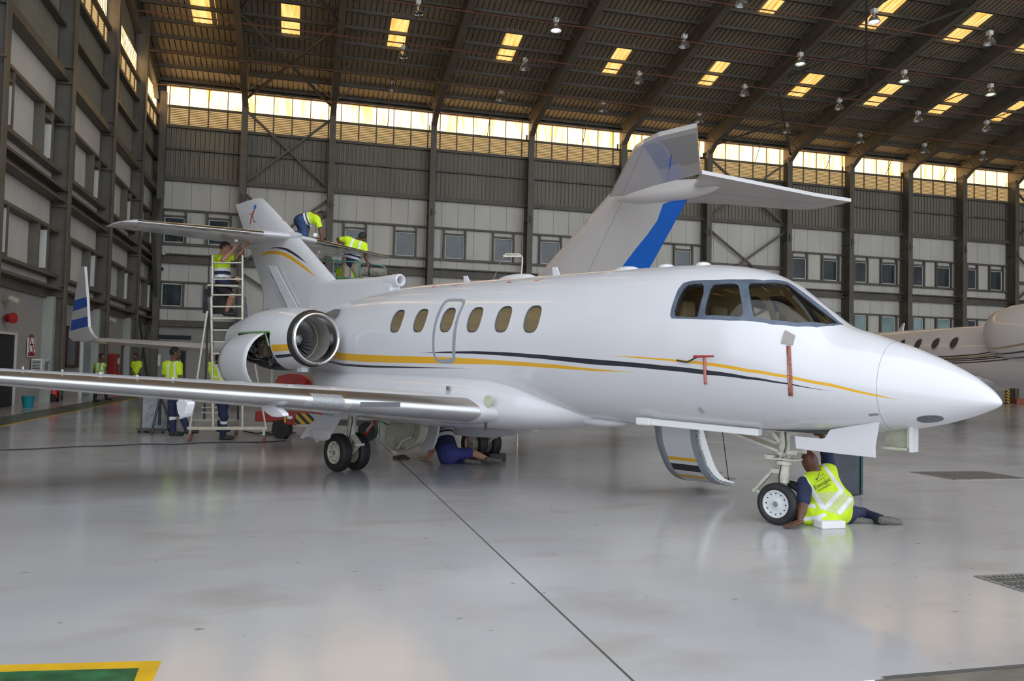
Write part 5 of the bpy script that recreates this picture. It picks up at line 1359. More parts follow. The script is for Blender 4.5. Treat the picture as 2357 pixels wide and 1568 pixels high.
p1, _ = person('bald man in yellow vest and navy overalls sitting on the floor beside the nose wheel', J1, skin=SKIN_D, hair=None, face=nrm(np.array([-.25, .8, .55])), res=.0085, s=1.04, sleeves=0, handcurl=.12,
    top=('safety_vest', [HV, REFL, NAVY, VESTP], p1cls, .0045), extra_top=xt, bottom=('trousers', [NAVY]), shoes=(SHOE, SOLE), palms={'L': (0, 0, -1.), 'R': (.2, .8, 0)},
    sole_dir={'L': nrm(np.array([.15, -.95, .1])), 'R': nrm(np.array([.15, -.95, .12]))}, toes={'L': P(2000, 1203, 9.05), 'R': P(2075, 1204, 9.02)})
o1 = np.array(p1.location)
T = [('c', J1['shL'], J1['shL'] + (J1['elL'] - J1['shL']) * .8, .080, .072, .03), ('c', J1['shR'], J1['elR'], .080, .066, .03), ('c', J1['elR'], J1['elR'] + (J1['wrR'] - J1['elR']) * .5, .066, .058, .03), ('c', J1['shL'], J1['shR'], .07, .07, .03)]
V, Q = sdf_mesh(T, .009, .03); mesh_obj('overall_sleeves', V, Q, NAVY, p1, org=o1)
vest = [c for c in bpy.data.objects if c.parent == p1 and c.name.startswith('safety_vest')][0]
bpy.context.view_layer.update()
def hitobj(o, x, y):
    d = ray(x, y); mw = o.matrix_world.inverted(); a = mw @ Vector(OC); b_ = (mw.to_3x3() @ Vector(d)).normalized(); ok, loc, nn, _i = o.ray_cast(a, b_)
    return (np.array(o.matrix_world @ loc), np.array(nn)) if ok else (at_depth(x, y, 8.8), -CF)
INK = mat('black_print', (.03, .04, .02), .7)
pc_, nn = hitobj(vest, *K2([(620, 860)])[0]); pa, _n = hitobj(vest, *K2([(520, 905)])[0]); pb_, _n = hitobj(vest, *K2([(710, 800)])[0])
X = Vector(nrm(pb_ - pa)); Z = Vector(nrm(nn * .6 - CF * .4)); Y_ = Z.cross(X).normalized(); Z = X.cross(Y_)
Rt = Matrix((X, Y_, Z)).transposed().to_euler(); off_ = Z * .016
textobj('vest_lettering', 'ExecuJet', .066, INK, p1, Vector(pc_ - o1) + off_, Rt); textobj('vest_lettering', 'MAINTENANCE', .026, INK, p1, Vector(pc_ - o1) + off_ - Y_ * .048, Rt)
mb = MB(); c0 = Vector(pc_ - o1) + off_ + Y_ * .075
for a, b_, w in (((-.07, -.03), (.06, -.03), .004), ((-.05, -.01), (-.015, .0), .012), ((-.01, .0), (.03, .045), .006), ((.02, .0), (.07, .01), .004)):
    mb.beam(c0 + X * a[0] + Y_ * a[1], c0 + X * b_[0] + Y_ * b_[1], w, .002, tuple(Z))
mb.build('vest_emblem', INK, parent=p1)
# P2 man lying under the fuselage
J2 = dict(pelvis=P(1032, 1046, 13.72), neck=P(1014, 992, 14.15), head=P(1006, 975, 14.3), shL=P(1001, 1008, 14.2), elL=P(996, 1034, 14.25), wrL=P(986, 1052, 14.25), haL=P(972, 1054, 14.2), shR=P(1034, 1000, 14.0), elR=P(1040, 985, 14.3), wrR=P(1030, 975, 14.5),
          hipL=P(1026, 1054, 13.72), hipR=P(1044, 1046, 13.75), knL=P(1068, 1056, 13.95), anL=P(1078, 1062, 13.75), knR=P(1086, 1043, 13.8), anR=P(1126, 1058, 13.75))
def p2c(C, fl, ll):
    m = np.full(len(C), 2); m[(fl > .50) & (fl < .64)] = 1; m[fl > .74] = 1; m[fl < .10] = 3; return m
person('man in navy shirt and blue shorts lying on the floor under the fuselage', J2, skin=SKIN_L, face=(0.2, .5, .8), res=.0095, s=1.0, top=('shirt', [HV, REFL, NAVY, NAVYB], p2c), bottom=('shorts', [NAVYB]), legcut=.85, shoes=(SHOE, SOLE), handcurl=.1, palms={'L': (0, 0, -1.)},
    sole_dir={'L': nrm(np.array([.1, -.98, .1])), 'R': nrm(np.array([.1, -.98, .0]))}, toes={'L': P(1108, 1066, 13.72), 'R': P(1166, 1064, 13.72)}, extra_top=[('c', J2['pelvis'], P(1020, 1012, 13.95), .16, .15, .08)])
# P3 standing man left
D = 17.6
J3 = dict(pelvis=P(405, 905, D), neck=P(399, 832, D), head=P(403, 812, D), shL=P(383, 840, D + .05), shR=P(411, 841, D - .1), elL=P(378, 868, D + .1), wrL=P(385, 890, D), elR=P(415, 870, D - .15), wrR=P(424, 884, D - .3), knL=P(398, 952, D + .05), anL=P(398, 994, D + .05), knR=P(416, 950, D - .1), anR=P(428, 990, D - .25))
J3['anR'] = P(432, 989, D - .1)
person('man in yellow high-visibility shirt and navy trousers standing behind the wing, left of the ladder', J3, skin=SKIN_M, face=(.9, .5, 0), res=.012, s=1.05, top=('high_visibility_shirt', [HV, REFL, NAVY], hv_top(0, ((.16, .28),))), bottom=('trousers', [NAVY, REFL]))
# P4 man bent behind the open cowl
D = 17.0
J4 = dict(pelvis=P(513, 915, D), neck=P(499, 842, D), head=P(508, 826, D + .1), shL=P(489, 852, D - .1), shR=P(508, 850, D + .15), elL=P(486, 828, D - .15), wrL=P(487, 800, D - .15), elR=P(525, 860, D + .1), wrR=P(535, 840, D), knL=P(516, 960, D - .1), anL=P(513, 1003, D), knR=P(512, 952, D + .3), anR=P(506, 985, D + .55))
person('man in yellow shirt and navy trousers behind the open engine cowl, arm raised', J4, skin=SKIN_D, face=(.9, .3, 0), res=.012, s=1.03, top=('high_visibility_shirt', [HV, REFL, NAVY], hv_top(0, ((.2, .3),))), bottom=('trousers', [NAVY, REFL]))
# P5 man on the ladder
D = 17.0
J5 = dict(pelvis=P(514, 655, D), neck=P(510, 585, D), head=P(518, 570, D), shL=P(521, 592, D + .2), shR=P(498, 596, D - .12), elR=P(514, 598, D - .3), wrR=P(537, 574, D - .25), haR=P(541, 568, D - .25), elL=P(545, 594, D + .15), wrL=P(561, 571, D + .1), haL=P(568, 562, D + .1), hipR=P(508, 662, D - .1), hipL=P(520, 662, D + .1), knL=P(546, 643, D + .05), anL=P(510, 661, D + .35), knR=P(534, 682, D - .2), anR=P(521, 718, D - .05))
person('man in yellow and navy shirt and black shorts on the tall ladder', J5, skin=SKIN_L, hair=HAIRB, face=(.95, .1, .1), res=.012, s=1.02, glasses=True, top=('high_visibility_shirt', [HV, REFL, NAVY], hv_top(.2, ((.20, .30), (.42, .52)), False, True), .008), bottom=('shorts', [BLKC]), legcut=.75)
# P6 man on the tailplane
D = 17.6
J6 = dict(pelvis=P(693, 508, D), neck=P(728, 495, D), head=P(739, 496, D), shL=P(727, 503, D + .2), shR=P(729, 506, D - .18), elL=P(733, 530, D + .2), wrL=P(742, 551, D + .15), elR=P(738, 528, D - .2), wrR=P(741, 551, D - .2), knL=P(697, 541, D + .15), knR=P(701, 542, D - .1), anL=P(660, 536, D + .2), anR=P(664, 537, D - .05))
J6['elL'] = P(708, 528, D + .2); J6['wrL'] = P(704, 549, D + .15); J6['shL'] = P(714, 503, D + .2)
def p6(C, fl, ll):
    m = np.zeros(len(C)); m[fl < .30] = 2; m[(fl > .30) & (fl < .42)] = 1; m[(fl > .42) & (fl < .50)] = 2; m[(fl > .50) & (fl < .58)] = 1; return m
r6, _ = person('man in yellow shirt and blue jeans kneeling on the far tailplane', J6, skin=SKIN_D, face=(.8, -.1, -.6), res=.012, s=1.0, top=('high_visibility_shirt', [HV, REFL, NAVY], p6, .008), bottom=('jeans', [JEAN]))
q0 = P(728, 512, D - .25); q1 = P(726, 535, D - .25); MB().tube([lw(r6, q0), lw(r6, q1)], .006, 6).build('lanyard', SCREEN, parent=r6); MB().box(lw(r6, P(726, 541, D - .25)), (.08, .01, .07)).build('name_badge', WHT, parent=r6)
# P7 man in khaki shorts on the platform, P8 crouching behind him
D = 18.6
J7 = dict(pelvis=P(807, 603, D), neck=P(820, 552, D), head=P(834, 546, D), shL=P(799, 552, D - .05), shR=P(838, 566, D - .05), elL=P(779, 551, D), wrL=P(786, 566, D - .1), haL=P(793, 570, D - .1), elR=P(842, 588, D - .1), wrR=P(845, 604, D - .2), knL=P(797, 642, D), anL=P(792, 682, D + .05), knR=P(828, 642, D), anR=P(830, 684, D + .05))
person('man in yellow vest and khaki shorts standing on the work platform', J7, skin=SKIN_D, face=(.6, .75, -.3), res=.012, s=1.0, top=('high_visibility_shirt', [HV, REFL, NAVY], hv_top(.14, ((.14, .24), (.31, .38)), True, True), .008), bottom=('shorts', [KHAKI]), legcut=.82)
D = 19.1
J8 = dict(pelvis=P(806, 655, D), neck=P(790, 617, D), head=P(800, 632, D + .1), shL=P(781, 625, D), shR=P(803, 620, D), elL=P(785, 645, D), wrL=P(800, 655, D), elR=P(812, 640, D + .1), wrR=P(820, 655, D), knL=P(790, 672, D), anL=P(800, 690, D + .2), knR=P(822, 672, D), anR=P(826, 690, D + .2))
person('crouching worker in yellow shirt behind the platform rail, beside the man in khaki shorts', J8, skin=SKIN_D, face=(.7, .3, -.6), res=.014, s=1.0, top=('high_visibility_shirt', [HV, REFL], lambda C, f, l: np.where((np.abs(l) > .07) & (np.abs(l) < .11), 1, 0)), bottom=('trousers', [NAVY]))
# P9 walking man far left, P10 far worker
D = 31.
J9 = dict(pelvis=P(231, 872, D), neck=P(230, 835, D), head=P(235, 821, D), shL=P(221, 840, D), shR=P(240, 841, D), elL=P(217, 857, D), wrL=P(220, 872, D), elR=P(243, 858, D), wrR=P(243, 874, D), knL=P(221, 897, D), anL=P(218, 920, D), knR=P(240, 895, D - .1), anR=P(246, 916, D - .1))
person('man in green reflective vest and black clothes walking past the left wall', J9, skin=SKIN_D, face=(1, 0, 0), res=.016, s=1.02, sleeves=0, top=('safety_vest', [HVD, REFL, NAVY], hv_top(0, ((.12, .22), (.30, .40)))), bottom=('trousers', [BLKC]))
D = 37.
J10 = dict(pelvis=P(314, 862, D), neck=P(314, 831, D), head=P(313, 820, D), shL=P(306, 836, D), shR=P(322, 835, D), elL=P(302, 848, D), wrL=P(308, 856, D - .1), elR=P(325, 849, D), wrR=P(320, 858, D - .1), knL=P(311, 884, D), anL=P(310, 905, D), knR=P(318, 884, D), anR=P(319, 905, D))
person('distant worker in yellow shirt and dark trousers near the corner of the hangar', J10, skin=SKIN_D, face=(-.4, -.9, 0), res=.02, s=1.0, top=('high_visibility_shirt', [HV], None), bottom=('trousers', [NAVY]))
# ------------------------------------------------------------------ other aircraft
def frame(origin, aft):
    a = nrm(aft); return np.array(origin, float), a, np.array([-a[1], a[0], 0])
# --- white T-tail jet behind (tail near, nose away to the left)
gB = nrm((.745, -.667, 0)); CB = np.array([4.69, 23., 0]); NB = CB - gB * 23.5; eB = np.array([-gB[1], gB[0], 0])
BJ = thing('tee_tail_jet', 'larger white T-tail jet with blue rudder stripe standing behind the business jet', 'aircraft', NB, math.atan2(gB[1], gB[0]))
def b_on(x, y, t=0.):
    p = on_plane(x, y, NB + eB * t, eB); q = p - NB; return (q @ gB, q[2])
def b_hz(x, y, z): p = on_floor(x, y, z) - NB; return (p @ gB, p @ eB)
PW = mat('pinkish_white_paint', (.66, .63, .63), .35, coat=.4, noise=(.5, .05)); BLUE = mat('strong_blue_paint', (.0, .15, .72), .35, coat=.4)
def tube_body(name, prof, mats, parent, cz, n=48):
    """prof: list (s, half width, z centre, half height)"""
    f = [pchip([p[0] for p in prof], [p[j] for p in prof]) for j in (1, 2, 3)]
    rs = [[(s, f[0](s) * math.sin(2 * PI * i / n), f[1](s) + f[2](s) * math.cos(2 * PI * i / n)) for i in range(n)] for s in np.linspace(prof[0][0], prof[-1][0], 70)]
    return MB().loft(rs, 0, True, True).build(name, mats, parent=parent)
tube_body('fuselage', [(0, .05, 2.55, .05), (.3, .35, 2.58, .32), (1.2, .82, 2.7, .78), (2.4, 1.12, 2.85, 1.12), (4, 1.25, 2.95, 1.28), (17, 1.25, 2.95, 1.28), (20, 1.0, 3.15, 1.0), (23, .55, 3.5, .5), (25.5, .12, 3.8, .12)], PW, BJ, 2.9)
mb = MB()
for t in (-1, 1): mb.prism([(1.95, t * .62, 3.52), (2.0, t * 1.03, 3.18), (2.8, t * 1.14, 3.25), (2.7, t * .72, 3.78)], (.0, t * .06, .04))
mb.build('cockpit_window', SCREEN, parent=BJ)
finB = [b_on(x, y) for x, y in ((1200, 680), (1240, 632), (1404, 445), (1440, 425), (1640, 410), (1586, 452), (1497, 614), (1478, 680))]
blueB = [b_on(x, y) for x, y in ((1433, 622), (1437.6, 613), (1464.7, 576), (1492, 542), (1515.6, 508), (1529, 470.6), (1587, 448.5), (1576.7, 474), (1539.4, 542), (1495, 616.6), (1490, 625))]
xs_ = [p[0] for p in finB]
def fthB(s, z):
    a = float(np.interp(z, [finB[1][1], finB[2][1], finB[3][1]], [finB[1][0], finB[2][0], finB[3][0]])); c = float(np.interp(z, [finB[6][1], finB[5][1], finB[4][1]], [finB[6][0], finB[5][0], finB[4][0]])); x = min(max((s - a) / max(c - a, .1), 0), 1)
    return max(naca(x, .09, .0001)[0] * (c - a), .004)
plan_obj('tail_fin', finB, [(blueB, 1), ([b_on(x, y) for x, y in ((1362, 625), (1364, 625), (1448, 446), (1446, 446))], 2)], fthB, [PW, BLUE, PANEL], BJ, g=.2)
p0, p1 = b_on(1404, 452), b_on(1650, 402)
zB = 6.86
mb = MB().lathe((0, 0, 0), (1, 0, 0), [(p0[0] - .1, .01), (p0[0] + .3, .14), (p0[0] + 1.2, .24), (p1[0] - 1.0, .24), (p1[0] - .2, .14), (p1[0] + .1, .02)], 24)
for i, v in enumerate(mb.v): mb.v[i] = (v[0], v[1], v[2] + zB - .1)
mb.build('bullet_fairing', PW, parent=BJ)
def slab(name, outline_px, z, th, mats, parent, regs_px=(), conv=b_hz, rad=0):
    poly = [conv(x, y, z) for x, y in outline_px]
    vs, fs, ms = cdt_mesh(poly, [], [([conv(x, y, z) for x, y in p], m) for p, m in regs_px], [], [], .3)
    cx0 = sum(p[0] for p in poly) / len(poly); mb = MB()
    for sg in (-1, 1):
        o = len(mb.v); mb.v += [(a, b_, z + sg * th / 2) for a, b_ in vs]
        for f, m in zip(fs, ms): mb.f.append([o + i for i in (f if sg > 0 else f[::-1])]); mb.m.append(m if sg < 0 else 0); mb.sm.append(False)
    o = len(mb.v); q = densify(poly, .3); n = len(q); mb.v += [(a, b_, z - th / 2) for a, b_ in q] + [(a, b_, z + th / 2) for a, b_ in q]
    for i in range(n): mb.f.append([o + i, o + (i + 1) % n, o + n + (i + 1) % n, o + n + i]); mb.m.append(0); mb.sm.append(False)
    return mb.build(name, mats, parent=parent, fixn=False)
def S8(p): return [(1200 + .3394 * a, 250 + .3394 * b_) for a, b_ in p]
LB = mat('pale_blue_patch', (.40, .44, .58), .4); GP = mat('pale_grey_patch', (.44, .43, .42), .4)
slab('tailplane', S8([(600, 590), (700, 400), (770, 265), (830, 222), (930, 175), (1190, 112), (1205, 280), (1218, 430), (900, 510), (690, 580)]), zB, .10, [PW, LB, GP, PANEL, BLUE], BJ,
     [(S8([(930, 205), (1186, 150), (1205, 350), (1110, 378), (1020, 340), (990, 260)]), 2), (S8([(833, 240), (905, 215), (960, 240), (1015, 335), (1078, 350), (1010, 380), (935, 402)]), 1), (S8([(1027, 212), (1033, 212), (990, 508), (984, 510)]), 3), (S8([(1014, 300), (1024, 300), (1008, 398), (1000, 398)]), 4), (S8([(815, 270), (820, 270), (685, 582), (680, 582)]), 3)])
slab('tailplane', S8([(1115, 625), (1150, 560), (1225, 430), (1325, 450), (2000, 585), (2236, 621), (2060, 660), (1950, 676), (1800, 672), (1400, 640)]), zB, .10, [PW, PANEL], BJ,
     [(S8([(1180, 543), (1180, 548), (2010, 640), (2012, 635)]), 1), (S8([(2010, 635), (2015, 638), (2140, 602), (2134, 598)]), 1)])
# wing and winglet
tW = ((np.array([-11.3, 21.9, 0]) - NB) @ eB); 
def b_w(x, y): return b_on(x, y, tW)
wl = [b_w(x, y) for x, y in ((187, 614), (197, 614), (203, 690), (206, 752), (213, 768), (224, 779), (205, 785), (170, 785), (161, 776), (162, 765), (170, 720), (180, 655))]
vs, fs, ms = cdt_mesh(wl, [], [([b_w(x, y) for x, y in ((174, 692), (204, 683), (205, 706), (171, 717))], 1), ([b_w(x, y) for x, y in ((168, 738), (206, 728), (207, 751), (165, 762))], 1)], [], [], .2)
mb = MB()
for sg in (-1, 1):
    o = len(mb.v); mb.v += [(s, tW + sg * .035, z) for s, z in vs]
    for f, m in zip(fs, ms): mb.f.append([o + i for i in (f if sg > 0 else f[::-1])]); mb.m.append(m); mb.sm.append(False)
o = len(mb.v); q = densify(wl, .2); n = len(q); mb.v += [(a, tW - .035, b_) for a, b_ in q] + [(a, tW + .035, b_) for a, b_ in q]
for i in range(n): mb.f.append([o + i, o + (i + 1) % n, o + n + (i + 1) % n, o + n + i]); mb.m.append(0); mb.sm.append(False)
mb.build('winglet', [PW, mat('dark_blue_paint', (.01, .10, .50), .35)], parent=BJ, fixn=False)
a_, b0 = b_w(165, 783), b_w(224, 779)
sl0, sr0 = min(a_[0], b0[0]), max(a_[0], b0[0])
tt = [1.1, 4, 7, 10, abs(tW)]; fr_ = [(t - 1.1) / (abs(tW) - 1.1) for t in tt]
sle = [8.2 + (sl0 - 8.2) * f for f in fr_]; chd = [4.6 + (sr0 - sl0 - 4.6) * f for f in fr_]; zl = [1.85 + (b0[1] - .03 - 1.85) * f for f in fr_]
for sd in (-1, 1):
    rs, xs = wing_sections(tt, sle, zl, chd, [.12, .11, .10, .09, .07], .02, sd); MB().loft(rs, 0, True, True).build('wing', PW, parent=BJ)
for t in (-5.2, -8.3):
    f = (abs(t) - 1.1) / (abs(tW) - 1.1); MB().ball((8.2 + (sl0 - 8.2) * f + 3.2, t, 1.80 + .3 * f), 1, 10, sc=(1.2, .16, .2)).build('flap_fairing', PW, parent=BJ)
for t in (-1, 1):
    MB().lathe((0, t * 2.1, 3.5), (1, 0, 0), [(15.6, .55), (15.7, .62), (16.8, .72), (18.5, .62), (19.4, .42)], 32, 0, True).build('engine_nacelle', PW, parent=BJ)
    MB().cyl((13.2, t * 1.6, .45), (13.2, t * 1.6, 2.0), .1).build('main_gear_leg', CREAM, parent=BJ); MB().cyl((13.2, t * 1.6 - .25, .45), (13.2, t * 1.6 + .25, .45), .45, n=32).build('wheel', RUBBER, parent=BJ)
MB().cyl((2.6, 0, .35), (2.6, 0, 2.1), .08).build('nose_gear_leg', CREAM, parent=BJ); MB().cyl((2.6, -.18, .32), (2.6, .18, .32), .32, n=28).build('wheel', RUBBER, parent=BJ)
# --- striped jet at the right edge
gC = nrm((.2, -.98, 0)); eC = np.array([-gC[1], gC[0], 0]); W3 = at_depth(2197, 790, 31.); AC = W3 + eC * 1.12; NC = AC - gC * 12.0; NC[2] = 0
CJ = thing('cabin_jet', 'white jet with round windows and dark stripes, cut off by the right edge', 'aircraft', NC, math.atan2(gC[1], gC[0]))
CZ = 2.52
tube_body('fuselage', [(0, .05, 2.2, .05), (.6, .5, 2.25, .42), (2, .95, 2.4, .85), (3.5, 1.15, CZ, 1.15), (17, 1.15, CZ, 1.18), (20, .85, 2.8, .8), (24, .15, 3.4, .12)], PW, CJ, CZ)
def c_on(x, y):   # point on the fuselage side facing the camera
    d = ray(x, y); t0 = None
    for i in range(1500):
        t = 18 + i * .02; p = OC + d * t / d[1]; q = p - NC; tt_ = q @ eC; s = q @ gC
        if 3 < s < 19 and (tt_ / 1.15)**2 + ((q[2] - CZ) / 1.17)**2 < 1: return (s, math.atan2(tt_, q[2] - CZ))
    return None
def cpt(s, ph, off=0): return (s, (1.15 + off) * math.sin(ph), CZ + (1.17 + off) * math.cos(ph))
w0 = c_on(2197, 790); phw = w0[1]
DKW = mat('dark_round_window', (.05, .045, .04), .5, noise=(3, .5, (1, 1, 20)))
for k in range(-7, 2):
    s = w0[0] + k * 1.0 * (1 if k < 0 else 1.02)
    if k > 0: continue
    mb = MB(); r1 = [cpt(s + .24 * math.cos(2 * PI * i / 24), phw + .25 * math.sin(2 * PI * i / 24), .006) for i in range(24)]; r2 = [cpt(s + .20 * math.cos(2 * PI * i / 24), phw + .205 * math.sin(2 * PI * i / 24), .03) for i in range(24)]; r3 = [cpt(s + .19 * math.cos(2 * PI * i / 24), phw + .195 * math.sin(2 * PI * i / 24), .02) for i in range(24)]
    mb.loft([r1, r2, r3], 0, True, False); o = mb.build('cabin_window', mat('grey_window_ring', (.40, .38, .37), .4), parent=CJ); MB().add(r3, [tuple(range(24))]).build('window_pane', DKW, parent=o)
STR = mat('dark_brown_stripe', (.035, .022, .018), .35, coat=.5); STG = mat('tan_stripe', (.33, .25, .13), .35, coat=.5)
def stripeC(pa, w, m):
    pts = [c_on(x, y) for x, y in pa]; pts = [p for p in pts if p]
    mb = MB(); n = len(pts)
    for i, (s, ph) in enumerate(pts): mb.v += [cpt(s, ph - w / 2, .004), cpt(s, ph + w / 2, .004)]
    for i in range(n - 1): mb.f.append([2 * i, 2 * i + 1, 2 * i + 3, 2 * i + 2]); mb.m.append(0); mb.sm.append(True)
    mb.build('fuselage_stripe', m, parent=CJ)
S9 = lambda p: [(2100 + .1658 * a, 680 + .1658 * b_) for a, b_ in p]
stripeC(S9([(200, 855), (360, 852), (600, 843), (900, 822), (1150, 780), (1350, 735), (1540, 680)]), .036, STR)
stripeC(S9([(300, 872), (450, 869), (700, 862), (950, 842), (1200, 808), (1400, 770), (1540, 735)]), .04, STG)
stripeC(S9([(300, 890), (450, 888), (700, 882), (950, 866), (1200, 840), (1400, 800), (1540, 775)]), .036, STR)
stripeC(S9([(400, 912), (550, 912), (800, 900), (1100, 876), (1300, 850), (1540, 818)]), .036, STR)
stripeC(S9([(450, 940), (600, 938), (850, 928), (1150, 905), (1350, 885), (1540, 865)]), .036, STR)
EC = np.array([18.05, 27.0, 3.28]) - NC; es, et = EC @ gC, EC @ eC
mb = MB().lathe((0, et, 3.28), (1, 0, 0), [(es - 2.2, .62), (es - 2.3, .72), (es - 2.15, .86), (es - 1.5, 1.0), (es - .6, 1.05), (es + .6, 1.0), (es + 1.6, .85), (es + 2.4, .66)], 48, 0, True); mb.build('engine_nacelle', PW, parent=CJ)
for a0 in (2.2, 2.45, 2.7):
    mb = MB()
    for i in range(12):
        s = es - 1.9 + i * .35; r_ = float(np.interp(s - es, [-2.15, -1.5, -.6, .6, 1.6, 2.4], [.86, 1.0, 1.05, 1.0, .85, .66])) + .006; a = -(a0 - i * .045)
        mb.v += [(s, et + r_ * math.sin(a - .03), 3.28 + r_ * math.cos(a - .03)), (s, et + r_ * math.sin(a + .03), 3.28 + r_ * math.cos(a + .03))]
    for i in range(11): mb.f.append([2 * i, 2 * i + 1, 2 * i + 3, 2 * i + 2]); mb.m.append(0); mb.sm.append(True)
    mb.build('nacelle_stripe', STR if a0 > 2.4 else STG, parent=CJ)
MB().box((es + .3, (et - 1.0) / 2, 3.2), (2.4, abs(et) - 1.2, .3)).build('pylon', PW, parent=CJ)
mb = MB().prism([(7.4, -1.0, 1.62), (8.2, -1.05, 1.60), (13.2, -1.0, 1.60), (13.6, -5.6, 1.92), (12.9, -5.6, 1.95)], (0, 0, .14)); mb.build('wing', PW, parent=CJ)
tube_body('belly_fairing', [(6.4, .1, 1.62, .05), (7.2, .8, 1.58, .3), (9, 1.05, 1.55, .42), (12, 1.05, 1.55, .42), (13.8, .6, 1.7, .2)], PW, CJ, 1.6)
MB().prism([(w0[0] - 4.6, -.02, CZ + 1.15), (w0[0] - 4.3, -.02, CZ + 1.15), (w0[0] - 4.2, -.02, CZ + 1.5), (w0[0] - 4.3, -.02, CZ + 1.5)], (0, .04, 0)).build('blade_antenna', WHITE, parent=CJ)
p = on_floor(2319, 915); q = lw(CJ, p)
MB().cyl((17.5, -1.0, .4), (17.5, -1.0, 1.7), .09).build('main_gear_leg', CREAM, parent=CJ); MB().cyl((17.5, -1.2, .42), (17.5, -.8, .42), .42, n=28).build('wheel', RUBBER, parent=CJ); MB().cyl((17.5, 1.7, .42), (17.5, 2.1, .42), .42, n=28).build('wheel', RUBBER, parent=CJ); MB().cyl((17.5, 1.9, .4), (17.5, 1.9, 1.7), .09).build('main_gear_leg', CREAM, parent=CJ); MB().cyl((2.2, 0, .3), (2.2, 0, 1.8), .07).build('nose_gear_leg', CREAM, parent=CJ); MB().cyl((2.2, -.15, .3), (2.2, .15, .3), .3, n=24).build('wheel', RUBBER, parent=CJ)
YB = mat('yellow_black_striped', (.5, .32, .02), .5)
nt_ = YB.node_tree; wv = nt_.nodes.new('ShaderNodeTexWave'); wv.inputs['Scale'].default_value = 3.2; wv.bands_direction = 'DIAGONAL'; rp = nt_.nodes.new('ShaderNodeValToRGB'); rp.color_ramp.interpolation = 'CONSTANT'; rp.color_ramp.elements[0].color = (.6, .36, .02, 1); rp.color_ramp.elements[1].position = .5; rp.color_ramp.elements[1].color = (.015, .015, .015, 1)
tc_ = nt_.nodes.new('ShaderNodeTexCoord'); nt_.links.new(tc_.outputs['Object'], wv.inputs['Vector']); nt_.links.new(wv.outputs['Fac'], rp.inputs[0]); nt_.links.new(rp.outputs[0], nt_.nodes['Principled BSDF'].inputs['Base Color'])
pj = at_depth(2319, 900, 56.); pj[2] = 0; r = thing('support_post', 'yellow and black striped post by the back wall, below the jet at the right edge', 'post', pj)
MB().cyl((0, 0, 0), (0, 0, 1.5), .14, n=12).build('post_tube', YB, parent=r); MB().box((0, 0, .02), (.5, .5, .04)).build('post_foot', STL2, parent=r)
pj = at_depth(2345, 909, 57.); pj[2] = 0; r = thing('crate', 'dark orange-brown crate by the back wall, below the jet at the right edge', 'crate', pj)
MB().box((0.4, 0, .17), (1.6, .8, .34)).build('crate_body', mat('rust_orange_crate', (.25, .07, .03), .6), parent=r, bevel=.01); MB().box((.4, 0, .36), (1.64, .84, .05)).build('crate_lid', mat('rust_orange_crate', (.25, .07, .03), .6), parent=r)
# ------------------------------------------------------------------ access equipment
ALU = mat('pale_aluminium_tube', (.60, .56, .46), .4, metal=.4, noise=(10, .15)); DKT = mat('dark_grey_tube', (.08, .08, .085), .5); GTB = mat('green_tube', (.10, .26, .20), .5)
D = 16.6; r = thing('rolling_ladder', 'tall cream rolling ladder with outrigger legs below the near tailplane', 'ladder', (lambda p: (p[0], p[1], 0))(at_depth(522, 985, D)))
L = lambda x, y, dY=0.: lw(r, at_depth(x, y, D + dY))
def gz(v): return Vector((v[0], v[1], max(v[2], .0)))
for x0, y0, x1, y1 in ((489, 588, 488, 684), (558, 588, 558, 684)): MB().cyl(L(x0, y0), L(x1, y1), .023, n=10).build('upper_stile', ALU, parent=r)
for x0, y0, x1, y1 in ((486, 684, 491, 990), (558, 684, 558, 990)): MB().cyl(L(x0, y0), L(x1, y1), .028, n=10).build('lower_stile', ALU if 1 else DKT, parent=r)
for x0, y0, x1, y1 in ((481, 684, 489, 790), (561, 684, 566, 745)): MB().cyl(L(x0, y0, .08), L(x1, y1, .08), .045, n=10).build('wrapped_stile', mat('wrapped_dark_stile', (.10, .10, .12), .5, noise=(30, .6)), parent=r)
for y in (605, 643, 679, 706, 733, 760, 787, 814, 841, 868, 895, 922): MB().beam(L(488, y), L(558, y), .07, .028).build('rung', ALU, parent=r)
for x0, y0, x1, y1 in ((477, 716, 437, 986), (574, 760, 612, 986)): MB().cyl(L(x0, y0, -.1), L(x1, y1, -.1), .022, n=8).build('outrigger_brace', ALU, parent=r)
MB().tube([L(489, 595), L(484, 588, .2), L(481, 596, .45), L(480, 690, .6)], .016, 8).build('guard_rail', DKT, parent=r); MB().tube([L(558, 595), L(552, 588, .2), L(548, 596, .45), L(545, 690, .6)], .016, 8).build('guard_rail', DKT, parent=r)
MB().box((L(522, 660, .35)), (.62, .5, .04)).build('seat_platform', ALU, parent=r)
MB().beam(L(432, 986, -.1), L(616, 986, -.1), .06, .06).build('base_bar', ALU, parent=r)
for x0, y0, x1, y1 in ((480, 690, 470, 967), (545, 690, 548, 967)): MB().cyl(L(x0, y0, .6), L(x1, y1, 1.5), .025, n=8).build('rear_strut', DKT, parent=r)
MB().beam(L(440, 967, 1.5), L(550, 967, 1.5), .05, .05).build('rear_bar', ALU, parent=r)
for y in (938, 950): MB().beam(L(464, y, 1.4), L(502, y, 1.4), .04, .03).build('rear_rung', ALU, parent=r)
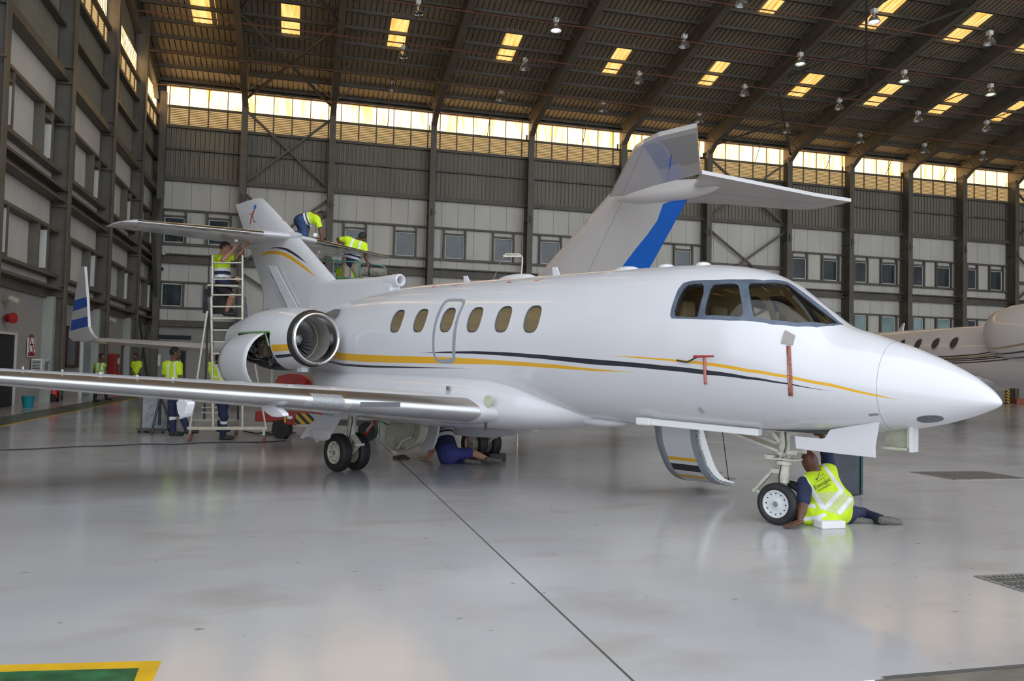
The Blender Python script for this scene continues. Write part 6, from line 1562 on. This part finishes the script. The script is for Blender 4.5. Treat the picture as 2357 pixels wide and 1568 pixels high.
for x, dY in ((438, -.1), (608, -.1), (444, 1.5), (545, 1.5)):
    q = L(x, 986 if dY < 0 else 967, dY); w = bpy.data.objects.new('castor', None); COL.objects.link(w); w.parent = r; w.location = (q[0], q[1], 0); MB().cyl((-.02, 0, .08), (.02, 0, .08), .08, n=16).build('castor_wheel', mat('brown_castor', (.25, .12, .08), .5), parent=w); MB().box((0, 0, .15), (.06, .05, q[2] - .08 + .001)).build('castor_fork', STEEL, parent=w) if 0 else MB().beam((0, 0, .08), (0, .001, max(q[2], .2)), .05, .03).build('castor_fork', STEEL, parent=w)
MB().box(L(502, 695, .5), (.5, .35, .5)).build('hanging_bag', mat('black_bag', (.02, .02, .022), .6, noise=(8, .5)), parent=r)
# green railed platform by the far tailplane
D = 18.9; r = thing('work_platform', 'green railed work platform beside the far tailplane', 'platform', (lambda p: (p[0], p[1], 0))(at_depth(825, 700, D)))
zd = at_depth(790, 689, D)[2]
for x, dY in ((766, -.5), (827, -.5), (885, -.45), (775, .7), (835, .7), (885, .7)): 
    p = L2 = lw(r, at_depth(x, 645, D + dY)); MB().cyl((p[0], p[1], 0), (p[0], p[1], lw(r, at_depth(x, 601 + (x - 766) * .11, D + dY))[2]), .022, n=8).build('rail_post', GTB, parent=r)
for dY in (-.5, .7):
    for dy in (0, 38): MB().tube([lw(r, at_depth(x, y + dy, D + dY)) for x, y in ((737, 597), (766, 600), (827, 604), (875, 611), (885, 615))], .018, 8).build('hand_rail', GTB, parent=r)
a, c = lw(r, at_depth(750, 690, D)), lw(r, at_depth(890, 690, D)); MB().box2((a[0], -.55, zd - .06), (c[0], .75, zd)).build('deck', STL2, parent=r)
r = thing('rolled_tarpaulin', 'rolled brown-grey tarpaulin tied to the end of the green platform rail', 'tarpaulin', at_depth(862, 626, 18.25))
MB().cyl((-.28, 0, 0), (.27, 0, -.02), .105, n=16).build('tarpaulin_roll', mat('dirty_canvas', (.22, .20, .16), .9, noise=(14, .5)), parent=r); MB().cyl((-.12, 0, 0), (-.09, 0, 0), .112, n=16).build('tie_strap', BLKC, parent=r)
# ladder top showing above the cabin roof
D = 17.2; r = thing('step_ladder', 'pale ladder with hooped top standing behind the cabin roof', 'ladder', (lambda p: (p[0], p[1], 0))(at_depth(1175, 985, D)))
L = lambda x, y, dY=0.: lw(r, at_depth(x, y, D + dY))
for dY in (0, .35): MB().tube([L(1134, 645, dY) + Vector((-.5, 0, -1.8)), L(1134, 645, dY), L(1158, 590, dY), L(1165, 585, dY), L(1196, 586, dY), L(1202, 592, dY), L(1202, 605, dY), L(1199, 640, dY)], .02, 8).build('ladder_hoop', ALU, parent=r)
MB().tube([L(1199, 640, 0), (L(1199, 640, 0)[0], L(1199, 640, 0)[1], 0)], .02, 8).build('ladder_leg', ALU, parent=r); MB().tube([L(1199, 640, .35), (L(1199, 640, .35)[0], L(1199, 640, .35)[1], 0)], .02, 8).build('ladder_leg', ALU, parent=r)
for k in range(9): a = L(1134, 645, 0) + Vector((-.06 * k, 0, -.24 * k)); MB().beam(a, a + Vector((0, .4, 0)), .08, .02).build('ladder_step', ALU, parent=r)
MB().beam(L(1160, 590, .0), L(1200, 590, 0), .03, .03).build('ladder_crossbar', ALU, parent=r)
# red lifting trolley behind the near landing gear
D = 17.95; r = thing('lifting_trolley', 'red engine lifting trolley with yellow and black stripes behind the near landing gear', 'trolley', (lambda p: (p[0], p[1], 0))(at_depth(740, 990, D)))
L = lambda x, y, dY=0.: lw(r, at_depth(x, y, D + dY))
def blk(name, x0, y0, x1, y1, m, d0=-.4, d1=.4, **k):
    a, c = L(x0, y1, 0), L(x1, y0, 0); return MB().box2((a[0], d0, a[2]), (c[0], d1, c[2])).build(name, m, parent=r, **k)
blk('chassis', 598, 948, 735, 968, REDP, -.35, .35, bevel=.02); blk('tool_box', 665, 948, 692, 975, REDP, -.42, -.1, bevel=.01); blk('warning_panel', 692, 950, 732, 973, YB, -.44, -.05); blk('marker', 667, 950, 672, 969, mat('yellow_plate', (.6, .4, .02), .5), -.45, -.43)
blk('label_plate', 674, 955, 685, 962, WHT, -.45, -.43); blk('drawbar', 735, 968, 870, 978, DKT, -.1, .1)
mb = MB().prism([L(632, 882, -.15), L(640, 866, -.15), L(662, 861, -.15), L(690, 862, -.15), L(742, 893, -.15), L(640, 890, -.15)], (0, .35, 0)); mb.build('lifting_arm', REDP, parent=r, bevel=.02)
MB().cyl(L(695, 878, -.35), L(695, 878, .2), .09, n=20).build('arm_drum', REDP, parent=r); MB().cyl(L(655, 880, 0), L(650, 960, 0), .06, n=12).build('lift_column', DKT, parent=r); MB().cyl(L(725, 885, 0), L(720, 955, 0), .06, n=12).build('lift_column', DKT, parent=r)
for x in (650, 848):
    for dY in (-.3, .3): q = L(x, 980, dY); MB().cyl((q[0] - .02 - .0, q[1] - .09, .2), (q[0] + .02, q[1] + .09, .2), .2, n=28).build('trolley_wheel', RUBBER, parent=r, sharp=.6)
q = L(718, 955, 0); MB().beam(L(668, 975, -.2), L(725, 978, -.2), .1, .1).build('cream_beam', ALU, parent=r)
# tripod and display board
D = 17.9; pb = at_depth(356, 990, D + .5); pb[2] = 0; r = thing('trolley_board', 'pale grey upright panel on castors behind the black tripod', 'board', pb)
MB().box((0, 0, .48), (.58, .04, .80)).build('panel_sheet', mat('scuffed_grey_panel', (.32, .34, .36), .5, noise=(7, .4)), parent=r); MB().box2((-.31, -.03, .06), (-.28, .03, .92)).build('panel_frame', DKT, parent=r); MB().box2((.28, -.03, .06), (.31, .03, .92)).build('panel_frame', DKT, parent=r); MB().box2((-.31, -.22, .05), (.31, .22, .09)).build('panel_base', DKT, parent=r)
for x in (-.27, .27):
    for y in (-.18, .18): MB().cyl((x - .02, y, .035), (x + .02, y, .035), .034, n=12).build('castor', RUBBER, parent=r)
p = at_depth(366, 998, D); p[2] = 0; r = thing('tripod', 'black tripod standing on the floor behind the wing, left of the standing man', 'tripod', p)
for a in (.4, 2.5, 4.6): MB().cyl((.30 * math.cos(a), .30 * math.sin(a), 0.015), (.03 * math.cos(a), .03 * math.sin(a), .78), .02, .025, n=8).build('leg', SCREEN, parent=r)
MB().cyl((0, 0, .2), (0, 0, .95), .03, n=10).build('centre_post', SCREEN, parent=r); MB().box((0, 0, .99), (.16, .1, .12)).build('tripod_head', SCREEN, parent=r)
# things along the left wall
def leftp(x, y, off=0.):
    n_, z = on_left(x, y, UL + off); p = U * (UL + off + .04) + N * n_; p[2] = z; return p
p = leftp(76, 845, 0); r = thing('air_conditioner', 'white outdoor air-conditioning unit with louvred grille on the left wall', 'air conditioner', p, TH)
h_ = leftp(76, 824)[2] - leftp(76, 862)[2]
ACM = mat('white_unit_casing', (.66, .66, .64), .45)
MB().box2((.02, -.45, -h_ / 2), (.36, .45, h_ / 2)).build('casing', ACM, parent=r, bevel=.02)
for k in range(9): MB().box2((.06, -.462, -h_ / 2 + .08 + k * (h_ - .12) / 9), (.32, -.448, -h_ / 2 + .105 + k * (h_ - .12) / 9)).build('grille_slot', DARK, parent=r)
MB().cyl((.355, .08, 0), (.37, .08, 0), h_ * .38, n=28).build('fan_guard', mat('grey_fan_guard', (.2, .22, .24), .5), parent=r); MB().cyl((.362, .36, h_ * .32), (.372, .36, h_ * .32), .06, n=16).build('round_badge', mat('blue_badge', (.05, .22, .5), .5), parent=r)
for y in (-.3, .3): MB().beam((0, y, -h_ / 2), (.36, y, -h_ / 2), .04, .04).build('wall_bracket', STEEL, parent=r)
p = leftp(68, 800); r = thing('no_smoking_sign', 'tall white no-smoking sign with red base panel above the air conditioner', 'sign', p, TH); w_, hh = .42, (leftp(68, 778)[2] - leftp(68, 822)[2])
MB().box2((.0, -w_, -hh / 2), (.02, w_, hh / 2)).build('sign_board', WHT, parent=r); MB().lathe((.022, 0, hh * .18), (1, 0, 0), [(0, w_ * .82), (.004, w_ * .82), (.004, w_ * .66), (0, w_ * .66)], 32).build('red_ring', REDP, parent=r)
MB().beam((.026, -w_ * .5, hh * .18 + w_ * .5), (.026, w_ * .5, hh * .18 - w_ * .5), .06, .004, (1, 0, 0)).build('red_bar', REDP, parent=r); MB().beam((.024, -w_ * .45, hh * .18 - .02), (.024, w_ * .45, hh * .18 - .02), .003, .05).build('cigarette', BLKC, parent=r); MB().box2((.021, -w_ * .9, -hh / 2 + .03), (.026, w_ * .9, -hh / 2 + hh * .24)).build('red_panel', REDP, parent=r)
p = leftp(13, 732, .08); r = thing('fire_alarm', 'red alarm sounder on the left wall above the doorway', 'alarm', p, TH); MB().lathe((0, 0, 0), (1, -.5, 0), [(0, .13), (.06, .13), (.07, .08), (.16, .16), (.24, .18), (.245, .001)], 20, 0, True).build('alarm_body', REDP, parent=r)
for i, (x, y) in enumerate(((4, 688), (241, 736))):
    p = leftp(x, y, 0); r = thing('floodlight', ['small floodlight on the left wall at the edge of the photo', 'small floodlight on the left wall beside the winglet'][i], 'floodlight', p, TH); MB().box((.35, 0, 0), (.3, .34, .14), 0, Matrix.Rotation(.4, 3, 'Y')).build('lamp_body', ALU, parent=r); MB().cyl((0, 0, -.02), (.3, 0, 0), .03, n=8).build('arm', ALU, parent=r)
def floor_thing(name, label, cat, x, y, rz=0):
    p = on_floor(x, y); return thing(name, label, cat, p, rz)
r = floor_thing('bucket', 'teal plastic bucket on the floor by the left wall', 'bucket', 64, 938); TEAL = mat('teal_plastic', (.01, .22, .27), .4)
MB().lathe((0, 0, 0), (0, 0, 1), [(0, .001), (.001, .14), (.34, .19), (.37, .20), (.37, .185), (.02, .13), (.02, .001)], 24).build('bucket_body', TEAL, parent=r); MB().tube([(.19 * math.cos(a), -.03, .37 + .10 * math.sin(a) * -1) for a in np.linspace(0, PI, 12)], .006, 6).build('bucket_handle', STEEL, parent=r)
r = floor_thing('wheeled_fire_extinguisher', 'large red wheeled fire extinguisher standing by the left wall', 'fire extinguisher', 122, 925); MB().lathe((0, 0, 0), (0, 0, 1), [(.12, .001), (.13, .15), (.9, .15), (1.0, .08), (1.08, .05), (1.08, .001)], 24).build('cylinder', mat('extinguisher_red', (.5, .015, .01), .3), parent=r)
for y in (-.2, .2): MB().cyl((.08, y - .03, .15), (.08, y + .03, .15), .15, n=20).build('wheel', RUBBER, parent=r)
MB().tube([(-.05, -.12, .3), (-.2, -.12, 1.15), (-.2, .12, 1.15), (-.05, .12, .3)], .015, 6).build('handle', SCREEN, parent=r)
p = leftp(253, 838); r = thing('hose_cabinet', 'red fire hose cabinet on the left wall behind the walking man', 'cabinet', p, TH); hh = leftp(253, 815)[2] - leftp(253, 862)[2]
MB().box2((0, -.55, -hh / 2), (.3, .55, hh / 2)).build('cabinet_body', REDP, parent=r, bevel=.02); MB().box2((.3, .1, .0), (.31, .45, .3)).build('notice', WHT, parent=r)
for i, (x, y) in enumerate(((262, 930), (272, 928))):
    q = on_plane(x, 900, U * (UL + .7), U); q[2] = 0; r = thing('fire_extinguisher', ['red fire extinguisher, left of the pair below the hose cabinet', 'red fire extinguisher, right of the pair below the hose cabinet'][i], 'fire extinguisher', q); MB().lathe((0, 0, .35), (0, 0, 1), [(0, .001), (.0, .1), (.55, .1), (.62, .04), (.7, .03), (.7, .001)], 16).build('cylinder', mat('extinguisher_red', (.5, .015, .01), .3), parent=r); MB().tube([(.0, 0, 1.03), (.12, 0, .98), (.13, 0, .6)], .012, 6).build('hose', SCREEN, parent=r); MB().box((0, 0, .17), (.24, .24, .34)).build('stand', REDP, parent=r)
for i, (x, y) in enumerate(((379, 585), (373, 621))):
    u_, z_ = on_back(x, y, DW - .3); p = U * u_ + N * (DW - .3); p[2] = z_; r = thing('security_camera', ['white security camera on the back wall, upper of two near the corner', 'dark security camera on the back wall, lower of two near the corner'][i], 'camera', p, TH)
    MB().cyl((0, -.35, 0), (0, .0, .05), .11, n=14).build('camera_body', ALU if i == 0 else SCREEN, parent=r); MB().cyl((0, 0, .05), (0, .24, .05), .03, n=8).build('bracket', ALU, parent=r)
u_, z_ = on_back(367, 829); p = U * u_ + N * (DW - .1); p[2] = z_; r = thing('wall_notice', 'white paper notices on the grey door in the back corner', 'notice', p, TH)
for dx in (-.45, -.15): MB().box2((dx, -.02, -.35), (dx + .22, .0, .35)).build('paper_sheet', WHT, parent=r)
textobj('lettering', 'NO5', .17, WHT, r, (1.1, -.03, 0), (PI / 2, 0, 0))
# floor clutter
cab = [(-60, 1037), (0, 1036), (90, 1033), (180, 1028), (260, 1026), (330, 1022), (400, 1023), (470, 1019), (540, 1018), (600, 1018), (655, 1015), (662, 1008), (640, 1003)]
o = MB().tube([Vector(on_floor(x, y, .012)) for x, y in cab], .012, 6).build('cable', SCREEN); tag(o, 'long black cable running across the floor behind the wing', 'cable')
for i, c_ in enumerate((((560, 992), (590, 998), (630, 994), (680, 996), (655, 1001), (610, 999)), ((870, 968), (900, 980), (940, 985), (975, 986)))):
    o = MB().tube([Vector(on_floor(x, y, .015)) for x, y in c_], .015, 6).build('cable', SCREEN); tag(o, ['black cable coiled on the floor by the red trolley wheel', 'short black cable on the floor right of the near landing gear'][i], 'cable')
r = floor_thing('drip_tray_rag', 'crumpled dirty rag on the floor below the open gear door', 'rag', 926, 1056); V, Q = sdf_mesh([('c', np.array([-.14, 0, .02]), np.array([.02, .03, .03]), .03, .035, .03), ('c', np.array([0, .0, .02]), np.array([.12, -.04, .015]), .035, .02, .03), ('c', np.array([-.05, .05, .02]), np.array([.06, .08, .03]), .03, .02, .03)], .01, .03); mesh_obj('rag_cloth', V, Q, mat('oily_rag', (.10, .085, .06), .9, noise=(20, .6)), r); r.name = 'rag'
r = floor_thing('tool_case', 'small dark case on the floor beside the far main wheels', 'case', 1143, 1060, .3); MB().box((0, 0, .06), (.30, .2, .12)).build('case_body', mat('dark_grey_case', (.05, .045, .045), .6), parent=r, bevel=.01); MB().box((0, 0, .122), (.3, .2, .01)).build('case_lid', SCREEN, parent=r)
r = floor_thing('foam_pad', 'white foam pad on the floor under the sitting man', 'pad', 1917, 1217, .25); MB().box((0, .06, .04), (.29, .16, .08)).build('pad_block', mat('white_foam', (.80, .80, .79), .8, noise=(40, .06)), parent=r, bevel=.01)
r = floor_thing('equipment_case', 'tall dark blue-grey panel case standing behind the sitting man', 'case', 1950, 1142, .1); MB().box((0, .12, .32), (.42, .2, .62)).build('case_body', mat('dark_blue_case', (.022, .03, .045), .2, coat=.4, noise=(4, .4)), parent=r, bevel=.01); MB().box2((.195, .0, .02), (.225, .26, .64)).build('case_edge', mat('green_black_edge', (.01, .06, .05), .4), parent=r)
# floor gratings
GRT = mat('steel_grating', (.24, .22, .20), .6, noise=(30, .4))
for pl_ in (((10.3, 10.88), (11.72, 10.88), (11.72, 11.82), (10.3, 11.82)), ((5.45, 5.08), (7.2, 5.08), (7.2, 5.50), (5.45, 5.50))):
    (a0, b0_), (a1, b1_) = pl_[0], pl_[2]
    mb = MB(); mb.box2((a0, b0_, .0005), (a1, b1_, .004), 1); x = a0
    while x < a1: mb.box2((x, b0_, .004), (x + .012, b1_, .009)); x += .045
    y = b0_
    while y < b1_: mb.box2((a0, y, .004), (a1, y + .01, .008)); y += .12
    for q in ((a0 - .03, b0_ - .03, a1 + .03, b0_), (a0 - .03, b1_, a1 + .03, b1_ + .03), (a0 - .03, b0_, a0, b1_), (a1, b0_, a1 + .03, b1_)): mb.box2((q[0], q[1], 0), (q[2], q[3], .01))
    trim(mb, [GRT, DARK])
# ------------------------------------------------------------------ high-bay lamps
LR = mat('clear_lamp_reflector', (.55, .55, .54), .18, metal=.8, noise=(5, .2)); LITW = mat('lit_lamp_white', (1, 1, 1), .4, emit=14, ecol=(1., .93, 1.)); LITG = mat('lit_lamp_green', (1, 1, 1), .4, emit=9, ecol=(.75, 1., .55)); OFFB = mat('unlit_bulb', (.4, .4, .4), .2)
def lamp(label, p, lit):
    r = thing('high_bay_lamp', label, 'lamp', p, TH, 'high-bay lamps under the roof')
    MB().box((0, 0, .30), (.24, .24, .22)).build('ballast_box', mat('pale_ballast', (.62, .62, .60), .5), parent=r); MB().cyl((0, 0, .41), (0, 0, .62), .03, n=8).build('hanger', STL2, parent=r); MB().cyl((0, 0, .08), (0, 0, .2), .08, n=12).build('lamp_neck', STEEL, parent=r)
    MB().lathe((0, 0, 0), (0, 0, 1), [(.12, .08), (.04, .15), (-.10, .24), (-.24, .29), (-.25, .28), (-.10, .22), (.03, .13)], 24).build('reflector', LR, parent=r)
    MB().ball((0, 0, -.17 if lit else -.06), .19 if lit else .09, 8, sc=(1, 1, .5 if lit else 1)).build('bulb', LITG if lit == 2 else LITW if lit else OFFB, parent=r)
rows = ((5.4, [(904, 199, 0), (928, 122, 0), (963, 20, 0)]), (12.3, [(1153, 222, 0), (1208, 150, 0), (1280, 60, 1)]), (19.3, [(1388, 247, 0), (1471, 181, 0), (1575, 97, 0), (1707, 0, 0)]), (26.3, [(1609, 272, 0), (1714, 210, 0), (1842, 138, 2), (2012, 40, 1)]), (33.2, [(1810, 297, 0), (1932, 242, 0), (2081, 178, 2), (2278, 90, 0)]), (39.4, [(1980, 320, 0), (2113, 270, 0), (2280, 209, 2)]), (44.9, [(2128, 343, 0), (2271, 292, 0)]), (50.3, [(2262, 360, 0)]))
ordn = ['first', 'second', 'third', 'fourth', 'fifth', 'sixth', 'seventh', 'eighth']; pos = ['nearest the back wall', 'second from the back wall', 'third from the back wall', 'fourth from the back wall']
for i, (u_, pts) in enumerate(rows):
    for j, (x, y, lit) in enumerate(pts):
        p = on_plane(x, y, U * u_, U); p = U * u_ + N * (p @ N) + np.array([0, 0, p[2]])
        lamp('%s high-bay lamp in the %s lamp row from the left, %s' % ('glowing' if lit else 'unlit', ordn[i], pos[j]), p, lit)
    zc_ = 19.75 - i * .06
    mb = MB().tube([(u_, DW - .3, 17.8), (u_, 53.6, zc_), (u_, 30.0, zc_ - .2), (u_, 8, zc_ - .4)], .03, 6); mb.build('lamp_cable', STL2, rotz=TH)['kind'] = 'structure'
for o in [o for o in bpy.data.objects if o.name.startswith('lamp_cable')]: o.name = 'trim_%d' % tn[0]; tn[0] += 1
